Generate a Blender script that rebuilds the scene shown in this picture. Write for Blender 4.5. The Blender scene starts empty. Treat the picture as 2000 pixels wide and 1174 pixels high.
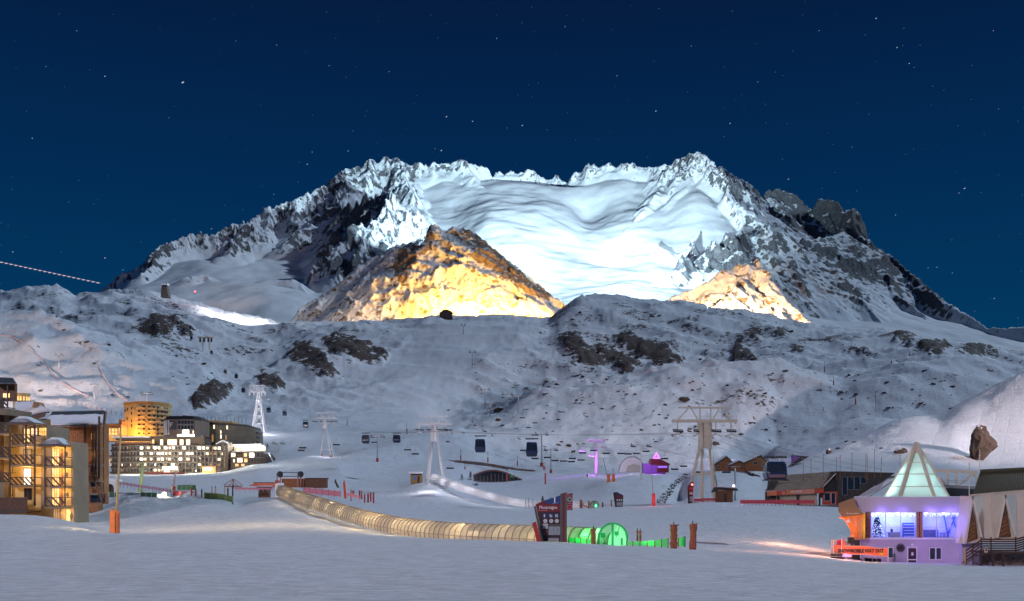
import bpy, math, random
import numpy as np
from mathutils import Vector, Matrix
R = math.radians
rnd = random.Random(7)
scene = bpy.context.scene
col = scene.collection
FP, CX, HY = 2000.0, 1000.0, 960.0      # focal length in photo pixels, centre column, horizon row

# ---------------------------------------------------------------- camera, sky, moon, exposure
cd = bpy.data.cameras.new('camera')
cam = bpy.data.objects.new('camera', cd)
col.objects.link(cam)
cam.location = (0, 0, 0)
cam.rotation_euler = (R(90), 0, 0)
cd.sensor_width = 36
cd.lens = 36.0
cd.shift_y = (HY - 587) / 2000
cd.clip_start = 0.5
cd.clip_end = 60000
scene.camera = cam

MOON_AZ, MOON_EL = R(62), R(40)     # azimuth from +Y towards +X
world = bpy.data.worlds.new('World')
scene.world = world
world.use_nodes = True
wn = world.node_tree
for n in list(wn.nodes): wn.nodes.remove(n)
w_out = wn.nodes.new('ShaderNodeOutputWorld')
w_bg = wn.nodes.new('ShaderNodeBackground')
w_tc = wn.nodes.new('ShaderNodeTexCoord')
w_sep = wn.nodes.new('ShaderNodeSeparateXYZ')
w_ramp = wn.nodes.new('ShaderNodeValToRGB')
wn.links.new(w_tc.outputs['Generated'], w_sep.inputs[0])
wn.links.new(w_sep.outputs['Z'], w_ramp.inputs[0])
cr = w_ramp.color_ramp
cr.elements[0].position = 0.0;  cr.elements[0].color = (0.003, 0.052, 0.135, 1)
cr.elements[1].position = 1.0;  cr.elements[1].color = (0.0012, 0.0075, 0.036, 1)
for p, c in ((0.14, (0.001, 0.041, 0.117)), (0.26, (0.0008, 0.0265, 0.092)), (0.36, (0.0012, 0.0175, 0.070)), (0.46, (0.0016, 0.0105, 0.046))):
    e = cr.elements.new(p); e.color = (*c, 1)
wn.links.new(w_ramp.outputs[0], w_bg.inputs[0])
w_bg.inputs[1].default_value = 1.0
wn.links.new(w_bg.outputs[0], w_out.inputs[0])

sd = bpy.data.lights.new('moon', 'SUN')
sd.energy = 2.0
sd.angle = R(1.2)
sd.color = (0.62, 0.79, 1.0)
moon = bpy.data.objects.new('moon', sd)
col.objects.link(moon)
mdir = Vector((math.sin(MOON_AZ) * math.cos(MOON_EL), math.cos(MOON_AZ) * math.cos(MOON_EL), math.sin(MOON_EL)))
moon.rotation_euler = mdir.to_track_quat('Z', 'Y').to_euler()
moon.location = (0, 0, 300)
scene.view_settings.view_transform = 'Standard'
scene.view_settings.look = 'None'
scene.view_settings.exposure = 0.0
scene.view_settings.gamma = 1.0
scene.view_settings.use_curve_mapping = False
scene.cycles.max_bounces = 5
scene.cycles.diffuse_bounces = 3
scene.cycles.use_denoising = True

def P(px, py, Y):
    return Vector(((px - CX) / FP * Y, Y, (HY - py) / FP * Y))

# ---------------------------------------------------------------- materials
MATS = {}
def mat(name, color, rough=0.7, metal=0.0, noise=0.12, scale=3.0, bump=0.0, emit=None, strength=0.0, spec=None, alpha=None):
    if name in MATS: return MATS[name]
    m = bpy.data.materials.new(name); MATS[name] = m
    m.use_nodes = True
    nt = m.node_tree; bs = nt.nodes['Principled BSDF']
    bs.inputs['Roughness'].default_value = rough
    bs.inputs['Metallic'].default_value = metal
    if spec is not None: bs.inputs['Specular IOR Level'].default_value = spec
    tc = nt.nodes.new('ShaderNodeTexCoord')
    nz = nt.nodes.new('ShaderNodeTexNoise'); nz.inputs['Scale'].default_value = scale; nz.inputs['Detail'].default_value = 5
    nt.links.new(tc.outputs['Object'], nz.inputs['Vector'])
    if noise > 0:
        mr = nt.nodes.new('ShaderNodeMapRange')
        mr.inputs[1].default_value = 0.25; mr.inputs[2].default_value = 0.75
        mr.inputs[3].default_value = 1 - noise * 1.6; mr.inputs[4].default_value = 1 + noise
        nt.links.new(nz.outputs['Fac'], mr.inputs[0])
        mx = nt.nodes.new('ShaderNodeMix'); mx.data_type = 'RGBA'; mx.blend_type = 'MULTIPLY'
        mx.inputs[0].default_value = 1
        mx.inputs[6].default_value = (*color, 1)
        nt.links.new(mr.outputs[0], mx.inputs[7])
        nt.links.new(mx.outputs[2], bs.inputs['Base Color'])
        if emit is None and metal == 0:
            r2 = nt.nodes.new('ShaderNodeMapRange'); r2.inputs[3].default_value = max(0.05, rough - 0.12); r2.inputs[4].default_value = min(1, rough + 0.12)
            nt.links.new(nz.outputs['Fac'], r2.inputs[0]); nt.links.new(r2.outputs[0], bs.inputs['Roughness'])
    else:
        bs.inputs['Base Color'].default_value = (*color, 1)
    if bump > 0:
        b = nt.nodes.new('ShaderNodeBump'); b.inputs['Strength'].default_value = bump; b.inputs['Distance'].default_value = 0.05
        nt.links.new(nz.outputs['Fac'], b.inputs['Height']); nt.links.new(b.outputs[0], bs.inputs['Normal'])
    if emit is not None:
        bs.inputs['Emission Color'].default_value = (*emit, 1)
        bs.inputs['Emission Strength'].default_value = strength
    if alpha is not None:
        bs.inputs['Alpha'].default_value = alpha
    return m

def lit_window(name, c0, c1, strength, scale=1.2):
    """curtained, lamp-lit window: uneven light from inside"""
    if name in MATS: return MATS[name]
    m = mat(name, (0.05, 0.05, 0.05), rough=0.3, noise=0)
    nt = m.node_tree; bs = nt.nodes['Principled BSDF']
    tc = nt.nodes.new('ShaderNodeTexCoord'); nz = nt.nodes.new('ShaderNodeTexNoise')
    nz.inputs['Scale'].default_value = scale
    nt.links.new(tc.outputs['Object'], nz.inputs['Vector'])
    rp = nt.nodes.new('ShaderNodeValToRGB')
    rp.color_ramp.elements[0].position = 0.35; rp.color_ramp.elements[0].color = (*c0, 1)
    rp.color_ramp.elements[1].position = 0.62; rp.color_ramp.elements[1].color = (*c1, 1)
    nt.links.new(nz.outputs['Fac'], rp.inputs[0])
    nt.links.new(rp.outputs[0], bs.inputs['Emission Color'])
    bs.inputs['Emission Strength'].default_value = strength
    return m

# ---------------------------------------------------------------- mesh helpers
class MB:
    def __init__(s): s.v = []; s.f = []; s.m = []; s.mi = 0
    def mat(s, i): s.mi = i; return s
    def quad(s, *p):
        n = len(s.v); s.v += [tuple(q) for q in p]; s.f.append(tuple(range(n, n + len(p)))); s.m.append(s.mi); return s
    def hexa(s, b, t):
        """b, t: 4 bottom + 4 top points (ccw from above)"""
        n = len(s.v); s.v += [tuple(q) for q in b] + [tuple(q) for q in t]
        for f in ((3, 2, 1, 0), (4, 5, 6, 7), (0, 1, 5, 4), (1, 2, 6, 5), (2, 3, 7, 6), (3, 0, 4, 7)):
            s.f.append(tuple(n + i for i in f)); s.m.append(s.mi)
        return s
    def box(s, x0, x1, y0, y1, z0, z1):
        return s.hexa([(x0, y0, z0), (x1, y0, z0), (x1, y1, z0), (x0, y1, z0)], [(x0, y0, z1), (x1, y0, z1), (x1, y1, z1), (x0, y1, z1)])
    def prism(s, pts, d):
        """extrude polygon pts (3d, planar) by vector d"""
        n = len(s.v); k = len(pts); d = Vector(d)
        s.v += [tuple(q) for q in pts] + [tuple(Vector(q) + d) for q in pts]
        s.f.append(tuple(range(n + k - 1, n - 1, -1))); s.f.append(tuple(range(n + k, n + 2 * k))); s.m += [s.mi] * 2
        for i in range(k):
            j = (i + 1) % k
            s.f.append((n + i, n + j, n + k + j, n + k + i)); s.m.append(s.mi)
        return s
    def beam(s, a, b, w, h=None):
        """rectangular bar from a to b"""
        h = h or w; a = Vector(a); b = Vector(b); d = (b - a)
        if d.length < 1e-6: return s
        d.normalize(); up = Vector((0, 0, 1)) if abs(d.z) < 0.95 else Vector((0, 1, 0))
        sx = d.cross(up).normalized() * w / 2; sy = sx.cross(d).normalized() * h / 2
        return s.hexa([a - sx - sy, a + sx - sy, a + sx + sy, a - sx + sy], [b - sx - sy, b + sx - sy, b + sx + sy, b - sx + sy])
    def tube(s, a, b, r0, r1=None, n=8, caps=True):
        r1 = r0 if r1 is None else r1; a = Vector(a); b = Vector(b); d = b - a
        if d.length < 1e-6: return s
        d.normalize(); up = Vector((0, 0, 1)) if abs(d.z) < 0.95 else Vector((0, 1, 0))
        x = d.cross(up).normalized(); y = x.cross(d).normalized(); k = len(s.v)
        for (c, r) in ((a, r0), (b, r1)):
            for i in range(n):
                an = 2 * math.pi * i / n; s.v.append(tuple(c + x * math.cos(an) * r + y * math.sin(an) * r))
        for i in range(n):
            j = (i + 1) % n; s.f.append((k + i, k + j, k + n + j, k + n + i)); s.m.append(s.mi)
        if caps:
            s.f.append(tuple(range(k + n - 1, k - 1, -1))); s.f.append(tuple(range(k + n, k + 2 * n))); s.m += [s.mi] * 2
        return s
    def path(s, pts, r, n=6):
        for a, b in zip(pts[:-1], pts[1:]): s.tube(a, b, r, n=n, caps=False)
        return s
    def lathe(s, prof, n=12, cx=0, cy=0):
        k = len(s.v)
        for (r, z) in prof:
            for i in range(n):
                an = 2 * math.pi * i / n; s.v.append((cx + r * math.cos(an), cy + r * math.sin(an), z))
        for q in range(len(prof) - 1):
            for i in range(n):
                j = (i + 1) % n; s.f.append((k + q * n + i, k + q * n + j, k + (q + 1) * n + j, k + (q + 1) * n + i)); s.m.append(s.mi)
        return s
    def build(s, name, mats, parent=None, smooth=False, bevel=0, label=None):
        me = bpy.data.meshes.new(name)
        me.from_pydata(s.v, [], s.f)
        for m in (mats if isinstance(mats, (list, tuple)) else [mats]): me.materials.append(m)
        if len(me.materials) > 1: me.polygons.foreach_set('material_index', s.m)
        me.polygons.foreach_set('use_smooth', [smooth] * len(me.polygons))
        me.update()
        o = bpy.data.objects.new(name, me); col.objects.link(o)
        if parent is not None: o.parent = parent
        if bevel:
            b = o.modifiers.new('bevel', 'BEVEL'); b.width = bevel; b.segments = 1; b.limit_method = 'ANGLE'
        if label: o['label'] = label
        return o

def tag(o, label=None, cat=None, group=None, kind=None):
    if label: o['label'] = label
    if cat: o['category'] = cat
    if group: o['group'] = group
    if kind: o['kind'] = kind
    return o
def thing(name, loc, label, cat, group=None, rz=0.0):
    o = bpy.data.objects.new(name, None); col.objects.link(o)
    o.empty_display_size = 0.3
    o.location = loc; o.rotation_euler = (0, 0, rz)
    return tag(o, label, cat, group)
def copy_tree(o, parent=None):
    c = o.copy(); col.objects.link(c)
    if parent is not None: c.parent = parent
    for ch in list(o.children): copy_tree(ch, c)
    return c
def dup(o, loc, rz=None, label=None, sc=None):
    c = copy_tree(o); c.location = loc
    if rz is not None: c.rotation_euler = (0, 0, rz)
    if sc is not None: c.scale = (sc, sc, sc)
    if label: c['label'] = label
    return c
def slab(name, m, parent, x0, x1, y0, y1, z0, z1, bevel=0, label=None):
    return MB().box(x0, x1, y0, y1, z0, z1).build(name, m, parent, bevel=bevel, label=label)
# ---------------------------------------------------------------- numpy noise
_rs = np.random.RandomState(11)
_perm = np.concatenate([_rs.permutation(512)] * 2)
_ang = _rs.rand(512) * 2 * np.pi
_gx, _gy = np.cos(_ang), np.sin(_ang)
def pnoise(x, y, seed=0):
    xi = np.floor(x).astype(np.int64); yi = np.floor(y).astype(np.int64)
    xf = x - xi; yf = y - yi
    u = xf * xf * xf * (xf * (xf * 6 - 15) + 10); v = yf * yf * yf * (yf * (yf * 6 - 15) + 10)
    def g(ix, iy, dx, dy):
        h = _perm[(_perm[(ix + seed * 37) & 511] + iy) & 511]
        return _gx[h] * dx + _gy[h] * dy
    a = g(xi, yi, xf, yf); b = g(xi + 1, yi, xf - 1, yf); c = g(xi, yi + 1, xf, yf - 1); d = g(xi + 1, yi + 1, xf - 1, yf - 1)
    return (a * (1 - u) + b * u) * (1 - v) + (c * (1 - u) + d * u) * v
def fbm(x, y, o=5, seed=0, gain=0.5):
    s = np.zeros_like(x); a = 1.0
    for i in range(o):
        s += a * pnoise(x, y, seed + i); x = x * 2.03 + 3.1; y = y * 2.03 + 1.7; a *= gain
    return s
def ridged(x, y, o=5, seed=0, gain=0.5):
    s = np.zeros_like(x); a = 1.0; w = 1.0
    for i in range(o):
        n = 1 - np.abs(pnoise(x, y, seed + i)) * 2.0
        n = n * n * w; w = np.clip(n * 1.4, 0, 1)
        s += a * n; x = x * 2.07 + 5.1; y = y * 2.07 + 2.7; a *= gain
    return s
def sstep(a, b, x):
    t = np.clip((x - a) / (b - a), 0, 1); return t * t * (3 - 2 * t)

def pchip(xk, yk, x):
    xk = np.asarray(xk, float); yk = np.asarray(yk, float)
    h = np.diff(xk); d = np.diff(yk) / h
    m = np.zeros_like(yk)
    if len(xk) > 2:
        w1 = 2 * h[1:] + h[:-1]; w2 = h[1:] + 2 * h[:-1]
        ok = d[:-1] * d[1:] > 0
        with np.errstate(divide='ignore', invalid='ignore'):
            mm = (w1 + w2) / (w1 / d[:-1] + w2 / d[1:])
        m[1:-1] = np.where(ok, mm, 0)
    m[0] = d[0]; m[-1] = d[-1]
    i = np.clip(np.searchsorted(xk, x) - 1, 0, len(h) - 1)
    t = np.clip((x - xk[i]) / h[i], 0, 1)
    return (yk[i] * (2 * t**3 - 3 * t**2 + 1) + h[i] * m[i] * (t**3 - 2 * t**2 + t) + yk[i + 1] * (-2 * t**3 + 3 * t**2) + h[i] * m[i + 1] * (t**3 - t**2))

PATCHES = []
def base_grid(lines, px, Ys):
    """lines: list of (Y or [(px,Y)..], [(px,py)..]); returns Z[row, col]"""
    K = len(lines); Yk = np.zeros((K, len(px))); Tk = np.zeros((K, len(px)))
    for k, (Yd, pts) in enumerate(lines):
        xs = [p[0] for p in pts]; ys = [p[1] for p in pts]
        py = pchip(xs, ys, np.clip(px, xs[0], xs[-1])) if len(xs) > 1 else np.full(len(px), ys[0])
        if isinstance(Yd, (int, float)): Yk[k] = Yd
        else: Yk[k] = pchip([p[0] for p in Yd], [p[1] for p in Yd], np.clip(px, Yd[0][0], Yd[-1][0]))
        Tk[k] = (HY - py) / FP
    L = np.log(Ys); Z = np.zeros((len(Ys), len(px)))
    for j in range(len(px)):
        Z[:, j] = pchip(np.log(Yk[:, j]), Tk[:, j], L) * Ys
    return Z
def tents(X, Yg, Z, polys):
    for pts, sl in polys:
        for (a, b) in zip(pts[:-1], pts[1:]):
            A = P(*a[:3]); B = P(*b[:3]); ax, ay, bx, by = A.x, A.y, B.x, B.y
            dx, dy = bx - ax, by - ay; L2 = dx * dx + dy * dy + 1e-9
            t = np.clip(((X - ax) * dx + (Yg - ay) * dy) / L2, 0, 1)
            ds = np.hypot(X - (ax + t * dx), Yg - (ay + t * dy))
            np.maximum(Z, A.z + t * (B.z - A.z) - sl * ds, out=Z)
    return Z
def in_poly(px, py, poly):
    ins = np.zeros(px.shape, bool); n = len(poly); j = n - 1
    for i in range(n):
        xi, yi = poly[i]; xj, yj = poly[j]
        c = ((yi > py) != (yj > py)) & (px < (xj - xi) * (py - yi) / (yj - yi + 1e-12) + xi)
        ins ^= c; j = i
    return ins
def blur(a, n):
    for _ in range(n):
        b = a.copy(); b[1:-1] = (a[:-2] + 2 * a[1:-1] + a[2:]) / 4; a = b.copy()
        a[:, 1:-1] = (b[:, :-2] + 2 * b[:, 1:-1] + b[:, 2:]) / 4
    return a
def make_patch(name, px, Ys, Z, rock, m, label, extra=None):
    X = (px[None, :] - CX) / FP * Ys[:, None]; Yg = np.broadcast_to(Ys[:, None], X.shape)
    nr, nc = X.shape
    co = np.stack([X, Yg, Z], -1).reshape(-1, 3).astype(np.float32)
    i = np.arange(nr * nc).reshape(nr, nc)
    q = np.stack([i[:-1, :-1], i[:-1, 1:], i[1:, 1:], i[1:, :-1]], -1).reshape(-1, 4).astype(np.int32)
    me = bpy.data.meshes.new(name)
    me.vertices.add(len(co)); me.vertices.foreach_set('co', co.ravel())
    me.loops.add(q.size); me.loops.foreach_set('vertex_index', q.ravel())
    me.polygons.add(len(q)); me.polygons.foreach_set('loop_start', np.arange(0, q.size, 4, dtype=np.int32))
    me.polygons.foreach_set('use_smooth', np.ones(len(q), bool))
    me.update(calc_edges=True); me.validate()
    for an, arr in [('rock', rock)] + list((extra or {}).items()):
        at = me.attributes.new(an, 'FLOAT', 'POINT'); at.data.foreach_set('value', np.ascontiguousarray(arr, dtype=np.float32).ravel())
    me.materials.append(m)
    o = bpy.data.objects.new(name, me); col.objects.link(o); tag(o, label, None, None, 'structure')
    PATCHES.append((px, Ys, Z))
    return o
def slope_of(X, Yg, Z):
    """true gradient magnitude on the fan grid"""
    zc = np.gradient(Z, axis=1); xc = np.gradient(X, axis=1); zr = np.gradient(Z, axis=0); yr = np.gradient(Yg, axis=0); xr = np.gradient(X, axis=0)
    gx = zc / xc; gy = (zr - gx * xr) / yr
    return gx, gy, np.hypot(gx, gy)
def hit(px, py, n=0, ymin=0.0):
    """distance at which the sight line through (px,py) meets the terrain"""
    t = (HY - py) / FP; best = None
    for (xs, Ys, Z) in PATCHES:
        if px < xs[0] or px > xs[-1]: continue
        j = np.interp(px, xs, np.arange(len(xs))); j0 = int(j); j1 = min(j0 + 1, len(xs) - 1); w = j - j0
        z = Z[:, j0] * (1 - w) + Z[:, j1] * w; a = z / Ys
        k = np.nonzero((a[1:] >= t) & (Ys[1:] > ymin))[0]
        if len(k):
            k = k[0]; a0, a1 = a[k], a[k + 1]
            f = 1.0 if a1 == a0 or a0 >= t else (t - a0) / (a1 - a0)
            Y = Ys[k] + (Ys[k + 1] - Ys[k]) * f
            if best is None or Y < best: best = Y
    return best
def near_hit(px, py, Y):
    h_ = hit(px, py)
    return h_ if h_ and 0.6 * Y < h_ < 1.8 * Y else Y
def ground_z(X, Y, which=0):
    xs, Ys, Z = PATCHES[which]; px = CX + X / Y * FP
    j = float(np.interp(px, xs, np.arange(len(xs)))); i = float(np.interp(Y, Ys, np.arange(len(Ys))))
    i0 = min(int(i), len(Ys) - 2); j0 = min(int(j), len(xs) - 2); u = i - i0; v = j - j0
    return float((Z[i0, j0] * (1 - v) + Z[i0, j0 + 1] * v) * (1 - u) + (Z[i0 + 1, j0] * (1 - v) + Z[i0 + 1, j0 + 1] * v) * u)
def on(px, py, ymin=0.0, dflt=300.0):
    """ground point seen at (px, py) and metres per photo pixel there"""
    Y = hit(px, py, ymin=ymin) or dflt
    return P(px, py, Y), Y / FP
def atY(px, Y, which=0):
    X = (px - CX) / FP * Y
    return Vector((X, Y, ground_z(X, Y, which)))

# ---------------------------------------------------------------- snow and rock materials
def terrain_mat(name, rock_a, rock_b, snow, sc, bump, bdist, thr=(0.42, 0.58), grains=None, nsnow=0.08, stretch=(1, 1, 1), snowbump=None):
    m = bpy.data.materials.new(name); m.use_nodes = True
    nt = m.node_tree; bs = nt.nodes['Principled BSDF']; N = nt.nodes.new; L = nt.links.new
    tc = N('ShaderNodeTexCoord'); at = N('ShaderNodeAttribute'); at.attribute_name = 'rock'
    mp = N('ShaderNodeMapping'); mp.inputs['Scale'].default_value = stretch; L(tc.outputs['Object'], mp.inputs[0])
    n1 = N('ShaderNodeTexNoise'); n1.inputs['Scale'].default_value = sc; n1.inputs['Detail'].default_value = 9; n1.inputs['Roughness'].default_value = 0.68
    n2 = N('ShaderNodeTexNoise'); n2.inputs['Scale'].default_value = sc * 4.3; n2.inputs['Detail'].default_value = 6; n2.inputs['Roughness'].default_value = 0.65
    L(mp.outputs[0], n1.inputs['Vector']); L(mp.outputs[0], n2.inputs['Vector'])
    s1 = N('ShaderNodeMath'); s1.operation = 'MULTIPLY_ADD'; L(n1.outputs['Fac'], s1.inputs[0]); s1.inputs[1].default_value = 2.0; s1.inputs[2].default_value = -1.0
    s2 = N('ShaderNodeMath'); s2.operation = 'ADD'; L(at.outputs['Fac'], s2.inputs[0]); L(s1.outputs[0], s2.inputs[1])
    mr = N('ShaderNodeMapRange'); mr.interpolation_type = 'SMOOTHSTEP'; mr.inputs[1].default_value = thr[0]; mr.inputs[2].default_value = thr[1]
    L(s2.outputs[0], mr.inputs[0])
    rk = N('ShaderNodeMix'); rk.data_type = 'RGBA'; rk.inputs[6].default_value = (*rock_a, 1); rk.inputs[7].default_value = (*rock_b, 1)
    r3 = N('ShaderNodeMapRange'); r3.inputs[1].default_value = 0.35; r3.inputs[2].default_value = 0.65; L(n2.outputs['Fac'], r3.inputs[0]); L(r3.outputs[0], rk.inputs[0])
    sn = N('ShaderNodeMix'); sn.data_type = 'RGBA'; sn.inputs[6].default_value = tuple(c * (1 - nsnow * 2) for c in snow) + (1,); sn.inputs[7].default_value = (*snow, 1)
    L(n1.outputs['Fac'], sn.inputs[0])
    mx = N('ShaderNodeMix'); mx.data_type = 'RGBA'; L(mr.outputs[0], mx.inputs[0]); L(sn.outputs[2], mx.inputs[6]); L(rk.outputs[2], mx.inputs[7])
    L(mx.outputs[2], bs.inputs['Base Color'])
    bs.inputs['Roughness'].default_value = 0.85; bs.inputs['Specular IOR Level'].default_value = 0.2
    b = N('ShaderNodeBump'); b.inputs['Distance'].default_value = bdist; b.inputs['Strength'].default_value = bump
    if grains:
        n3 = N('ShaderNodeTexNoise'); n3.inputs['Scale'].default_value = grains[0]; n3.inputs['Detail'].default_value = 8; n3.inputs['Roughness'].default_value = 0.7
        mp2 = N('ShaderNodeMapping'); mp2.inputs['Scale'].default_value = (0.45, 1.0, 1.0); mp2.inputs['Rotation'].default_value = (0, 0, 0.12)
        L(tc.outputs['Object'], mp2.inputs[0]); L(mp2.outputs[0], n3.inputs['Vector'])
        n4 = N('ShaderNodeTexNoise'); n4.inputs['Scale'].default_value = grains[0] * 0.17; n4.inputs['Detail'].default_value = 3
        L(mp2.outputs[0], n4.inputs['Vector'])
        ad = N('ShaderNodeMath'); ad.operation = 'MULTIPLY_ADD'; L(n4.outputs['Fac'], ad.inputs[0]); ad.inputs[1].default_value = 1.6; L(n3.outputs['Fac'], ad.inputs[2])
        wv = N('ShaderNodeTexWave'); wv.inputs['Scale'].default_value = 0.055; wv.inputs['Distortion'].default_value = 9; wv.inputs['Detail'].default_value = 3; wv.inputs['Detail Scale'].default_value = 0.12
        mp3 = N('ShaderNodeMapping'); mp3.inputs['Rotation'].default_value = (0, 0, 0.5); L(tc.outputs['Object'], mp3.inputs[0]); L(mp3.outputs[0], wv.inputs['Vector'])
        pw = N('ShaderNodeMath'); pw.operation = 'POWER'; L(wv.outputs['Fac'], pw.inputs[0]); pw.inputs[1].default_value = 60
        ad0 = ad; ad = N('ShaderNodeMath'); ad.operation = 'MULTIPLY_ADD'; L(pw.outputs[0], ad.inputs[0]); ad.inputs[1].default_value = -0.22; L(ad0.outputs[0], ad.inputs[2])
        gm = N('ShaderNodeMapRange'); gm.inputs[1].default_value = 0.36; gm.inputs[2].default_value = 0.64; gm.inputs[3].default_value = 0.80; gm.inputs[4].default_value = 1.15; L(n3.outputs['Fac'], gm.inputs[0])
        gx_ = N('ShaderNodeMix'); gx_.data_type = 'RGBA'; gx_.blend_type = 'MULTIPLY'; gx_.inputs[0].default_value = 1; L(sn.outputs[2], gx_.inputs[6]); L(gm.outputs[0], gx_.inputs[7]); L(gx_.outputs[2], mx.inputs[6])
        b2 = N('ShaderNodeBump'); b2.inputs['Distance'].default_value = grains[1]; b2.inputs['Strength'].default_value = 1.0
        L(ad.outputs[0], b2.inputs['Height']); L(b2.outputs[0], b.inputs['Normal'])
    if snowbump is not None:
        sb = N('ShaderNodeMapRange'); sb.inputs[3].default_value = snowbump; sb.inputs[4].default_value = bump; L(mr.outputs[0], sb.inputs[0]); L(sb.outputs[0], b.inputs['Strength'])
    L(n2.outputs['Fac'], b.inputs['Height']); L(b.outputs[0], bs.inputs['Normal'])
    return m
M_SNOW = terrain_mat('snow_and_rocks', (0.022, 0.018, 0.017), (0.17, 0.13, 0.115), (0.80, 0.82, 0.86), 0.14, 0.45, 0.9, grains=(2.1, 0.38), nsnow=0.09)
M_MOUNT = terrain_mat('mountain_snow_and_rock', (0.055, 0.065, 0.08), (0.19, 0.19, 0.20), (0.80, 0.83, 0.86), 0.045, 1.0, 7.0, stretch=(1, 1, 0.35), snowbump=0.08)
M_PEAK = terrain_mat('peak_rock', (0.10, 0.075, 0.055), (0.30, 0.23, 0.17), (0.78, 0.78, 0.78), 0.06, 0.8, 2.2, snowbump=0.2)

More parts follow.
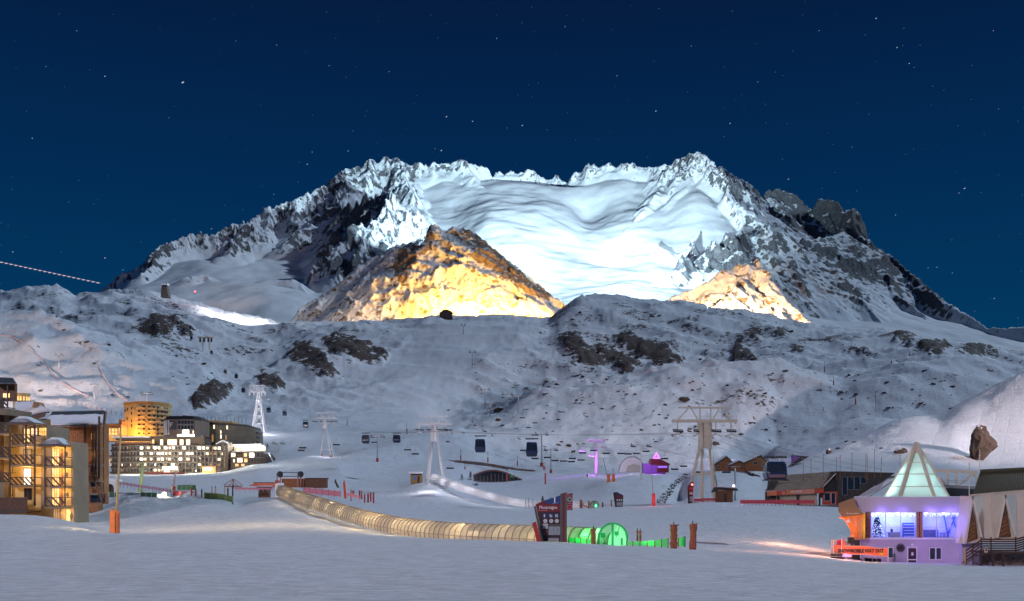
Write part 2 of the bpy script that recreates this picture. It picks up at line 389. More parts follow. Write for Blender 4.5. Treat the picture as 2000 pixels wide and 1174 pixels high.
# ---------------------------------------------------------------- valley: from the piste under the camera to the ridge below the peaks
VAL = [
 (6, [(-300, 1830), (2300, 1830)]),
 (30, [(-300, 1178), (0, 1176), (1000, 1172), (2000, 1178), (2300, 1185)]),
 (85, [(-300, 1040), (0, 1036), (200, 1042), (500, 1045), (800, 1051), (1050, 1058), (1300, 1071), (1500, 1083), (1650, 1097), (1750, 1102), (2000, 1108), (2300, 1115)]),
 (110, [(-300, 985), (0, 1003), (60, 1004), (120, 1013), (170, 1026), (215, 1038), (260, 1044), (400, 1043), (600, 1040), (800, 1049), (1000, 1060), (1190, 1069), (1300, 1074), (1500, 1083), (1700, 1099), (2000, 1110), (2300, 1115)]),
 (140, [(-300, 1010), (0, 1012), (170, 1022), (300, 1018), (500, 1008), (620, 1012), (700, 1026), (800, 1036), (900, 1041), (1000, 1043), (1100, 1046), (1200, 1050), (1300, 1058), (1450, 1068), (1600, 1082), (1700, 1097), (1800, 1099), (2000, 1104), (2300, 1104)]),
 (190, [(-300, 1000), (0, 992), (160, 990), (210, 983), (240, 972), (285, 966), (330, 972), (370, 968), (425, 975), (465, 986), (520, 973), (550, 967), (580, 975), (640, 990), (740, 1000), (800, 1006), (900, 1012), (1000, 1016), (1200, 1018), (1400, 1016), (1500, 1016), (1600, 1030), (1700, 1045), (2000, 1050), (2300, 1050)]),
 (225, [(-300, 985), (160, 984), (300, 979), (430, 979), (550, 976), (640, 984), (740, 994), (900, 1003), (1000, 1005), (1200, 1003), (1350, 1000), (1500, 1000), (1600, 1010), (1700, 1015), (2300, 1015)]),
 (255, [(-300, 980), (0, 975), (200, 967), (400, 967), (550, 968), (650, 975), (740, 983), (860, 988), (950, 992), (1060, 995), (1160, 993), (1230, 988), (1350, 981), (1450, 979), (1560, 986), (1650, 988), (1740, 990), (2000, 990), (2300, 990)]),
 (290, [(-300, 960), (200, 952), (400, 955), (520, 962), (600, 960), (700, 968), (790, 966), (830, 957), (860, 962), (950, 985), (1060, 989), (1130, 988), (1200, 990), (1300, 990), (1325, 990), (1350, 986), (1500, 985), (1700, 985), (1850, 975), (2300, 970)]),
 (345, [(-300, 940), (180, 932), (350, 932), (500, 932), (560, 942), (620, 946), (700, 955), (770, 952), (825, 940), (850, 938), (880, 950), (950, 968), (1060, 975), (1130, 962), (1190, 940), (1250, 942), (1290, 950), (1330, 985), (1352, 952), (1380, 945), (1440, 952), (1500, 972), (1600, 968), (1700, 955), (1850, 940), (2000, 935), (2300, 930)]),
 (430, [(-300, 930), (180, 926), (300, 925), (430, 921), (515, 905), (600, 905), (650, 905), (700, 915), (780, 925), (860, 922), (940, 942), (1020, 940), (1090, 936), (1150, 930), (1190, 932), (1230, 924), (1300, 922), (1335, 928), (1350, 921), (1400, 918), (1450, 917), (1500, 925), (1560, 912), (1620, 900), (1700, 890), (1850, 880), (1920, 890), (2000, 880), (2300, 850)]),
 (540, [(-300, 900), (180, 885), (300, 883), (430, 880), (515, 886), (540, 880), (600, 882), (650, 886), (700, 880), (780, 886), (850, 895), (900, 900), (980, 918), (1090, 920), (1200, 918), (1300, 917), (1400, 915), (1450, 914), (1490, 912), (1530, 898), (1600, 878), (1650, 862), (1700, 846), (1745, 828), (1790, 818), (1830, 814), (1880, 788), (1950, 751), (2000, 725), (2100, 680), (2300, 630)]),
 (600, [(-300, 850), (180, 855), (430, 855), (600, 866), (700, 872), (800, 862), (900, 868), (1000, 895), (1200, 900), (1400, 900), (1490, 915), (1600, 880), (1700, 855), (1830, 830), (2000, 770), (2300, 700)]),
 (690, [(-300, 800), (180, 815), (300, 825), (430, 822), (600, 845), (700, 852), (800, 848), (880, 842), (960, 855), (1100, 872), (1250, 880), (1400, 878), (1450, 905), (1480, 896), (1520, 862), (1560, 845), (1600, 832), (1650, 806), (1700, 801), (1760, 812), (1830, 828), (2000, 800), (2300, 750)]),
 (760, [(-300, 770), (180, 790), (300, 805), (500, 805), (600, 828), (800, 836), (880, 838), (1000, 832), (1150, 845), (1300, 850), (1450, 862), (1520, 866), (1600, 855), (1700, 835), (1800, 840), (2300, 850)]),
 (1000, [(-300, 590), (0, 606), (50, 610), (110, 623), (180, 637), (225, 660), (300, 692), (380, 722), (450, 752), (550, 770), (700, 790), (800, 800), (880, 818), (920, 812), (960, 799), (1050, 766), (1150, 741), (1250, 723), (1330, 713), (1450, 715), (1560, 720), (1640, 732), (1700, 716), (1800, 692), (1840, 689), (1900, 700), (1990, 723), (2100, 760), (2300, 800)]),
 (1100, [(-300, 620), (0, 625), (110, 642), (225, 675), (300, 698), (380, 715), (450, 735), (550, 742), (700, 755), (800, 760), (880, 770), (1000, 780), (1150, 760), (1330, 735), (1560, 735), (1640, 725), (1700, 722), (1840, 705), (2000, 740), (2300, 800)]),
 (1300, [(-300, 630), (0, 622), (150, 630), (300, 655), (400, 680), (500, 700), (560, 702), (620, 690), (680, 690), (740, 700), (800, 700), (900, 695), (1000, 695), (1100, 705), (1200, 712), (1330, 700), (1500, 698), (1650, 695), (1800, 680), (1900, 690), (2000, 715), (2300, 740)]),
 (1700, [(-300, 590), (0, 572), (60, 563), (110, 562), (150, 579), (200, 572), (270, 570), (330, 580), (400, 601), (470, 620), (540, 632), (600, 632), (650, 631), (720, 628), (800, 625), (870, 619), (1000, 620), (1070, 624), (1100, 604), (1140, 584), (1190, 581), (1250, 584), (1330, 592), (1400, 600), (1500, 618), (1590, 640), (1650, 645), (1750, 655), (1800, 664), (1900, 680), (1990, 692), (2100, 700), (2300, 710)]),
 (2100, [(-300, 640), (0, 620), (110, 600), (200, 600), (400, 640), (700, 660), (1000, 660), (1140, 610), (1250, 620), (1600, 670), (2000, 720), (2300, 730)]),
]
CLIFFS = [  # outlines of bare cliffs and rock bands, photo pixels
 [(558, 690), (575, 672), (600, 668), (612, 682), (632, 690), (645, 715), (655, 730), (635, 735), (600, 712), (570, 705)],
 [(628, 662), (650, 655), (690, 662), (722, 672), (745, 680), (760, 700), (745, 711), (700, 705), (680, 690), (650, 690)],
 [(380, 770), (420, 745), (455, 752), (440, 775), (400, 795), (375, 800)], [(500, 740), (525, 735), (562, 752), (540, 765), (510, 758)],
 [(1088, 655), (1120, 650), (1150, 680), (1185, 712), (1150, 720), (1110, 690)], [(1158, 672), (1190, 678), (1235, 705), (1265, 712), (1220, 722), (1180, 700)],
 [(1195, 655), (1230, 652), (1270, 670), (1300, 678), (1335, 708), (1310, 712), (1255, 700), (1215, 670)], [(1428, 672), (1445, 668), (1465, 690), (1482, 715), (1450, 720), (1432, 705)],
 [(1450, 650), (1470, 645), (1490, 652), (1475, 662)], [(1508, 645), (1530, 640), (1540, 652), (1515, 655)],
 [(1740, 655), (1760, 648), (1790, 662), (1775, 672), (1755, 668)], [(1790, 670), (1830, 668), (1860, 675), (1830, 690), (1800, 685)], [(1870, 682), (1900, 672), (1950, 685), (1940, 692), (1880, 692)],
 [(1635, 675), (1665, 680), (1700, 690), (1728, 698), (1700, 700), (1660, 690)], [(1545, 672), (1560, 680), (1575, 692), (1555, 690)],
 [(270, 640), (300, 615), (345, 622), (335, 645), (300, 658)], [(330, 628), (380, 640), (360, 655)], [(160, 690), (230, 690), (240, 715)],
 [(1296, 948), (1306, 940), (1330, 930), (1345, 925), (1342, 936), (1322, 950), (1318, 962), (1302, 978), (1288, 984), (1298, 966)],
]
px = np.linspace(-260, 2260, 1000)
Ys = np.concatenate([np.geomspace(6, 85, 190, endpoint=False), np.geomspace(85, 345, 150, endpoint=False), np.geomspace(345, 1720, 250, endpoint=False), np.geomspace(1720, 2080, 14)])
Zv = base_grid(VAL, px, Ys)
Xg = (px[None, :] - CX) / FP * Ys[:, None]; Yg = np.broadcast_to(Ys[:, None], Xg.shape).copy()
PXg = np.broadcast_to(px[None, :], Xg.shape)
Zv = blur(Zv, 3)
_k0, _k1 = 190, 345
_sm = blur(Zv[_k0 + 5:_k1], 60); _w = (sstep(0, 12, np.arange(_sm.shape[0], dtype=float)) * sstep(0, 12, np.arange(_sm.shape[0], dtype=float)[::-1]))[:, None]
Zv[_k0 + 5:_k1] = Zv[_k0 + 5:_k1] * (1 - _w) + _sm * _w
far = sstep(380, 700, Yg)
hump = sstep(720, 1000, Yg)
nse = fbm(Xg / 160, Yg / 160, 5, 1) * (8 * far + 5 * hump) * (0.25 + 0.75 * sstep(0, 200, np.abs(Yg - 1700)) ** 0.5)
nse += (ridged(Xg / 120 + Yg / 200, Yg / 90, 5, 17, 0.55) - 0.8) * 6 * hump
nse += fbm(Xg / 2.6, Yg / 3.4, 4, 27) * 0.05 * (1 - sstep(60, 110, Yg))
nse += fbm(Xg / 26, Yg / 34, 4, 5) * (0.28 * sstep(110, 190, Yg) * (1 - far) + 2.3 * far)
nse += fbm(Xg / 9, Yg / 9, 3, 9) * (0.05 + 0.25 * sstep(300, 400, Yg) + 0.4 * far) * sstep(90, 200, Yg)
piste = np.exp(-((PXg - 700 - (Yg - 600) * 0.22) / 110) ** 2) * sstep(500, 650, Yg) * (1 - sstep(1500, 1700, Yg))
nse *= (1 - 0.75 * piste)
nse += np.where(Yg > 600, ridged(Xg / 22, Yg / 15, 2, 3) * 0.5 * piste, 0)
# rough dirty snow banks beside the chalets
bank = np.exp(-(((PXg - 320) / 135) ** 2) ** 2) * np.exp(-((Yg - 190) / 20) ** 2)
nse += bank * (fbm(Xg / 5.5, Yg / 6, 5, 21) * 1.5 + 0.25)
Zv += nse
Yp = HY - Zv / Yg * FP
rock = np.full(Zv.shape, 0.0)
cl = np.zeros(Zv.shape)
for c in CLIFFS:
    ys = [q[1] for q in c]; deep = max(ys) > 900
    k = in_poly(PXg + fbm(Xg / 14, Yg / 14, 2, 31) * 9, Yp + fbm(Xg / 14, Yg / 30, 2, 33) * 5, c) & (Yg > (1050 if not deep else 300) if min(ys) < 730 and not deep else Yg > 250) & (Yg < (1800 if not deep else 360))
    cl = np.maximum(cl, k)
clb = blur(cl, 2)
hc = ridged(Xg / 60 + Yg / 90, Yg / 30, 5, 44)
Zv += clb * (hc * 1.0 - 0.1) * np.where(Yg > 500, 5.5, 1.0)
gx, gy, gs = slope_of(Xg, Yg, Zv)
spk = fbm(Xg / 55, Yg / 40, 3, 12)
# scattered rock density on the hills
dens = np.zeros(Zv.shape)
near_cl = np.clip(blur(cl, 30) * 2.2, 0, 1)
dens += 0.26 * near_cl * far
dens += 0.26 * sstep(-0.05, 0.42, spk) * sstep(620, 800, Yg)
dens += 0.30 * sstep(0.5, 0.95, gs) * far
dens += 0.10 * np.exp(-((PXg - 1500) / 420) ** 2) * sstep(700, 900, Yg)
dens += 0.16 * sstep(1080, 1200, Yg) * sstep(-0.3, 0.2, spk)
dens *= (1 - piste) * (1 - 0.6 * np.exp(-((PXg - 1700) / 90) ** 2) * sstep(800, 1000, Yg))
rock = np.clip(dens, 0, 0.44) + clb * (0.16 + 0.42 * np.clip(ridged(Xg / 16 + Yg / 30, Yg / 9, 4, 47), 0, 1.3)) + bank * 0.0
ice = sstep(0.1, 0.7, fbm(Xg / 18, Yg / 6, 3, 71))
make_patch('snow_valley', px, Ys, Zv, rock, M_SNOW, 'groomed snow pistes and rock strewn slopes rising from the village to the ridge')

# ---------------------------------------------------------------- mountain
MBASE = [
 (1850, [(-300, 700), (0, 690), (2300, 740)]),
 (2400, [(-300, 660), (0, 640), (150, 600), (250, 585), (400, 572), (500, 565), (620, 590), (800, 605), (1000, 600), (1150, 592), (1250, 590), (1400, 605), (1600, 640), (1750, 655), (1900, 672), (2000, 690), (2300, 720)]),
 (2800, [(-300, 760), (0, 690), (150, 620), (250, 560), (320, 545), (400, 538), (500, 545), (620, 562), (700, 565), (900, 560), (1000, 545), (1150, 550), (1250, 540), (1400, 560), (1600, 610), (1750, 630), (1900, 650), (2000, 668), (2300, 720)]),
 (3200, [(-300, 800), (0, 760), (150, 650), (250, 570), (320, 520), (400, 505), (500, 510), (620, 510), (700, 500), (800, 500), (900, 480), (980, 462), (1060, 480), (1150, 500), (1200, 505), (1300, 490), (1400, 490), (1500, 520), (1600, 560), (1750, 600), (1900, 640), (2300, 760)]),
 (3650, [(-300, 820), (150, 700), (300, 600), (400, 500), (500, 468), (620, 440), (700, 420), (800, 430), (880, 424), (960, 402), (1040, 404), (1100, 420), (1150, 440), (1200, 430), (1300, 410), (1362, 380), (1450, 420), (1500, 450), (1600, 500), (1700, 540), (1800, 590), (1900, 650), (2300, 850)]),
 (3900, [(-300, 840), (300, 640), (500, 500), (620, 440), (700, 400), (800, 400), (880, 388), (960, 378), (1040, 384), (1100, 400), (1150, 428), (1200, 405), (1300, 380), (1362, 350), (1450, 420), (1600, 500), (1800, 620), (2300, 880)]),
 (4210, [(-300, 860), (300, 680), (500, 540), (620, 460), (700, 385), (800, 360), (880, 352), (960, 352), (1040, 357), (1100, 366), (1150, 360), (1200, 350), (1300, 350), (1362, 345), (1450, 410), (1600, 490), (1800, 650), (2300, 900)]),
 (5000, [(-300, 900), (500, 700), (1000, 600), (1400, 600), (1800, 800), (2300, 900)]),
]
SKY = [(60, 610, 2800), (150, 575, 2900), (190, 552, 2950), (240, 533, 3000), (270, 520, 3030), (290, 500, 3060), (320, 476, 3120), (340, 470, 3160), (390, 455, 3260), (410, 458, 3280), (450, 438, 3400), (500, 410, 3550), (560, 394, 3700), (610, 374, 3800),
       (640, 355, 3880), (680, 325, 4000), (720, 312, 4080), (770, 305, 4120), (790, 318, 4150), (830, 315, 4180), (870, 319, 4200), (900, 312, 4220), (930, 321, 4250), (955, 331, 4260), (962, 346, 4270), (975, 328, 4280), (1000, 325, 4300),
       (1040, 333, 4330), (1080, 339, 4350), (1110, 346, 4360), (1130, 330, 4330), (1160, 316, 4290), (1200, 319, 4250), (1240, 318, 4200), (1280, 326, 4150), (1310, 315, 4080), (1340, 303, 3990), (1362, 297, 3930)]
SKY2 = [(1362, 297, 3930), (1385, 309, 3930), (1400, 318, 3940), (1430, 340, 3950), (1470, 362, 3980), (1488, 382, 3990), (1500, 369, 4000), (1530, 371, 4000), (1560, 385, 3990), (1585, 408, 3960), (1600, 388, 3940), (1635, 392, 3900), (1650, 412, 3860),
        (1668, 402, 3820), (1690, 442, 3740), (1700, 470, 3680), (1740, 500, 3580), (1800, 550, 3380), (1850, 590, 3200), (1900, 620, 3020), (1930, 640, 2900), (1960, 641, 2850), (2000, 634, 2800), (2100, 650, 2750), (2250, 690, 2700)]
TENTS = [(SKY, 1.25), (SKY2, 1.15),
 ([(832, 452, 3080), (806, 416, 3170), (787, 393, 3210), (772, 374, 3240), (741, 386, 3330), (709, 393, 3420), (689, 404, 3480), (641, 409, 3600), (600, 432, 3560)], 0.95),
 ([(772, 374, 3240), (742, 410, 3100), (715, 435, 3020), (690, 452, 2960), (720, 490, 2820)], 1.0),
 ([(690, 452, 2960), (655, 480, 2850), (640, 510, 2760)], 1.1),
 ([(1362, 297, 3930), (1392, 325, 3800), (1430, 375, 3600), (1475, 420, 3400), (1518, 450, 3230)], 0.95),
 ([(1640, 450, 3600), (1560, 470, 3300), (1520, 452, 3200), (1480, 449, 3080), (1420, 468, 2960), (1360, 492, 2850), (1300, 530, 2720), (1220, 572, 2600)], 0.85),
 ([(1310, 315, 4080), (1290, 365, 3850), (1262, 400, 3700), (1240, 440, 3540), (1210, 480, 3400)], 0.9),
 ([(1340, 303, 3990), (1345, 360, 3750), (1350, 410, 3560), (1330, 450, 3400)], 0.8),
 ([(1280, 482, 3050), (1310, 487, 3030), (1355, 478, 3060)], 1.1),
 ([(770, 305, 4120), (792, 350, 3900), (820, 395, 3700), (845, 440, 3520)], 1.1),
 ([(900, 312, 4220), (925, 345, 4080), (945, 372, 3950)], 1.0),
 ([(680, 325, 4000), (675, 360, 3850), (680, 395, 3720)], 1.0),
 ([(500, 410, 3550), (485, 440, 3350), (455, 470, 3180), (440, 495, 3050)], 0.9),
 ([(560, 394, 3700), (600, 430, 3500), (560, 470, 3300)], 0.85),
 ([(320, 476, 3120), (300, 500, 2980), (285, 530, 2820)], 1.0),
 ([(1600, 388, 3940), (1640, 470, 3700), (1690, 545, 3400), (1740, 610, 3100)], 0.8),
 ([(1668, 402, 3820), (1700, 500, 3520), (1760, 570, 3250), (1830, 640, 2950)], 0.85),
 ([(1500, 369, 4000), (1560, 450, 3700), (1620, 520, 3450), (1660, 580, 3200)], 0.8),
 ([(1620, 560, 2900), (1680, 590, 2850), (1740, 640, 2700)], 0.7),
 ([(480, 555, 2620), (520, 540, 2650), (560, 545, 2660), (600, 570, 2600)], 0.6),
 ([(330, 560, 2560), (370, 540, 2600), (400, 530, 2640), (415, 545, 2600)], 0.6),
]
mpx = np.linspace(-120, 2220, 1130)
mY = np.concatenate([np.geomspace(1850, 2500, 70, endpoint=False), np.geomspace(2500, 4350, 430, endpoint=False), np.geomspace(4350, 5000, 20)])
Zm = base_grid(MBASE, mpx, mY)
Xm = (mpx[None, :] - CX) / FP * mY[:, None]; Ym = np.broadcast_to(mY[:, None], Xm.shape).copy()
PXm = np.broadcast_to(mpx[None, :], Xm.shape)
Zm = blur(Zm, 3); Z0 = Zm.copy()
wx = fbm(Xm / 260, Ym / 260, 4, 51) * 45; wy = fbm(Xm / 260, Ym / 260, 4, 57) * 45
keep = sstep(60, 260, Zm * 0 + 200)
Zm = tents(Xm + wx * 0.7, Ym + wy * 0.7, Zm, TENTS[2:])
Zm = tents(Xm, Ym + wy * 0.4, Zm, TENTS[:2])
hgt = np.clip(Zm - Z0, 0, 400)
steep = sstep(4, 70, hgt)
# ledges, flutes and crags on the rock, drift shapes on the snow
flute = ridged((Xm + wx) / 95, (Ym + wy) / 210, 6, 61, 0.55)
crag = ridged((Xm - wy) / 38, (Ym + wx) / 60, 4, 67, 0.6)
Zm += steep * (1 - 0.6 * sstep(1420, 1540, PXm)) * ((flute - 0.9) * 26 + (crag - 0.9) * 8)
Zm += (1 - steep) * (fbm(Xm / 190, Ym / 260, 3, 75) * 15 + fbm(Xm / 34, Ym / 34, 3, 77) * 0.8)
Zm += fbm(Xm / 14, Ym / 14, 3, 79, 0.6) * (0.3 + 3.0 * steep)
# skyline follows the surveyed crest: clip what noise pushes over it
crest = pchip([q[0] for q in SKY + SKY2[1:]], [q[1] for q in SKY + SKY2[1:]], np.clip(mpx, 60, 2250))
crest = crest + fbm(mpx / 9, mpx * 0, 4, 85) * 5 * np.interp(mpx, [200, 600, 700, 1350, 1500, 1700, 1900], [2, 1.5, .8, 1, 2, 2.2, 1])
lim = (HY - crest)[None, :] / FP * Ym
over = Zm - lim
Zm = np.where(over > 0, lim - 0.15 * over, Zm)
gx, gy, gs = slope_of(Xm, Ym, Zm)
gsb = blur(gs, 1)
Ypm = HY - Zm / Ym * FP
rockm = 0.50 * sstep(0.75, 1.75, gsb) + 0.16 * sstep(0.0, 0.5, fbm(Xm / 120, Ym / 120, 4, 91)) * steep
lit = np.exp(-((PXm - 1050) / 330) ** 4) * sstep(520, 470, Ypm)       # rock thinned in the floodlit cirque, which lightens its colour
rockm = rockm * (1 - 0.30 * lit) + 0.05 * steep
rightside = sstep(1400, 1500, PXm - (Ypm - 320) * 0.62)
rockm += 0.42 * rightside * sstep(0.5, 1.0, gsb) * sstep(660, 560, Ypm)  # extra rock also puts the unlit flank's shade into the colour
for c in ([(560, 440), (640, 405), (690, 400), (760, 378), (745, 405), (690, 450), (640, 500), (700, 500), (735, 500), (680, 545), (620, 525), (600, 480), (540, 500), (520, 480)],
          [(430, 500), (450, 470), (490, 455), (490, 500), (460, 515)], [(280, 540), (290, 505), (325, 480), (345, 520), (310, 540)], [(320, 570), (350, 545), (400, 530), (412, 548), (380, 568)],
          [(485, 570), (520, 545), (560, 538), (590, 560), (560, 575)], [(1290, 560), (1360, 490), (1480, 449), (1530, 460), (1560, 520), (1600, 610), (1600, 640), (1560, 620), (1500, 510), (1440, 515), (1380, 560)]):
    rockm += 0.26 * blur(in_poly(PXm + wx * 0.2, Ypm + wy * 0.15, c).astype(float), 2)
rockm += 0.03 - 0.07 * sstep(700, 560, PXm)
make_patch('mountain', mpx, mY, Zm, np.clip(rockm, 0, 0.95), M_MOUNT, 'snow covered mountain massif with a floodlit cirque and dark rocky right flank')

# ---------------------------------------------------------------- two craggy peaks lit yellow below the massif
def peak(name, pts, spurs, x0, x1, Y0, Y1, base, nc, nr, label, seed, slope=0.8, rk=0.35, masks=()):
    pxs = np.linspace(x0, x1, nc); ys = np.geomspace(Y0, Y1, nr)
    X = (pxs[None, :] - CX) / FP * ys[:, None]; Y = np.broadcast_to(ys[:, None], X.shape).copy(); PX = np.broadcast_to(pxs[None, :], X.shape)
    b = np.interp(pxs, [q[0] for q in base], [q[1] for q in base])
    Z = (HY - b)[None, :] / FP * Y * np.ones_like(X); Zb = Z.copy()
    wx = fbm(X / 90, Y / 90, 4, seed) * 22; wy = fbm(X / 90, Y / 90, 4, seed + 3) * 22
    Z = tents(X + wx, Y + wy, Z, [(s, slope) for s in spurs])
    Z = tents(X, Y + wy * 0.3, Z, [(pts, slope)])
    st = sstep(2, 25, Z - Zb)
    Z += st * ((ridged((X + wx) / 60 + (Y) / 160, (Y) / 75, 6, seed + 7, 0.55) - 0.9) * 6.5 + (ridged(X / 16, Y / 22, 4, seed + 9, 0.6) - 0.9) * 1.8)
    Z += fbm(X / 7, Y / 7, 3, seed + 12) * 1.0
    cr = np.interp(pxs, [q[0] for q in pts], [q[1] for q in pts]) + fbm(pxs / 7, pxs * 0, 4, seed + 15) * 5
    lim = (HY - cr)[None, :] / FP * Y; ov = Z - lim
    Z = np.where(ov > 0, lim - 0.2 * ov, Z)
    g = slope_of(X, Y, Z)[2]
    rock = rk * sstep(0.6, 1.3, g) + 0.10 * st + 0.2 * fbm(X / 40, Y / 40, 3, seed + 20)
    YP = HY - Z / Y * FP
    for mk, v in masks: rock = rock + v * blur(in_poly(PX + wx * .4, YP + wy * .3, mk).astype(float), 2)
    return make_patch(name, pxs, ys, Z, np.clip(rock, 0, 0.9), M_PEAK, label)
peak('rocky_peak', [(560, 640, 1900), (585, 602, 1960), (650, 562, 2020), (700, 520, 2060), (740, 496, 2090), (770, 480, 2100), (790, 468, 2110), (805, 472, 2110), (820, 478, 2110), (830, 468, 2110), (838, 440, 2110), (850, 437, 2110), (860, 444, 2110), (872, 447, 2110), (890, 440, 2110), (905, 440, 2105), (930, 456, 2100), (970, 490, 2080), (985, 502, 2075), (1000, 515, 2060), (1030, 532, 2040), (1055, 556, 2020), (1075, 574, 2000), (1110, 598, 1950), (1140, 630, 1900)],
     [[(845, 437, 2110), (830, 500, 2040), (800, 550, 1960), (765, 590, 1880)], [(905, 440, 2105), (900, 500, 2020), (920, 560, 1930), (930, 600, 1840)],
      [(892, 442, 2105), (930, 492, 2040), (980, 535, 1970), (1035, 572, 1900), (1075, 600, 1860)], [(740, 496, 2090), (700, 550, 2010), (650, 600, 1930)]],
     540, 1160, 1740, 2500, [(540, 650), (700, 650), (1160, 650)], 330, 190, 'craggy rock peak floodlit in deep yellow below the snowy massif', 101, masks=(([(900, 430), (1000, 500), (1090, 580), (1050, 582), (985, 545), (935, 500), (885, 455)], .42), ([(780, 460), (842, 430), (850, 470), (815, 510), (780, 560), (770, 520)], .36)))
peak('rocky_peak', [(1215, 600, 1950), (1290, 584, 1980), (1320, 575, 2000), (1350, 566, 2020), (1390, 546, 2040), (1405, 530, 2050), (1420, 521, 2060), (1450, 513, 2070), (1478, 504, 2070), (1492, 512, 2060), (1500, 524, 2050), (1510, 548, 2040), (1540, 590, 2000), (1565, 612, 1970), (1595, 641, 1930), (1640, 665, 1900)],
     [[(1478, 504, 2070), (1450, 550, 1980), (1410, 590, 1880)], [(1510, 548, 2040), (1520, 590, 1940), (1530, 620, 1850)]],
     1200, 1660, 1740, 2450, [(1200, 640), (1660, 690)], 240, 170, 'sharp sunlit-looking peak floodlit in pale orange on the right', 141)
# ---------------------------------------------------------------- floodlights on the mountain (show lighting, plus added fills further down)
def spot(name, a, b, power, color, ang=90, blend=0.6, size=2.0):
    ld = bpy.data.lights.new(name, 'SPOT'); ld.energy = power; ld.color = color
    ld.spot_size = R(ang); ld.spot_blend = blend; ld.shadow_soft_size = size
    o = bpy.data.objects.new(name, ld); col.objects.link(o)
    o.location = a; o.rotation_euler = (Vector(a) - Vector(b)).to_track_quat('Z', 'Y').to_euler()
    return o
def bulb(name, a, power, color, size=0.3):
    ld = bpy.data.lights.new(name, 'POINT'); ld.energy = power; ld.color = color; ld.shadow_soft_size = size
    o = bpy.data.objects.new(name, ld); col.objects.link(o); o.location = a
    return o
ICE = (0.62, 0.86, 1.0)
for px_, e_ in ((735, 3.2e8), (960, 2.7e8), (1190, 2.7e8), (1350, 2.8e8)): spot('mountain_flood_or_fill', P(1215, 556, 1770), P(px_, 318 if px_ < 1300 else 330, 4150), e_, ICE, 37, 1.0, 4)
spot('mountain_flood_or_fill', P(1235, 570, 1770), P(985, 462, 3150), 0.75e8, ICE, 14, 1.0, 4)
spot('mountain_flood_or_fill', P(1255, 574, 1770), P(1248, 512, 2950), 0.9e8, ICE, 11, 1.0, 4)
spot('mountain_flood_or_fill', P(1190, 490, 2950), P(1340, 400, 3700), 0.14e8, ICE, 110, 1.0, 4)
GOLD = (1.0, 0.50, 0.08)
spot('peak_floodlight', P(840, 600, 1745), P(870, 500, 2100), 0.28e7, GOLD, 130, 0.6)
spot('peak_floodlight', P(950, 602, 1745), P(930, 520, 2100), 1.25e7, GOLD, 130, 0.6)
spot('peak_floodlight', P(1050, 606, 1750), P(1030, 595, 1850), 0.7e7, GOLD, 110, 0.6)
spot('peak_floodlight', P(1410, 592, 1745), P(1460, 570, 1980), 1.5e7, (1.0, 0.60, 0.30), 100, 0.7)
spot('piste_floodlight', P(455, 592, 1560), P(455, 622, 1600), 0.9e6, (0.9, 0.93, 1.0), 150, 0.8)

spot('mountain_flood_or_fill', P(420, 560, 1760), P(470, 440, 3450), 0.08e8, (1.0, 0.78, 0.70), 34, 1.0)  # added pinkish fill on the left flank, its lamp is unseen
# added fill light, stands in for the unseen village behind the camera
ld = bpy.data.lights.new('village_fill', 'POINT'); ld.energy = 5.2e6; ld.color = (0.97, 0.84, 0.98); ld.shadow_soft_size = 25
vg = bpy.data.objects.new('village_fill', ld); col.objects.link(vg); vg.location = (-230, -330, 120)
bulb('violet_floodlight', P(1470, 880, 560), 9000, (0.6, 0.2, 1.0), 0.5)

spot('hill_fill', P(-160, 840, 610), P(180, 650, 1000), 0.45e7, (1.0, 0.76, 0.66), 75, 1.0, 3)  # added fill on the left hill, stands in for unseen resort lights
spot('hill_fill', (330, 150, 60), P(1850, 805, 520), 9.5e6, (1.0, 0.82, 0.84), 42, 1.0, 2)  # added fill on the right hill, hung in the air out of view
spot('peak_floodlight', P(720, 610, 1745), P(690, 535, 2050), 0.7e6, (1.0, 0.66, 0.36), 85, 0.8)

for a_, e_ in (((330, 925, 122), 800), ((520, 925, 124), 800), ((700, 930, 122), 800), ((860, 940, 112), 500)): bulb('piste_fill', P(*a_), e_, (1.0, 0.70, 0.38), 0.6)  # added fills for the warm band on the snow, no fixtures
bulb('snow_glow_fill', P(1600, 1025, 148), 1000, (1.0, 0.40, 0.18), 0.4); bulb('snow_glow_fill', P(1640, 1035, 136), 350, (1.0, 0.36, 0.20), 0.3); bulb('snow_glow_fill', P(1530, 1030, 150), 700, (1.0, 0.48, 0.26), 0.4)  # added bulbs that make the orange patch on the snow
bulb('pylon_fill', P(500, 835, 622), 9000, (.92, .9, 1.0), .5); bulb('pylon_fill', P(503, 780, 620), 7000, (.92, .9, 1.0), .5)  # added fills to make the lattice pylon visible
# ---------------------------------------------------------------- object materials
SNOWCAP = mat('roof_snow', (0.78, 0.80, 0.84), 0.9, noise=0.05, scale=0.8, bump=0.5)
M_CREAM = mat('cream_render', (0.27, 0.215, 0.15), 0.9, noise=0.16, scale=0.5, bump=0.3)
M_CREAM2 = mat('yellow_render_or_glow', (0.62, 0.46, 0.20), 0.9, noise=0.08, scale=0.9)
M_WOODD = mat('dark_stained_timber', (0.045, 0.022, 0.014), 0.6, noise=0.3, scale=5)
M_WOODM = mat('brown_timber', (0.16, 0.065, 0.028), 0.65, noise=0.35, scale=3)
M_WOODL = mat('larch_boards', (0.30, 0.13, 0.045), 0.7, noise=0.3, scale=2.5, bump=0.3)
M_METALROOF = mat('ribbed_roof_sheet', (0.16, 0.17, 0.19), 0.45, 0.3, noise=0.2, scale=1.2)
M_GLASSD = mat('dark_window_glass', (0.02, 0.025, 0.035), 0.08, noise=0, spec=0.8)
M_FRAMEW = mat('white_frame', (0.62, 0.62, 0.62), 0.5, noise=0.05)
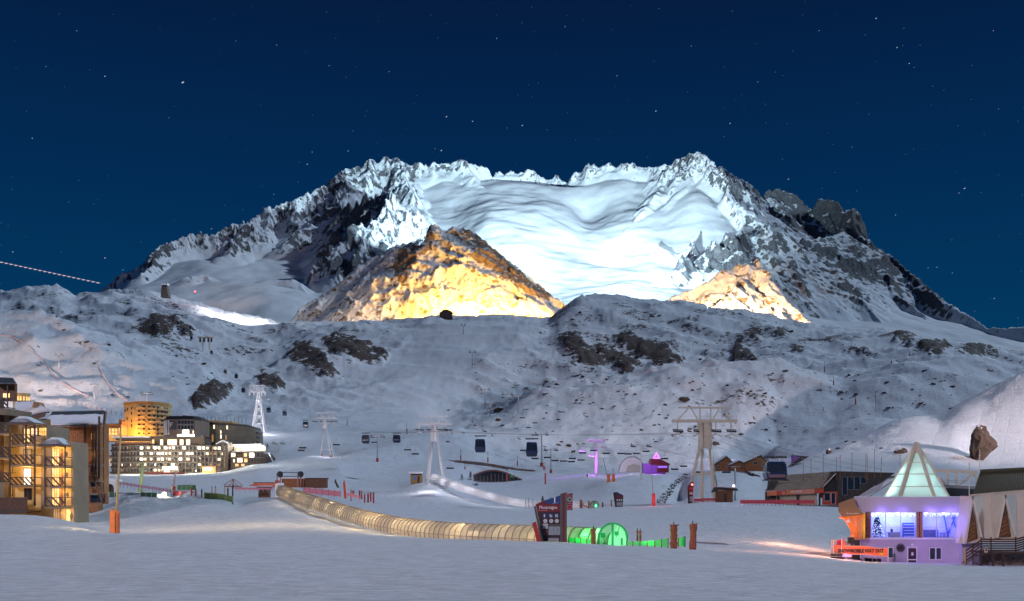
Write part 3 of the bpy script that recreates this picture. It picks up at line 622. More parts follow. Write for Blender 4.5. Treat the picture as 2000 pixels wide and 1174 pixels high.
M_FRAMEG = mat('grey_frame', (0.25, 0.26, 0.28), 0.5, noise=0.1)
W_WARM = lit_window('warm_lit_window', (1.0, 0.42, 0.07), (1.0, 0.70, 0.28), 1.5)
W_WARMB = lit_window('bright_lit_window', (1.0, 0.62, 0.30), (1.0, 0.86, 0.62), 2.6)
W_DIM = lit_window('dim_lit_window', (0.55, 0.24, 0.06), (0.8, 0.42, 0.14), 0.7)
W_HOT = lit_window('glaring_lit_window', (1.0, 0.80, 0.55), (1.0, 0.97, 0.86), 7.0, 0.5)
M_GALV = mat('galvanised_steel', (0.42, 0.43, 0.45), 0.45, 0.5, noise=0.1, scale=2)
M_WHITEP = mat('white_painted_steel', (0.82, 0.80, 0.78), 0.5, noise=0.06, scale=1.5)
M_DARKM = mat('dark_lift_machinery', (0.05, 0.055, 0.06), 0.5, 0.3, noise=0.2)
M_CREAMP = mat('cream_painted_steel', (0.66, 0.57, 0.44), 0.5, noise=0.08, scale=1)
M_CABLE = mat('steel_rope', (0.32, 0.32, 0.35), 0.5, 0.5, noise=0)
M_ORANGE = mat('orange_pad', (0.80, 0.20, 0.03), 0.6, noise=0.12, scale=2)
M_REDPAD = mat('red_pad', (0.42, 0.05, 0.03), 0.65, noise=0.25, scale=3)
M_RUST = mat('worn_red_brown_pad', (0.30, 0.075, 0.035), 0.75, noise=0.35, scale=4)
M_REDNET = mat('red_safety_net', (0.55, 0.07, 0.10), 0.8, noise=0.25, scale=3)
M_PINKNET = mat('pink_safety_net', (0.75, 0.28, 0.33), 0.8, noise=0.2, scale=3)
M_GREENNET = mat('green_safety_net', (0.05, 0.16, 0.09), 0.8, noise=0.25, scale=3)
M_LIME = mat('lime_mesh_screen', (0.12, 0.62, 0.20), 0.7, noise=0.15, scale=2)
M_NAVY = mat('navy_cabin_shell', (0.015, 0.03, 0.085), 0.22, noise=0.05, spec=0.7)
M_CABGL = mat('cabin_glass', (0.02, 0.025, 0.035), 0.08, noise=0.0, spec=1.0)
M_ROCK = terrain_mat('boulder_rock', (0.035, 0.027, 0.022), (0.13, 0.09, 0.065), (0.8, 0.81, 0.84), 1.1, 0.9, 0.25)
M_BLACK = mat('black_steel', (0.02, 0.02, 0.022), 0.5, noise=0.1)
M_CLAD = mat('olive_grey_cladding', (0.15, 0.145, 0.115), 0.7, noise=0.2, scale=0.3)
M_HOTEL = mat('dark_hotel_cladding', (0.085, 0.06, 0.045), 0.7, noise=0.25, scale=0.4)
M_SLATE = mat('slate_brick', (0.055, 0.05, 0.045), 0.8, noise=0.35, scale=1.5, bump=0.5)
M_BROWNROOF = mat('weathered_copper_brown_sheet', (0.26, 0.19, 0.14), 0.55, 0.1, noise=0.18, scale=0.6)
M_REDFASC = mat('red_fascia', (0.50, 0.07, 0.03), 0.5, noise=0.15)
M_ORFASC = mat('orange_red_fascia', (0.62, 0.20, 0.09), 0.5, noise=0.15)
M_STONE = mat('rubble_stone', (0.20, 0.15, 0.13), 0.9, noise=0.4, scale=2.5, bump=0.8)
M_CONCRETE = mat('pale_concrete', (0.45, 0.40, 0.30), 0.85, noise=0.12, scale=0.6)
M_WHITE = mat('white_print', (0.80, 0.80, 0.80), 0.6, noise=0.03)
M_PINE = mat('pine_needles', (0.035, 0.055, 0.035), 0.8, noise=0.3, scale=6)
M_TRUNK = mat('bark', (0.08, 0.05, 0.035), 0.9, noise=0.3)
M_BUSH = mat('frosted_twigs', (0.20, 0.18, 0.17), 0.9, noise=0.35, scale=5)

class Fr:
    """drawing frame: photo pixels at one distance -> local metres"""
    def __init__(s, px0, py0, Y):
        s.px0, s.py0, s.Y, s.k = px0, py0, Y, Y / FP; s.o = P(px0, py0, Y)
    def x(s, px): return (px - s.px0) * s.k
    def z(s, py): return (s.py0 - py) * s.k
    def p(s, px, py, y=0.0): return (s.x(px), y, s.z(py))
    def q(s, px, py, y=0.0): return tuple(P(px, py, s.Y + y) - s.o)
    def qbox(s, name, m, par, x0, x1, yt, yb, y0, y1, **kw):
        a = [s.q(x0, yb, y0), s.q(x1, yb, y0)]; c = s.q(x0, yt, y0)
        return MB().box(a[0][0], a[1][0], y0, y1, a[0][2], c[2]).build(name, m, par, **kw)
    def b(s, mb, x0, x1, yt, yb, y0=0.0, y1=0.2): return mb.box(s.x(x0), s.x(x1), y0, y1, s.z(yb), s.z(yt))
    def box(s, name, m, par, x0, x1, yt, yb, y0=0.0, y1=0.2, bevel=0, label=None):
        return s.b(MB(), x0, x1, yt, yb, y0, y1).build(name, m, par, bevel=bevel, label=label)
    def poly(s, name, m, par, pts, y0, y1, label=None):
        return MB().prism([s.p(a, b, y0) for a, b in pts], (0, y1 - y0, 0)).build(name, m, par, label=label)
def window(fr, par, x0, x1, yt, yb, glass, y=0.0, cols=1, rows=1, frame=None, t=0.07, proud=0.06):
    """frame (with mullions) standing proud of the wall, pane behind it"""
    f = MB(); X0, X1, Z0, Z1 = fr.x(x0), fr.x(x1), fr.z(yb), fr.z(yt)
    f.box(X0 - t, X1 + t, y - proud, y + 0.02, Z0 - t, Z0); f.box(X0 - t, X1 + t, y - proud, y + 0.02, Z1, Z1 + t)
    f.box(X0 - t, X0, y - proud, y + 0.02, Z0, Z1); f.box(X1, X1 + t, y - proud, y + 0.02, Z0, Z1)
    for i in range(1, cols):
        xm = X0 + (X1 - X0) * i / cols; f.box(xm - t * .35, xm + t * .35, y - proud * .8, y + 0.02, Z0, Z1)
    for i in range(1, rows):
        zm = Z0 + (Z1 - Z0) * i / rows; f.box(X0, X1, y - proud * .7, y + 0.02, zm - t * .3, zm + t * .3)
    w = f.build('window', frame or M_FRAMEG, par)
    MB().box(X0, X1, y - 0.025, y - 0.005, Z0, Z1).build('pane', glass, w)
    return w
def sheet_roof(par, pts, m, rib_m=None, n=20, name='roof', snow=0.0, rib=0.07):
    """pts: eave-left, eave-right, ridge-right, ridge-left (local metres); ribs run from eave to ridge"""
    a, b, c, d = [Vector(q) for q in pts]
    nrm = (b - a).cross(d - a).normalized()
    if nrm.z < 0: nrm = -nrm
    MB().prism([a, b, c, d], -nrm * 0.14).build(name, m, par)
    mb = MB()
    for i in range(n + 1):
        t = i / n; mb.beam(a.lerp(b, t) + nrm * 0.03, d.lerp(c, t) + nrm * 0.03, rib, 0.08)
    mb.build('roof_ribs', rib_m or m, par)
    if snow:
        s = MB(); N = 14; rr = random.Random(int(abs(a.x * 10) + abs(c.z * 7)) + 1)
        lo = [a.lerp(d, 0.02 + rr.random() * 0.05).lerp(b.lerp(c, 0.03 + rr.random() * 0.05), i / N) for i in range(N + 1)]
        hi = [a.lerp(d, snow - rr.random() * 0.08).lerp(b.lerp(c, snow - rr.random() * 0.08), i / N) for i in range(N + 1)]
        for i in range(N):
            s.hexa([lo[i] + nrm * 0.05, lo[i + 1] + nrm * 0.05, hi[i + 1] + nrm * 0.05, hi[i] + nrm * 0.05], [lo[i] + nrm * 0.32, lo[i + 1] + nrm * 0.34, hi[i + 1] + nrm * 0.14, hi[i] + nrm * 0.13])
        s.build('roof_snow', SNOWCAP, par, bevel=0.0)
def text(par, body, size, loc, m, name='lettering', rx=90, rz=0, align='CENTER', depth=0.01, sx=1.0, bold=0.0):
    cu = bpy.data.curves.new(name, 'FONT'); cu.body = body; cu.size = size; cu.extrude = depth; cu.offset = bold
    cu.align_x = align; cu.align_y = 'CENTER'; cu.resolution_u = 2
    tmp = bpy.data.objects.new('tmp', cu); col.objects.link(tmp)
    dg = bpy.context.evaluated_depsgraph_get(); me = bpy.data.meshes.new_from_object(tmp.evaluated_get(dg))
    bpy.data.objects.remove(tmp)
    me.materials.clear(); me.materials.append(m)
    o = bpy.data.objects.new(name, me); col.objects.link(o); o.parent = par
    o.location = loc; o.rotation_euler = (R(rx), 0, R(rz)); o.scale = (sx, 1, 1)
    return o
def disc(mb, c, r, y0, y1, n=20):
    return mb.tube((c[0], y0, c[2]), (c[0], y1, c[2]), r, n=n)
# ---------------------------------------------------------------- chalets on the left
def balcony(fr, par, x0, x1, yr0, yr1, y0=-1.9, y1=0.0, slab=True, rail_m=M_WOODD, dens=1.0, left=True, flip=False, ybot=None):
    """balcony: white slab, frame and diagonal timber slats on front and side"""
    X0, X1, Z0, Z1 = fr.x(x0), fr.x(x1), fr.z(yr1), fr.z(yr0)
    if slab: MB().box(X0, X1, y0, y1, Z0 - 0.26, Z0 - 0.06).build('balcony_floor', M_CREAM, par)
    r = MB(); t = 0.09
    for (a, b) in ((Z0, Z0 + t), (Z1 - t, Z1)): r.box(X0, X1, y0 - .04, y0 + .04, a, b); r.box(X1 - .04, X1 + .04, y0, y1, a, b); r.box(X0 - .04, X0 + .04, y0, y1, a, b)
    r.box(X0, X0 + t, y0 - .05, y0 + .05, Z0, Z1); r.box(X1 - t, X1, y0 - .05, y0 + .05, Z0, Z1)
    o = r.build('balcony_rail', rail_m, par)
    n = max(3, int((X1 - X0) / 0.60 * dens)); h = Z1 - Z0
    if n <= 0: return o
    sl = MB(); w = 0.21
    for i in range(-1, n + 1):
        xa = X0 + (X1 - X0) * i / n; xb = xa + h * 0.95
        xs, xe = (xa, xb) if not flip else (xb, xa)
        a, b = xs, xe; za, zb = Z1, Z0
        # clip to the panel
        def clip(xc):
            tt = (xc - a) / (b - a); return za + (zb - za) * tt
        lo, hi = min(a, b), max(a, b); L0, H0 = max(lo, X0 + w / 2), min(hi, X1 - w / 2)
        if H0 - L0 < 0.1: continue
        sl.beam((L0, y0, clip(L0)), (H0, y0, clip(H0)), 0.03, w)
    sl.build('slats', rail_m, o)
    return o
ch = Fr(100, 1020, 138)
A = thing('chalet', ch.o, 'cream rendered apartment chalet with lit balcony bays and snowy canopies at left edge', 'chalet')
# cream blank wall block (right), with slanted parapet
ch.poly('wall', M_CREAM, A, [(80, 1034), (80, 855), (142.5, 863), (144.5, 1034)], 0.0, 4.9)
ch.box('wall', M_CREAM2, A, -20, 84, 862, 1040, 1.9, 9.0)  # yellow colour stands for golden light inside the bays
ch.box('bay_glow_panel', M_CREAM2, A, 101, 139, 873, 990, -0.022, -0.003)  # thin added panel, golden bay light put into its colour
ch.box('wall', M_CREAM, A, -20, 7, 812, 1040, 0.2, 2.5)
ch.box('wall', M_CREAM, A, 6, 32, 812, 862, 1.6, 9.0)
ch.box('wall', M_CREAM, A, 32, 79, 829, 862, 1.95, 9.0)
# bay under the right canopy
def canopy(x0, x1, xa, yt, ye, yd0=-2.3, yd1=0.4):
    e = [ch.p(x0, ye, yd0), ch.p(x1, ye, yd0), ch.p(x1, ye, yd1 + 1), ch.p(x0, ye, yd1 + 1)]
    top = [ch.p(xa - 5, yt, -1.3), ch.p(xa + 5, yt, -1.3), ch.p(xa + 5, yt, 0.6), ch.p(xa - 5, yt, 0.6)]
    MB().hexa(e, top).build('canopy_roof', M_METALROOF, A)
    rb = MB()
    for i in range(15):
        t = i / 14; a = Vector(e[0]).lerp(Vector(e[1]), t); b = Vector(top[0]).lerp(Vector(top[1]), t); rb.beam(a + Vector((0, -.05, .03)), b + Vector((0, -.05, .03)), 0.07)
    rb.build('roof_ribs', M_METALROOF, A)
    def up(v, d): return tuple(Vector(v) + Vector((0, 0, d)))
    sn = [tuple(Vector(e[i]).lerp(Vector(top[i]), 0.12) + Vector((0, 0, 0.03))) for i in range(4)]
    MB().hexa([up(v, .02) for v in sn], [up(v, .16) for v in top]).build('roof_snow', SNOWCAP, A)
    MB().box(ch.x(x0), ch.x(x1), yd0, yd0 + .15, ch.z(ye) - .22, ch.z(ye) - 0.01).build('eaves_board', M_WOODM, A)
canopy(90, 140, 114, 857.5, 871)
for (yr0, yr1) in ((893, 911), (932.5, 950.5), (971, 989)): balcony(ch, A, 101, 139.5, yr0, yr1, dens=0.9, flip=False)
for px_ in (100.3, 138.8): ch.box('post', M_WOODD, A, px_ - 1.1, px_ + 1.1, 871, 989, -1.98, -1.80)
for (yt, yb) in ((876, 909), (915, 948), (954, 987)): window(ch, A, 102.5, 116, yt, yb, W_WARM, -0.03, 3, 1, M_WOODM)
for (yt, yb) in ((915, 948), (954, 987), (876, 909)): ch.box('shutter', M_WOODM, A, 118, 124, yt, yb, -0.06, -0.025)
def lens(px_, py_, h=11):
    m_ = MB(); pts = [(px_, py_ - h / 2), (px_ + 2.6, py_ - 2), (px_ + 2.6, py_ + 2), (px_, py_ + h / 2), (px_ - 2.6, py_ + 2), (px_ - 2.6, py_ - 2)]
    m_.prism([ch.p(a, b, -0.08) for a, b in pts], (0, 0.07, 0)).build('lantern_window', M_WOODD, A)
for q in ((130, 887), (131, 927), (132, 966), (139.5, 1008, 15)): lens(*q)
window(ch, A, 105, 117, 994, 1016, W_DIM, -0.01, 3, 1, M_WOODD)
ch.box('door', lit_window('lit_doorway', (1.0, .55, .12), (1.0, .72, .25), 1.3), A, 129.5, 137, 995, 1021, -0.03, -0.006)
ch.box('door_recess', M_CREAM, A, 120, 129, 994, 1018, -0.05, -0.004)
# left bay with three glazed levels
canopy(29, 83, 52, 816.5, 829)
for (yr0, yr1) in ((850, 869), (889, 908), (932, 948)): balcony(ch, A, 33.5, 80, yr0, yr1, dens=1.0)
for px_ in (33.3, 63.5): ch.box('post', M_WOODD, A, px_ - 1.1, px_ + 1.1, 829, 908 if px_ > 50 else 985, -1.98, -1.80)
ch.box('post', M_WOODD, A, 79.2, 82, 829, 988, -1.98, -1.80)
window(ch, A, 34, 45, 836, 868, W_WARM, 1.93, 2, 1, M_WOODM)
window(ch, A, 48, 60, 835, 849, lit_window('pinkish_lit_window', (1, .5, .25), (1, .78, .6), 1.6), 1.93, 2, 2, M_WOODM)
window(ch, A, 64, 78, 834, 849, W_WARM, 1.93, 4, 2, M_WOODM)
window(ch, A, 34, 48, 877, 906, W_DIM, 1.88, 2, 1, M_WOODD)
window(ch, A, 34, 48, 915, 946, W_WARMB, 1.88, 2, 1, M_WOODM)
window(ch, A, 35, 49, 954, 976, M_GLASSD, 1.88, 2, 1, M_WOODM)
# far left column of balconies
for (yr0, yr1) in ((827, 847), (874, 894), (923, 942)): balcony(ch, A, 7, 31, yr0, yr1, dens=1.3)
for (yt, yb) in ((852, 872), (905, 922), (951, 968)): window(ch, A, 8, 13, yt, yb, W_DIM, 1.55, 1, 1, M_WOODD)
ch.box('post', M_WOODD, A, 3.2, 7, 780, 942, -2.0, 0.1)
# timber box on top
ch.box('wall', M_WOODM, A, -20, 27.5, 748, 783, 0.2, 0.9)
window(ch, A, 5, 18.5, 768, 778, W_WARM, 0.15, 1, 1, M_WOODD)
balcony(ch, A, 4, 29, 779, 799, y0=-1.9, y1=0.2, dens=1.3, slab=False)
MB().hexa([ch.p(6, 812, -1.7), ch.p(25, 812, -1.7), ch.p(25, 812, 5), ch.p(6, 812, 5)], [ch.p(4, 800, -1.95), ch.p(29, 800, -1.95), ch.p(29, 800, 5), ch.p(4, 800, 5)]).build('balcony_floor', M_CREAM, A)
for px_ in (4.5, 28.2): ch.box('post', M_WOODD, A, px_ - 1, px_ + 1, 748, 799, -1.97, -1.8)
sheet_roof(A, [ch.q(-25, 748, -2.6), ch.q(31, 748, -2.6), ch.q(24, 738.5, 1.0), ch.q(-25, 736, 1.0)], M_METALROOF, n=18)
# terrace rail at the foot
for (a, b, t_, u_) in ((-20, 46, 971, 997), (46, 81, 971, 997)):
    o_ = ch.box('terrace_board', M_WOODD, A, a, b, t_ + 2, u_, -4.1, -4.0)
ch.box('terrace_floor', M_WOODD, A, -20, 80, 997, 1001, -4.3, 0.0)
tr = MB()
for i in range(22):
    xa = -15 + i * 4.3; tr.beam(ch.p(xa, 974, -4.16), ch.p(xa + 9, 994, -4.16), 0.03, 0.12)
tr.box(ch.x(-20), ch.x(81), -4.22, -4.12, ch.z(973), ch.z(971)); tr.build('slats', M_WOODM, A)
ch.box('terrace_board', M_WOODD, A, -20, 21, 962, 970, -4.15, -4.05)
for (x_, z_, p_) in ((120, 920, 90), (120, 958, 70), (118, 880, 60), (60, 915, 130), (60, 835, 60), (132, 1002, 60), (60, 875, 45), (18, 908, 30), (16, 806, 25), (18, 860, 22)):
    v = Vector(ch.p(x_, z_, -1.0)) + ch.o; bulb('balcony_lamp', v, p_ * 2.7, (1.0, 0.56, 0.15), 0.12)

# chalet behind, ribbed snowy roof and larch walls
cb = Fr(150, 985, 168)
B = thing('chalet', cb.o, 'larch clad chalet with long snowy ribbed roof and stacked side balconies behind the cream block', 'chalet')
cb.box('wall', M_WOODL, B, 88, 190, 826, 1000, 0.0, 2.4)
bd = MB()
for i in range(26): cb.b(bd, 92 + i * 3.7, 92.5 + i * 3.7, 833, 870, -0.05, -0.002)
bd.build('board_joints', M_WOODM, B)
sheet_roof(B, [cb.q(84, 833, -2.0), cb.q(200, 831, -2.0), cb.q(203, 802, 5.0), cb.q(103, 804, 5.0)], M_METALROOF, n=44, snow=0.75)
MB().prism([cb.q(203.6, 803, 5.0), cb.q(200.6, 831, -2.0), cb.q(202, 836, -2.0), cb.q(206, 808, 5.0)], (0.25, 0, 0)).build('gable_board', M_WOODM, B)
window(cb, B, 131, 135, 855, 862, W_WARM, -0.02, 1, 1, M_WOODD)
cb.box('wall', M_WOODL, B, 186, 191, 826, 985, 2.5, 4.6)
for (x_, a, b) in ((191, 832, 925), (196.5, 832, 925), (203, 815, 935), (176, 832, 866)): cb.box('post', M_WOODD, B, x_ - 1.6, x_ + 1.6, a, b, -2.1, -1.8)
for k, (yr0, yr1) in enumerate(((863, 873), (896, 906), (929, 938), (951, 963))):
    balcony(cb, B, 173, 190, yr0, yr1, y0=-2, y1=0, rail_m=M_WOODL, dens=1.6)
    cb.box('balcony_floor', M_CREAM, B, 173.5, 192, yr1 + 1, yr1 + 4, -1.9, 2.4)
for (a, b, c, d, w) in ((178, 189, 846, 859, W_DIM), (180, 188, 882, 893, W_DIM), (178, 189, 914, 926, M_GLASSD), (178, 196, 942, 950, M_GLASSD), (177, 205, 966, 981, M_GLASSD)): window(cb, B, a, b, c, d, w, -0.02, 2, 1, M_WOODD)
st_ = MB()
for i in range(12): st_.beam(cb.p(192 + i * 1.6, 924 + i * 4.4, -2.4), cb.p(196 + i * 1.6, 924 + i * 4.4, -1.2), 0.5, 0.08)
st_.beam(cb.p(191, 922, -2.4), cb.p(211, 980, -2.4), 0.14, 0.3); st_.beam(cb.p(195, 914, -2.4), cb.p(214, 972, -2.4), 0.08, 0.08)
for i in range(8): st_.beam(cb.p(193 + i * 2.5, 924 + i * 7, -2.4), cb.p(195.5 + i * 2.5, 916 + i * 7, -2.4), 0.06)
st_.build('stairs', M_WOODM, B)
bulb('chalet_lamp', cb.o + Vector(cb.p(120, 862, -3)), 190, (1.0, 0.45, 0.12), 0.3)
bulb('chalet_lamp', cb.o + Vector(cb.p(184, 888, -2.6)), 60, (1.0, 0.55, 0.18), 0.2)
bulb('chalet_lamp', cb.o + Vector(cb.p(200, 850, -4)), 60, (1.0, 0.5, 0.15), 0.2)
# snowy roof between
cc = Fr(60, 860, 152)
C_ = thing('chalet', cc.o, 'chalet with snow covered roof and brown eaves behind the first balcony bay', 'chalet')
cc.box('wall', M_WOODL, C_, 28, 90, 818, 900, 0, 1.5)
sheet_roof(C_, [cc.q(28, 819, -1.5), cc.q(97, 805, -1.5), cc.q(67, 783, 4), cc.q(30, 784, 4)], M_METALROOF, n=26, snow=0.95)
cc.poly('eaves_board', M_WOODM, C_, [(56, 816), (97, 806.5), (94, 815), (70, 822)], -1.4, -1.1)
cc.poly('dormer', M_WOODL, C_, [(63, 795), (67, 784), (71, 795)], -0.1, 3)
bulb('chalet_lamp', cc.o + Vector(cc.p(68, 792, -1.6)), 12, (1, .55, .15), .1)
# round terrace building far behind
cr_ = Fr(42, 784, 300)
D = thing('round_building', cr_.o, 'small curved building with amber lit arcade just above the snowy chalet roof', 'building')
m1 = MB(); m1.lathe([(2.3, -4), (2.3, 1.6), (2.5, 1.6), (2.5, 2.3), (0.01, 2.4)], 20); m1.build('wall', M_CREAM2, D)
for i in range(9):
    an = R(190 + i * 20); x_, y_ = 2.34 * math.cos(an), 2.34 * math.sin(an)
    MB().beam((x_, y_, 0.1), (x_, y_, 1.3), 0.45, 0.1).build('window', W_WARM, D)
bulb('terrace_lamp', cr_.o + Vector((-1, -4, 1)), 130, (1, .5, .12), .2)
# arched porch
pr = Fr(218, 966, near_hit(218, 966, 205))
E = thing('porch', pr.o, 'small white porch with snowy top and dark arched opening behind slanted pole', 'porch')
arch = [(205, 966), (205, 936), (213, 933.5), (226, 935), (229, 942), (229, 966), (222.5, 966)] + [(214.5 + 8 * math.cos(t), 955 - 10 * math.sin(t)) for t in [i * math.pi / 10 for i in range(11)]] + [(206.5, 966)]
pr.poly('wall', M_FRAMEW, E, arch, 0, 0.5)
pr.box('back_wall', M_WOODD, E, 206, 224, 944, 966, 2.0, 2.2)
MB().hexa([pr.p(203, 937, -.3), pr.p(231, 941, -.3), pr.p(231, 941, 3), pr.p(203, 937, 3)], [pr.p(204, 934, -.2), pr.p(229, 936, -.2), pr.p(229, 936, 2.8), pr.p(204, 934, 2.8)]).build('roof_snow', SNOWCAP, E)
bulb('porch_lamp', pr.o + Vector(pr.p(210, 950, -2.5)), 40, (0.9, 1.0, .6), .1)

# ---------------------------------------------------------------- hotels across the piste
HY_ = 425
h = Fr(350, 925, HY_)
H = thing('hotel', h.o, 'long dark terraced hotel of five floors with rows of glaring lit rooms', 'hotel')
def bend(px_): return 10.0 * ((px_ - 330) / 150.0) ** 2
segs = [(205, 250), (250, 300), (300, 350), (350, 400), (400, 436)]
for a, b in segs:
    mb = MB(); ya, yb = bend(a), bend(b)
    top = 866 if b <= 300 else 870
    mb.hexa([h.p(a, 940, ya), h.p(b, 940, yb), h.p(b, 940, yb + 14), h.p(a, 940, ya + 14)], [h.p(a, top, ya), h.p(b, top, yb), h.p(b, top, yb + 14), h.p(a, top, ya + 14)])
    mb.build('wall', M_HOTEL, H)
rows = [870.5, 881.5, 892.5, 903.5, 914]
hl = MB(); hv = MB()
for r_ in rows + [925]:
    for a, b in segs:
        ya, yb = bend(a), bend(b)
        hl.hexa([h.p(a, r_ + .5, ya - 1.3), h.p(b, r_ + .5, yb - 1.3), h.p(b, r_ + .5, yb), h.p(a, r_ + .5, ya)], [h.p(a, r_ - .5, ya - 1.3), h.p(b, r_ - .5, yb - 1.3), h.p(b, r_ - .5, yb), h.p(a, r_ - .5, ya)])
hl.build('balcony_slabs', mat('snowy_balcony_edge', (0.27, 0.25, 0.23), 0.8), H)
rails = MB()
for r_ in rows[1:] + [925]:
    for a, b in segs:
        ya, yb = bend(a), bend(b); rails.beam(h.p(a, r_ - 2.6, ya - 1.25), h.p(b, r_ - 2.6, yb - 1.25), 0.06, 0.75)
rails.build('balcony_fronts', M_HOTEL, H)
wins = [(207 + i * 7.1) for i in range(32)]
HOT = {(0, 9), (0, 13), (0, 14), (0, 16), (0, 18), (0, 21), (0, 26), (0, 30), (1, 9), (1, 12), (1, 14), (1, 15), (1, 22), (1, 23), (2, 9), (2, 15), (3, 3), (3, 6), (3, 18), (0, 25), (2, 20)}
WRM = {(0, 11), (0, 17), (1, 16), (1, 17), (2, 10), (2, 14), (2, 12), (2, 22), (3, 10), (3, 25), (1, 20), (4, 13), (4, 14), (4, 15), (4, 16), (2, 17), (0, 27), (0, 29), (1, 27), (3, 2), (2, 30), (1, 31)}
wr = random.Random(3)
lam = []
for r_i, r_ in enumerate(rows):
    for i, wx_ in enumerate(wins):
        if wx_ > 432: continue
        yy = bend(wx_) - 0.02
        g = W_HOT if (r_i, i) in HOT else (W_WARMB if (r_i, i) in WRM else (W_DIM if wr.random() < 0.14 else M_GLASSD))
        if r_i == 4 and wx_ > 392: continue
        wide = 5.0 if g in (W_HOT, W_WARMB) else 3.6
        w = MB(); x0, x1 = h.x(wx_ + .6), h.x(wx_ + .6 + wide); z0, z1 = h.z(r_ + 8.3), h.z(r_ + 2.0)
        w.box(x0 - .08, x1 + .08, yy - .08, yy, z1, z1 + .1); w.box(x0 - .08, x0, yy - .08, yy, z0, z1); w.box(x1, x1 + .08, yy - .08, yy, z0, z1); w.box((x0 + x1) / 2 - .05, (x0 + x1) / 2 + .05, yy - .08, yy, z0, z1)
        wo = w.build('window', M_FRAMEG, H); MB().box(x0, x1, yy - .04, yy - .002, z0, z1).build('pane', g, wo)
        hv.box(x1 + .55, x1 + .75, yy - 1.25, yy, z0 - .3, z1 + .4)
tag(hv.build('balcony_dividers', mat('pale_divider', (0.30, 0.27, 0.24), 0.8), H), None, None, None, 'stuff')
# attic storey with tall lit windows
h.box('attic_wall', M_HOTEL, H, 292, 396, 853.5, 870, 2.2, 12)
h.box('attic_cornice', M_BLACK, H, 290, 398, 852, 853.7, 1.6, 12)
for (a, b, g) in ((293.5, 298, W_WARM), (309.5, 315, W_WARMB), (324, 342, W_WARMB), (348, 355, W_WARMB), (360.5, 368, W_WARMB)): window(h, H, a, b, 858, 868.5, g, 2.15, 3 if b - a > 10 else 2, 1, M_WOODD)
h.box('terrace_canopy', M_HOTEL, H, 222, 291, 855, 859, 2.0, 10)
h.box('terrace_front', W_DIM, H, 230, 290, 861, 865, 4.0, 4.2)
h.box('terrace_rail', M_WOODM, H, 222, 291, 864, 868, 1.3, 1.45)
h.box('roof_snow', SNOWCAP, H, 215, 288, 851.5, 854.5, 2.4, 12)
# right wing below the floodlit terrace
h.poly('wing_wall', M_HOTEL, H, [(435, 885), (510, 885), (517, 893), (508, 907), (470, 915), (435, 921)], 6, 20)
h.poly('wing_base', mat('brown_plinth', (0.16, 0.11, 0.09), 0.8), H, [(436, 904), (500, 904), (498, 912), (470, 917), (436, 923)], 5.4, 5.95)
h.box('wing_balcony', mat('snowy_balcony_edge', (0.5, 0.46, 0.42), 0.8), H, 434, 516, 880.5, 882.5, 4.4, 8)
h.box('wing_balcony', mat('snowy_balcony_edge', (0.5, 0.46, 0.42), 0.8), H, 434, 510, 892.5, 893.5, 4.8, 8)
for (a, b, t_, u_, g) in ((444, 452, 884, 891, W_WARMB), (469, 475, 884, 891, W_WARM), (480, 489, 884, 892, W_HOT), (448, 451, 896, 902, W_WARMB), (456, 466, 894, 902, W_WARMB), (470, 476, 895, 902, W_WARM), (453, 459, 905.5, 910, W_WARM), (465, 471, 905.5, 910, W_WARM), (479, 482, 905, 910, M_GLASSD), (441, 444, 905, 910, M_GLASSD), (484, 488, 896, 902, M_GLASSD), (495, 499, 896, 902, M_GLASSD), (440, 443, 896, 902, M_GLASSD), (495, 500, 884, 891, M_GLASSD)):
    window(h, H, a, b, t_, u_, g, 5.3 if t_ > 904 else 5.9, 2, 1)
h.box('stair_tower', M_HOTEL, H, 431, 441, 862, 925, 3.0, 9)
MB().prism([h.p(419, 866, 1.5), h.p(431, 859.5, 1.5), h.p(441, 862.5, 1.5), h.p(441, 864.5, 1.5), h.p(431, 861.5, 1.5), h.p(420, 867.5, 1.5)], (0, 8, 0)).build('tower_roof', SNOWCAP, H)
for k in range(3): window(h, H, 433.5, 437, 866 + k * 6, 870.5 + k * 6, M_GLASSD, 2.95, 1, 1)
ft = thing('floodlit_terrace', P(470, 880, 435), 'terrace lined with a row of blinding white floodlights above the hotel wing', 'terrace')
t_ = Fr(470, 880, 435)
t_.box('terrace_wall', M_CONCRETE, ft, 437, 512, 869, 880, 6, 7)
t_.box('terrace_roof', SNOWCAP, ft, 437, 506, 866.5, 869, 3.5, 9)
W_FLOOD = mat('white_floodlight_glass', (0.8, 0.8, 0.8), 0.4, noise=0, emit=(1.0, 0.98, 0.86), strength=14)
for i in range(15):
    px_ = 440 + i * 4.5
    if i in (1, 2): continue
    big = i > 5
    m_ = MB(); t_.b(m_, px_, px_ + (4.0 if big else 3.6), 871 if big else 869.5, 877 if big else 872, 5.7, 5.9); m_.build('floodlight', W_FLOOD, ft)
m_ = MB(); m_.beam(t_.p(437, 880, 3), t_.p(519, 882.5, 3), 0.3); m_.beam(t_.p(519, 882.5, 3), t_.p(523, 887, 2), .5); m_.beam(t_.p(523, 887, 2), t_.p(539, 905, -4), .4); m_.build('handrail', SNOWCAP, ft)
for px_, e_ in ((478, 2600), (492, 3000), (505, 1800), (450, 900)):
    bulb('terrace_floodlight', P(px_, 872, 435) + Vector((0, -4, 0.6)), e_ * 1.6, (1.0, 0.97, 0.86), 0.6)
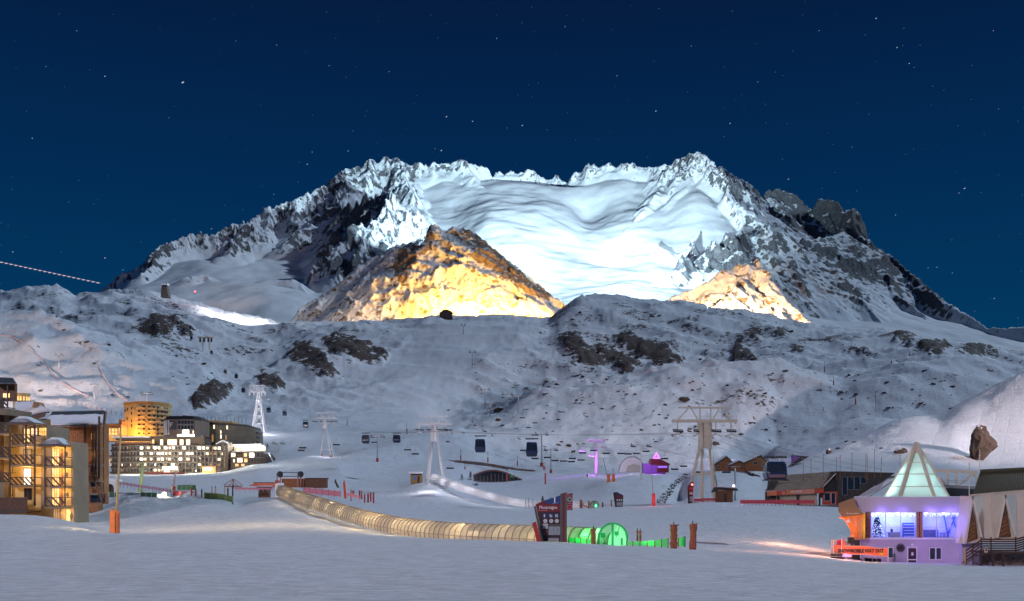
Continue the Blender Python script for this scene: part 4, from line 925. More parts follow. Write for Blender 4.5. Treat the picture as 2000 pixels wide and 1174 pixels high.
# annex and fence
an_ = Fr(408, 923, 415)
AN = thing('annex', an_.o, 'small amber lit annex with two bright windows at foot of dark hotel', 'annex')
an_.box('wall', M_CREAM2, AN, 395, 421, 911, 925, 0, 5); an_.box('roof', M_WOODM, AN, 394, 431, 909.5, 911, -.4, 5.2); an_.box('side_wall', M_HOTEL, AN, 421, 430, 911, 925, .3, 5)
for a in (399.5, 408): window(an_, AN, a, a + 5.5, 913, 918.5, W_HOT, -.01)
bulb('annex_lamp', an_.o + Vector((0, -3.5, 1.8)), 260, (1, .55, .12), .2)
kb = thing('ski_room', h.o + Vector((-8, -6, 0)), 'low bright white lit ski room in the hotel ground floor', 'annex')
kf = Fr(335, 922, 415)
kb.location = kf.o
kf.box('wall', M_HOTEL, kb, 317, 350, 911, 924, 0, 4); window(kf, kb, 318, 333, 911.5, 917, W_HOT, -.01, 3); window(kf, kb, 335, 346, 911.5, 916.5, W_HOT, -.01, 2); window(kf, kb, 321, 325, 918, 922, W_WARMB, -.01); window(kf, kb, 326.5, 331, 918, 922, W_WARMB, -.01)
for (px_, py_, e_) in ((280, 893, 800), (325, 883, 900), (350, 889, 600), (257, 905, 600), (370, 905, 500), (395, 882, 700), (415, 882, 600), (300, 918, 500), (340, 918, 700), (235, 921, 500)):
    v = P(px_, py_, 415); bulb('hotel_lamp', v + Vector((0, -6, 0)), e_ * 5.0, (1.0, 0.90, 0.68), 0.5)
# building marked with an F
ff = Fr(347, 868, 450)
Fb = thing('building', ff.o, 'faceted dark roofed building with black F sign and white vertical fins', 'building')
foot = [(311, 6), (324, 0), (380, 0), (388, 4), (388, 16), (311, 16)]
MB().prism([(ff.x(a), b, ff.z(872)) for a, b in foot], (0, 0, ff.z(819) - ff.z(872))).build('wall', mat('taupe_wall', (0.17, 0.13, 0.11), 0.8), Fb)
rf_ = [(ff.x(a), b - .5, ff.z(819)) for a, b in foot]; c_ = Vector((ff.x(349), 9, ff.z(819)))
MB().hexa  # (roof below)
mb = MB(); n0 = len(foot); mb.v += [tuple(Vector(v) + (Vector(v) - c_) * 0.03) for v in rf_] + [tuple(c_ + (Vector(v) - c_) * 0.82 + Vector((0, 0, 1.55))) for v in rf_]
for i in range(n0): j = (i + 1) % n0; mb.f.append((i, j, n0 + j, n0 + i)); mb.m.append(0)
mb.f.append(tuple(range(n0, 2 * n0))); mb.m.append(0); mb.f.append(tuple(range(n0 - 1, -1, -1))); mb.m.append(0)
mb.build('roof', M_BLACK, Fb)
for i in range(5):
    x_ = 313.5 + i * 4.0; y_ = 6 - (x_ - 311) * 6 / 13 if x_ < 324 else 0
    MB().box(ff.x(x_), ff.x(x_ + 1.5), y_ - .7, y_ - .1, ff.z(849), ff.z(821)).build('fin', M_FRAMEW, Fb)
ff.box('sign_panel', M_BLACK, Fb, 329.5, 344.5, 822, 839, -.25, -.02)
fl = MB(); ff.b(fl, 332.2, 333.4, 825.5, 834.5, -.3, -.26); ff.b(fl, 333.4, 338.6, 825.5, 826.6, -.3, -.26); ff.b(fl, 333.4, 337, 829, 830, -.3, -.26); fl.build('letter_f', M_WHITE, Fb)
fh_ = MB()
for r_ in (829, 838.5): ff.b(fh_, 346, 379, r_, r_ + .8, -1.0, 0)
fh_.build('balcony_slabs', M_FRAMEG, Fb)
for a in range(5):
    for r_ in (821.5, 831): window(ff, Fb, 348 + a * 6.2, 352.5 + a * 6.2, r_, r_ + 6, M_GLASSD, -.02)
window(ff, Fb, 357, 369, 840, 847, W_HOT, -.02, 3); window(ff, Fb, 347, 380, 849, 853, W_HOT, -.3, 8); window(ff, Fb, 376.5, 378.5, 841, 847, W_WARMB, -.02)
ff.box('antenna_house', M_REDFASC, Fb, 346.5, 355, 809, 813, 7, 9); MB().beam(ff.p(351, 812, 8), ff.p(351, 803, 8), .25).build('mast', M_WHITEP, Fb)
bulb('facade_lamp', ff.o + Vector(ff.p(360, 850, -4)), 500, (1, .85, .7), .3)
bulb('facade_lamp', ff.o + Vector(ff.p(318, 848, -3)), 240, (1, .75, .6), .3)
# long grey building
g = Fr(440, 885, 470)
G = thing('apartment_block', g.o, 'long olive grey clad apartment block with flat dark roof behind the bright terrace', 'apartment block')
g.poly('wall', M_CLAD, G, [(383, 890), (383, 828), (462, 831.5), (491, 833), (499, 843), (501, 890)], 0, 14)
g.poly('roof', M_BLACK, G, [(383, 828.5), (385, 824.5), (440, 826.5), (482, 829.5), (494, 834.5), (494, 836), (484, 833.5), (440, 831)], -.6, 14.5)
g.box('parapet', M_CREAM2, G, 385, 425, 820.5, 824.5, 1.5, 13); g.box('parapet', M_CREAM2, G, 425, 452, 822.5, 826, 1.7, 13)
gj = MB()
for i in range(50): x_ = 385 + i * 2.2; g.b(gj, x_, x_ + .22, 833, 880, -.05, -.003)
gj.build('cladding_joints', M_BLACK, G)
for (a, b, t0, u0, gl) in ((390, 392.5, 828.5, 836, W_WARMB), (417, 419.5, 829.5, 837.5, W_WARMB), (442.5, 445, 831, 838.5, W_WARMB), (404, 406.2, 849, 856, W_WARMB), (404, 406.2, 858.5, 862.5, W_WARMB), (430.3, 432.3, 840.5, 847, W_WARMB), (430.3, 432.8, 849, 856.5, W_WARMB), (385, 391, 839, 853, W_DIM), (413.5, 417, 849, 863, W_DIM), (440, 443, 850, 860, W_DIM)): window(g, G, a, b, t0, u0, gl, -.01, 1, 1)
for i in range(4):
    MB().box(g.x(494), g.x(502), 1, 6, g.z(846 + i * 9), g.z(843.5 + i * 9)).build('balcony', M_WOODD, G)
for (a, b) in ((400, 838), (427, 838), (453, 838)): bulb('wall_uplight', g.o + Vector(g.p(a, b, -1.3)), 38, (1, .85, .6), .1)
# floodlit amber tower
tw = Fr(275, 858, 520)
T = thing('tower_block', tw.o, 'amber floodlit round sided tower block with seven floors of balconies', 'tower block')
tp = [(234.5, 10), (238, 3), (262, -1), (272, -3.5), (290, -4.0), (304, -1.5), (313, 3), (317.5, 9), (312, 18), (240, 18)]
M_TOWER = mat('ochre_render', (0.55, 0.40, 0.20), 0.85, noise=0.1, scale=0.3)
MB().prism([(tw.x(a), b, tw.z(866)) for a, b in tp], (0, 0, tw.z(786.5) - tw.z(866))).build('wall', M_TOWER, T)
MB().prism([(tw.x(275 + (a - 275) * 1.02), b * 1.02 - .1, tw.z(790.5)) for a, b in tp], (0, 0, tw.z(785) - tw.z(790.5))).build('parapet', mat('ochre_band', (0.50, 0.27, 0.06), 0.7), T)
def along(poly, u):
    pts = [Vector((tw.x(a), b, 0)) for a, b in poly]; L = [(pts[i + 1] - pts[i]).length for i in range(len(pts) - 1)]; s_ = u * sum(L)
    for i, l in enumerate(L):
        if s_ <= l: return pts[i].lerp(pts[i + 1], s_ / l), (pts[i + 1] - pts[i]).normalized()
        s_ -= l
    return pts[-1], (pts[-1] - pts[-2]).normalized()
arc = tp[3:8]
for k in range(7):
    z1_ = tw.z(800.5 + k * 8.6); bl = MB()
    for i in range(12):
        a, d = along(arc, i / 12); b, d2 = along(arc, (i + 1) / 12); na = Vector((d.y, -d.x, 0)) * 1.35
        bl.hexa([(a.x, a.y, z1_ - .2), (b.x, b.y, z1_ - .2), (b.x + na.x, b.y + na.y, z1_ - .2), (a.x + na.x, a.y + na.y, z1_ - .2)], [(a.x, a.y, z1_), (b.x, b.y, z1_), (b.x + na.x, b.y + na.y, z1_), (a.x + na.x, a.y + na.y, z1_)])
        bl.beam((a.x + na.x, a.y + na.y, z1_ + .45), (b.x + na.x, b.y + na.y, z1_ + .45), .08, .75)
    bo = bl.build('balcony', M_TOWER, T)
    for i in range(8):
        a, d = along(arc, (i + .5) / 8); nn = Vector((d.y, -d.x, 0)) * .05
        MB().beam((a.x + nn.x - d.x * .6, a.y + nn.y - d.y * .6, z1_ + .95), (a.x + nn.x + d.x * .6, a.y + nn.y + d.y * .6, z1_ + .95), .08, 1.5).build('window', W_DIM if (i * 3 + k) % 5 == 0 else M_GLASSD, T)
for (x_, ys_) in ((258.5, (795, 805, 820, 829)), (248, (797, 815)), (268, (797,)), (242, (799,))):
    for y_ in ys_: window(tw, T, x_ - 1.7, x_ + 1.7, y_, y_ + 5, M_GLASSD, 3 - (x_ - 238) * 4 / 24 - .05 if x_ < 262 else -2.4, 2, 1, M_WOODM)
for (a, b, c, e_) in ((262, 852, -8, 15000), (290, 852, -12, 9000), (244, 852, -6, 8000), (308, 850, -9, 7000), (280, 846, -16, 9000)): bulb('tower_floodlight', tw.o + Vector(tw.p(a, b, c)), e_ * 0.42, (1, .48, .08), .5)
ob = Fr(215, 856, 500)
OB = thing('building', ob.o, 'low orange lit building with stepped flat roof left of the amber tower', 'building')
ob.box('wall', mat('terracotta_render', (0.42, 0.2, 0.08), .85), OB, 203, 236, 829, 862, 0, 9); ob.box('wall', M_CREAM2, OB, 214, 236, 836, 862, -2.5, -.01); ob.box('stair_head', mat('terracotta_render', (0, 0, 0)), OB, 229, 235, 818, 829, 2, 6); ob.box('roof', M_WOODM, OB, 202, 236.5, 827.5, 829, -.3, 9.2)
for a in (217, 223, 229):
    for b in (839, 845.5): window(ob, OB, a, a + 3.5, b, b + 4, W_WARM, -2.52)
bulb('facade_lamp', ob.o + Vector(ob.p(218, 846, -9)), 2200, (1, .5, .12), .4)
# ---------------------------------------------------------------- ropeway pylons, chairlift masts, cabins, ropes
HEADS = {}
def funitel(px0, pyb, Y, legs, xl, xr, ybeam, ytruss, colx, ysplit, r, m, label, xtl, xtr, key, ft=()):
    f = Fr(px0, pyb, Y); T = thing('ropeway_pylon', f.o, label, 'pylon', 'big ropeway pylons up the valley')
    k = f.k
    for (cx_, (bx, by, dy)) in zip(colx, legs):
        a = f.p(bx, by + 6, dy); b = f.p(cx_, ysplit, dy * .12); c = f.p(cx_, ybeam + 4, dy * .12)
        m_ = MB(); m_.tube(a, b, r * k, n=12); m_.tube(b, c, r * k, n=12); m_.build('leg', m, T, smooth=True)
    for i, (bx, by, dy) in enumerate(legs):
        if i in ft:
            a = Vector(f.p(bx, by + 5, dy)); b = Vector(f.p(colx[i], ysplit, dy * .12)); d = (b - a).normalized()
            MB().tube(a, a + d * 14 * k * (0.9), r * k * 1.9, n=10).build('foot_pad', M_ORANGE, T)
    f.box('mast_plate', m, T, min(colx) - .5, max(colx) + .5, ybeam + 3, ysplit - 2, -.12, .12)
    if len(legs) == 4:
        zc = (legs[0][1] + ysplit) / 2 + (legs[0][1] - ysplit) * .22
        def at_(i, z):
            t = (z - ysplit) / (legs[i][1] - ysplit); return f.p(colx[i] + (legs[i][0] - colx[i]) * t, z, legs[i][2] * (.12 + .88 * t))
        for a, b in ((0, 3), (1, 2), (0, 1), (2, 3)): MB().tube(at_(a, zc), at_(b, zc), r * k * .75, n=8).build('cross_tube', m, T)
    t = r * k * .9
    f.b(MB(), 0, 1, 0, 1)
    MB().box(f.x(xl), f.x(xr), -t, t, f.z(ybeam + 2.6 * r / 2.4), f.z(ybeam - 2.2 * r / 2.4)).build('crossbeam', m, T, bevel=.05)
    MB().beam(f.p(xtl, ytruss, 0), f.p(xtr, ytruss + 1, 0), r * k * 1.1).build('top_beam', m, T)
    mid = (xl + xr) / 2; q1 = xtl + (xtr - xtl) * .2; q2 = xtl + (xtr - xtl) * .8
    for a, b in (((q1, ytruss), (xl + 8 * r / 2.4, ybeam)), ((q1 + 3, ytruss), (colx[0] - 3, ybeam)), ((q2, ytruss), (xr - 10 * r / 2.4, ybeam)), ((q2 - 3, ytruss), (max(colx) + 3, ybeam)), ((min(colx), ytruss), (min(colx), ybeam)), ((max(colx), ytruss), (max(colx), ybeam))):
        MB().beam(f.p(a[0], a[1]), f.p(b[0], b[1]), r * k * .75).build('truss_strut', m, T)
    rl = MB(); n = 16
    for i in range(n + 1): xx = xl + 10 + (xr - xl - 12) * i / n; rl.beam(f.p(xx, ybeam - 2, -t), f.p(xx, ybeam - 7 * r / 2.4, -t), .05)
    rl.beam(f.p(xl + 10, ybeam - 7 * r / 2.4, -t), f.p(xr - 2, ybeam - 7 * r / 2.4, -t), .05); rl.build('walkway_rail', m, T)
    hs = []
    for xx in (xl + 9 * r / 2.4, colx[0] - 3 * r / 2.4, max(colx) + 8 * r / 2.4, xr - 10 * r / 2.4):
        d = 24 * r / 2.4; z1 = ybeam + d * .78; z2 = ybeam + d
        hg = MB(); hg.beam(f.p(xx, ybeam, 0), f.p(xx, z1, 0), t * .9); hg.beam(f.p(xx + 1, z2 - 4 * r / 2.4, 0), f.p(xx - 9 * r / 2.4, z2 + 1, -1.2), t * .8); hg.beam(f.p(xx, z2 - 4 * r / 2.4, 0), f.p(xx + 9 * r / 2.4, z2 + 1, -.4), t * .8)
        ho = hg.build('hanger', m, T)
        sh = MB()
        for j in range(6): c = f.p(xx - 7 * r / 2.4 + j * 3.2 * r / 2.4, z1 - 3, -1.6 + j * .6); sh.tube((c[0], c[1] - .08, c[2]), (c[0], c[1] + .08, c[2]), 1.7 * k * r / 2.4, n=8)
        sh.beam(f.p(xx - 9 * r / 2.4, z1 - 5 * r / 2.4, -1.6), f.p(xx + 10 * r / 2.4, z1 - 5 * r / 2.4, 1.6), t * .5)
        sh.build('sheaves', M_DARKM, ho)
        hs.append(f.o + Vector(f.p(xx, z1 - 1, 0)))
    HEADS[key] = hs
    return T
funitel(1380, 978, near_hit(1391, 978, 250), [(1353, 944, 4.5), (1367, 976, -3), (1391, 976, -3), (1406, 952, 4.5)], 1312, 1440, 822, 796, (1367, 1371, 1387, 1388), 878, 3.0, M_CREAMP, 'massive cream steel ropeway pylon on four splayed legs beside the brown hut', 1325, 1429, 0)
Y2 = 322
funitel(848, 958, Y2, [(828, 962, 2.5), (836, 955, -2.5), (866, 925, -2.5), (871, 946, 2.5)], 812, 883, 828, 812.5, (843, 845, 853, 855), 862, 1.9, M_WHITEP, 'white four legged ropeway pylon standing over head of the far snow covered tunnel', 817, 874, 1, ft=(0,))
funitel(634, 898, 500, [(624, 894, 2.5), (626, 890, -1.5), (649, 897, -2), (655, 902, 3)], 611, 658, 817, 806, (631, 632, 637, 638), 838, 1.15, M_WHITEP, 'slim white A-shaped ropeway pylon with orange foot pads right of the hotel', 614, 656, 2, ft=(0, 2, 3))
# lattice pylon
lf = Fr(505, 862, 640); LT = thing('ropeway_pylon', lf.o, 'tall white lattice ropeway pylon rising behind the grey apartment block', 'pylon', 'big ropeway pylons up the valley')
def lpt(sx, sy, u): w = 1.2 + (15 - 1.2) * u; return (sx * w * lf.k + (u * 1.5) * lf.k, sy * w * lf.k * .8, lf.z(766 + (862 - 766) * u))
for sx in (-1, 1):
    for sy in (-1, 1): MB().beam(lpt(sx, sy, 1.04), lpt(sx, sy, 0), .5).build('leg', M_WHITEP, LT)
lv = [0, .09, .2, .33, .48, .64, .82, 1.0]
for i, (u0, u1) in enumerate(zip(lv[:-1], lv[1:])):
    b_ = MB()
    for (s1, s2) in (((-1, -1), (1, -1)), ((1, -1), (1, 1)), ((1, 1), (-1, 1)), ((-1, 1), (-1, -1))):
        mid = Vector(lpt(*s1, u0)).lerp(Vector(lpt(*s2, u0)), .5)
        b_.beam(lpt(*s1, u1), mid, .28); b_.beam(lpt(*s2, u1), mid, .28); b_.beam(lpt(*s1, u1), lpt(*s2, u1), .17)
    b_.build('lattice_brace', M_WHITEP, LT)
lh = MB()
for y_ in (-1.2, 1.2):
    lh.beam(lf.p(487, 766, y_), lf.p(519, 766, y_), .35); lh.beam(lf.p(488, 753, y_), lf.p(518, 753, y_), .3)
    for i in range(9): lh.beam(lf.p(488 + i * 3.75, 753, y_), lf.p(488 + i * 3.75, 766, y_), .14); lh.beam(lf.p(488 + i * 3.75, 766 if i % 2 else 753, y_), lf.p(491.75 + i * 3.75 if i < 8 else 518, 753 if i % 2 else 766, y_), .14)
lh.build('head_frame', M_WHITEP, LT)
for x_ in (487.5, 496, 511, 518): MB().beam(lf.p(x_, 765), lf.p(x_, 773), .6).build('hanger', M_WHITEP, LT)
HEADS[3] = [lf.o + Vector(lf.p(x_, 773)) for x_ in (487.5, 496, 511, 518)]
HEADS[4] = [P(x_, y_, 1100) for (x_, y_) in ((388, 664), (394, 664), (408, 665), (414, 665))]
tp2 = Fr(400, 681, 1090); t2 = thing('ropeway_pylon', tp2.o, 'tiny distant double ropeway pylon on snowy shoulder of the left valley', 'pylon', 'big ropeway pylons up the valley')
for a in (396.5, 409): MB().beam(tp2.p(a, 684), tp2.p(a, 660), .9).build('leg', M_CREAMP, t2)
for (a, b) in ((386, 404), (402, 418)): MB().beam(tp2.p(a, 658.5), tp2.p(b, 659.5), 1.4).build('crossbeam', M_CREAMP, t2)
for a in (391, 399, 407, 413): MB().beam(tp2.p(a, 660), tp2.p(a, 668), 1.6).build('hanger', M_DARKM, t2)
HEADS[5] = [P(338 + d, 622, 1500) for d in (0, 2, 4, 6)]
HEADS[-1] = [P(1570, 915, 225), P(1600, 917, 225), P(1690, 920, 225), P(1725, 917, 225)]
def rope(pts, name, label, r=.045, sag=0.0):
    out = []
    for a, b in zip(pts[:-1], pts[1:]):
        n = 10; L = (b - a).length
        for i in range(n): t = i / n; out.append(a.lerp(b, t) - Vector((0, 0, sag * L * 4 * t * (1 - t))))
    out.append(pts[-1])
    o = MB(); o0 = out[0]; o.path([v - o0 for v in out], r, n=5)
    o = o.build(name, M_CABLE, None); o.location = o0
    return tag(o, label, 'rope', 'ropes of the ropeways')
RD = ['outermost left', 'inner left', 'inner right', 'outermost right']
for i in range(4):
    rope([HEADS[k][i] for k in (-1, 0, 1, 2, 3, 4)], 'rope', RD[i] + ' haul rope of the big ropeway running over all white pylons', .035, .012)

def mast(px, pyb, pyt, arm, m=M_GALV, pad=True, Y=None, label='', sheaves=True, purple=False, r=None):
    Yh = Y or hit(px, pyb) or 500; f = Fr(px, pyb, Yh)
    T = thing('chairlift_mast', f.o, label, 'mast', 'single tube chairlift masts')
    w = (r or max(.9, (pyb - pyt) * .022)) * f.k
    MB().tube(f.p(px, pyb + 4), f.p(px, pyt + 4), w * 1.15, w * .8, n=12).build('pole', m, T, smooth=True)
    f.b(MB(), 0, 0, 0, 0)
    MB().beam(f.p(px - arm, pyt + 3.5), f.p(px + arm, pyt + 3.5), w * 1.1).build('crossarm', m, T)
    if sheaves:
        for s in (-1, 1):
            sh = MB(); c = px + s * arm * .82
            sh.beam(f.p(c - arm * .28, pyt + 1.5, -2.5), f.p(c + arm * .28, pyt + 3.5, 2.5), w * .8)
            for j in range(5): q = f.p(c - arm * .26 + j * arm * .13, pyt + 5, -2 + j); sh.tube((q[0], q[1] - .1, q[2]), (q[0], q[1] + .1, q[2]), arm * .085 * f.k, n=7)
            sh.beam(f.p(c, pyt + 3, 0), f.p(c + s * arm * .2, pyt - 1.5, 0), w * .5)
            sh.build('sheaves', m if purple else M_DARKM, T)
    if pad: MB().tube(f.p(px, pyb + 3), f.p(px, pyb - 7), w * 2.3, w * 2.3, n=12).build('foot_pad', M_REDPAD, T)
    return T
M_PURP = mat('pole_lit_violet', (0.62, 0.60, 0.62), 0.5, noise=.05)
for a in [(737, 902, 849, 12, 'grey mast with orange foot alone between the two dark cabins'), (947.5, 798, 757, 9, 'slender mast highest on the slope of the centre chairlift cluster'), (957, 813, 784, 10, 'short mast just left of the dark roadside boulder'),
          (991, 799, 766, 10, 'grey mast standing right behind the dark boulder'), (1012, 806, 771, 11, 'grey mast rightmost of the cluster on centre slope'), (1058, 911, 845, 12, 'tall mast with red base beside the right dark cabin'), (1076, 924, 875, 13, 'shorter mast with red base just right of the tall one'),
          (922.5, 719, 684, 6, 'small mast high on the mogul slope'), (905, 653, 632, 4, 'tiny mast just under the golden peak'), (1252, 938, 867, 19, 'thick pale grey mast on the snow knoll in front of white dome'), (1435.5, 978, 908, 16, 'pale mast behind the brown hut beside big cream pylon'),
          (287, 788, 765, 9, 'frosted mast rising behind the roof of amber tower'), (544, 884, 862, 10, 'white lit chairlift mast at right end of the floodlit terrace'), (115, 722, 690, 6, 'thin mast on the left hill below the curved net fence'), (184, 782, 749, 6, 'thin mast on left hill above the snowy roof')]:
    Yf = None
    wht = a[0] in (287, 544, 1252)
    mast(a[0], a[1], a[2], a[3], M_WHITEP if wht else M_GALV, pad=a[0] in (737, 1058, 1076), Y=Yf, label=a[4])
mast(1164.5, 929, 857, 16, M_PURP, pad=False, label='violet lit chairlift mast with violet chairs around its head', purple=True, r=2.6)
v = on(1150, 925)[0]
for (a, b, c, e) in ((1158, 918, -6, 900), (1172, 890, -7, 700), (1140, 882, -9, 500)):
    Yq = on(1164, 929)[0].y; bulb('violet_floodlight', P(a, b, Yq + c), e * 4.0, (0.62, 0.12, 1.0), .3)

# cabins
def make_cabin(px, pyt, pyb, w, Y, label, detail=True):
    f = Fr((px), pyb, Y); C = thing('cable_car_cabin', f.o, label, 'cabin', 'dark cabins hanging from the ropeway')
    H_, W_ = (pyb - pyt) * f.k, w * f.k; D_ = W_ * .95
    prof = [(.72, 0), (.90, .06), (1.0, .30), (1.0, .55), (.93, .88), (.80, 1.0)]
    def ring(s, z, inset=0):
        r = []; hw, hd = W_ / 2 * s - inset, D_ / 2 * s - inset; c = .22
        for (sx, sy) in ((1, -1), (1, 1), (-1, 1), (-1, -1)):
            for (u, v) in (((1, 1 - c), (1 - c, 1)) if sx * sy > 0 else ((1 - c, 1), (1, 1 - c))): r.append((sx * hw * u, sy * hd * v, z * H_))
        return r
    def hull(zs, inset=0):
        m_ = MB(); rs = [ring(s, z, inset) for s, z in zs]
        for r_ in rs: m_.v += r_
        n = 8
        for q in range(len(rs) - 1):
            for i in range(n): j = (i + 1) % n; m_.f.append((q * n + i, q * n + j, (q + 1) * n + j, (q + 1) * n + i)); m_.m.append(0)
        m_.f.append(tuple(range(n - 1, -1, -1))); m_.f.append(tuple(range((len(rs) - 1) * n, len(rs) * n))); m_.m += [0, 0]
        return m_
    hull([(.72, 0), (.90, .06), (1.0, .30), (1.0, .42)]).build('shell', M_NAVY, C, bevel=.03 if detail else 0)
    hull([(.97, .42), (.97, .55), (.91, .86)], .02).build('glazing', M_CABGL, C)
    hull([(.93, .86), (.80, 1.0)]).build('roof', M_NAVY, C, bevel=.03 if detail else 0)
    if detail:
        for sx in (-1, -.33, .33, 1):
            MB().beam((sx * W_ * .43, -D_ * .49, .42 * H_), (sx * W_ * .40, -D_ * .45, .86 * H_), .07).build('window_post', M_NAVY, C)
        MB().box(-W_ * .42, W_ * .42, -D_ * .62, -D_ * .47, .02 * H_, .07 * H_).build('ski_rack', M_BLACK, C)
        if w > 30: MB().box(-W_ * .5, W_ * .55, -D_ * .52, D_ * .5, -.03 * H_, .03 * H_).build('floor_bumper', M_BLACK, C)
    hg = MB()
    for s in (-1, 1):
        hg.beam((s * W_ * .18, 0, H_), (s * W_ * .3, 0, H_ * 1.22), .13)
    hg.build('suspension', M_WHITEP, C)
    gr = MB(); gr.beam((-W_ * .52, 0, H_ * 1.22), (W_ * .56, 0, H_ * 1.24), .16, .2)
    for i in range(8): x_ = -W_ * .48 + i * W_ * .14; gr.tube((x_, -.1, H_ * 1.27), (x_, .1, H_ * 1.27), .17, n=8)
    gr.beam((-W_ * .25, -.5, H_ * 1.24), (W_ * .3, .5, H_ * 1.24), .1)
    gr.build('grip', M_DARKM, C)
    return C
CABS = [(1513.5, 902, 938, 41, 148, 'largest dark blue cabin hanging in front of the brown roofed station'), (1038.5, 864, 892, 23, 262, 'dark cabin with curved glass left of tall centre mast'), (938, 858, 884, 21, 285, 'dark cabin with blue stripe above the stone wall'),
        (775, 850, 865, 15, 395, 'right one of two cabins between the white pylons'), (714.5, 850, 866, 15, 410, 'left one of two cabins between the white pylons'), (597, 824, 836, 10, 500, 'cabin just left of the A-shaped white pylon'), (556, 803, 812, 8, 640, 'small cabin right of lattice pylon, lower one'),
        (525, 796, 806, 8, 660, 'small cabin directly beside the lattice pylon'), (475.5, 758, 767, 7, 760, 'small cabin just left of lattice pylon head'), (461.5, 731, 739, 6, 840, 'distant cabin above and left of lattice pylon'), (440, 723, 731, 6, 880, 'distant cabin next in line up the valley'),
        (413, 685, 692, 5, 1000, 'distant cabin directly under the double pylon'), (374, 657, 663, 4.5, 1180, 'tiny cabin left of the double pylon'), (372, 638, 643, 4.5, 1230, 'tiny cabin right of a row of four near hut'), (360, 641, 646, 4.5, 1260, 'tiny cabin second from right near hut'), (348, 640.5, 645, 4, 1290, 'tiny cabin lower left near hut'), (348.5, 629, 633.5, 4, 1320, 'tiny cabin middle left near hut'), (338.5, 624, 628.5, 4, 1350, 'topmost tiny cabin below the ridge hut')]
for (px, a, b, w, Y, l) in CABS:
    Yh = hit(px, b + 4); Y = min(Y, (Yh or 9999) * .95); make_cabin(px, a, b, w, Y, l, w > 12)

# chairs of the chairlifts
M_CHAIR = mat('dark_chair_padding', (0.035, 0.035, 0.04), .7, noise=.1)
def make_chair(m_seat, m_fr):
    C = thing('lift_chair', (0, 0, 0), 'empty six seat lift chair with dark padding hanging on its line', 'lift chair', 'empty chairs on the chairlifts')
    W = 3.0
    for i in range(6): MB().box(-W / 2 + i * W / 6 + .03, -W / 2 + (i + 1) * W / 6 - .03, -.3, .25, 0, .12).build('seat', m_seat, C)
    MB().box(-W / 2, W / 2, .25, .36, .05, .62).build('backrest', m_seat, C)
    fr_ = MB(); fr_.beam((-W / 2, .3, .1), (-W / 2, .3, .9), .06); fr_.beam((W / 2, .3, .1), (W / 2, .3, .9), .06); fr_.beam((-W / 2, .3, .9), (-.9, .3, 1.5), .06); fr_.beam((W / 2, .3, .9), (.9, .3, 1.5), .06); fr_.beam((-.9, .3, 1.5), (.9, .3, 1.5), .07); fr_.beam((0, .3, 1.5), (0, .1, 3.1), .08)
    fr_.build('hanger_frame', m_fr, C)
    return C
c0 = make_chair(M_CHAIR, M_GALV); first = True
ORD = lambda n: str(n) + ('th' if 10 < n % 100 < 14 else {1: 'st', 2: 'nd', 3: 'rd'}.get(n % 10, 'th'))
CH1 = [(1138, 886), (1160, 881), (1184, 887), (1213, 887), (1227, 888), (1243, 887), (1262, 883), (1298, 897), (1318, 918), (1335, 912), (1368, 924), (1419, 924), (1069, 895), (1084, 901), (1101, 902), (1118, 897), (1116, 903), (1135, 900), (1023, 881), (1045, 897),
       (1043, 851), (1032, 836), (1045, 827), (1020, 817), (982, 777), (998, 781), (975, 788), (966, 795), (955, 799), (941, 769), (935, 756), (931, 742), (930, 728), (925, 712), (715, 867), (731, 865), (796, 880), (811, 888), (879, 916), (657, 870), (591, 876), (588, 881)]
CH1.sort()
for i_c, (a, b) in enumerate(CH1):
    Yh = hit(a, b + 3) or 600
    Y = min(Yh * .93, 620 if b > 800 else Yh * .93)
    Y = min(Y, 430 if b > 868 else Y)
    if first: c = c0; c.location = P(a, b, Y); first = False
    else: c = dup(c0, P(a, b, Y))
    c['label'] = 'empty dark lift chair, %s from the left of all the chairs' % ORD(i_c + 1)
cv = make_chair(M_PURP, M_PURP); cv['label'] = 'violet lit lift chair hanging left of the violet mast'; Yv = on(1164, 929)[0].y; cv.location = P(1137, 882, Yv - 4); cv.rotation_euler = (0, 0, .5)
dup(cv, P(1155, 892, Yv - 3), .4, 'violet lit lift chair just left of violet mast and lower'); dup(cv, P(1180, 875, Yv - 2), .5, 'violet lit lift chair right of the violet mast head')
for (a, b, pts) in (('rope', 'chairlift rope running past the violet mast to the dome', [P(1090, 880, 430), P(1164, 862, 428), P(1252, 868, 345), P(1435, 908, 300)]), ('rope', 'chairlift rope climbing the centre slope by the mast cluster', [P(1058, 848, 500), P(1012, 774, 860), P(947, 760, 930), P(922, 688, 1290)])):
    rope(pts, a, b, .03, .01)
# frosted lift on the left: three pale cabins behind the amber tower
M_FROST = mat('frosted_shell', (0.55, 0.56, 0.6), .6, noise=.1)
for (a, b, l) in ((220.5, 775, 'left pale cabin behind the amber tower'), (250.5, 779, 'middle pale cabin left of frosted mast'), (315, 798, 'right pale cabin beside the amber tower')):
    f = Fr(a, b, 640); C = thing('gondola_cabin', f.o, l, 'cabin', 'pale cabins of the left lift')
    m_ = MB(); m_.lathe([(.01, 0), (1.0, .1), (1.25, .7), (1.1, 1.5), (.7, 1.8), (.01, 1.85)], 12); m_.build('shell', M_FROST, C, smooth=True)
    MB().beam((0, 0, 1.8), (0, 0, 3.4), .12).build('hanger', M_FROST, C)
    m_ = MB(); m_.lathe([(1.24, .75), (1.16, 1.35)], 12); m_.build('glazing', M_GLASSD, C, smooth=True)

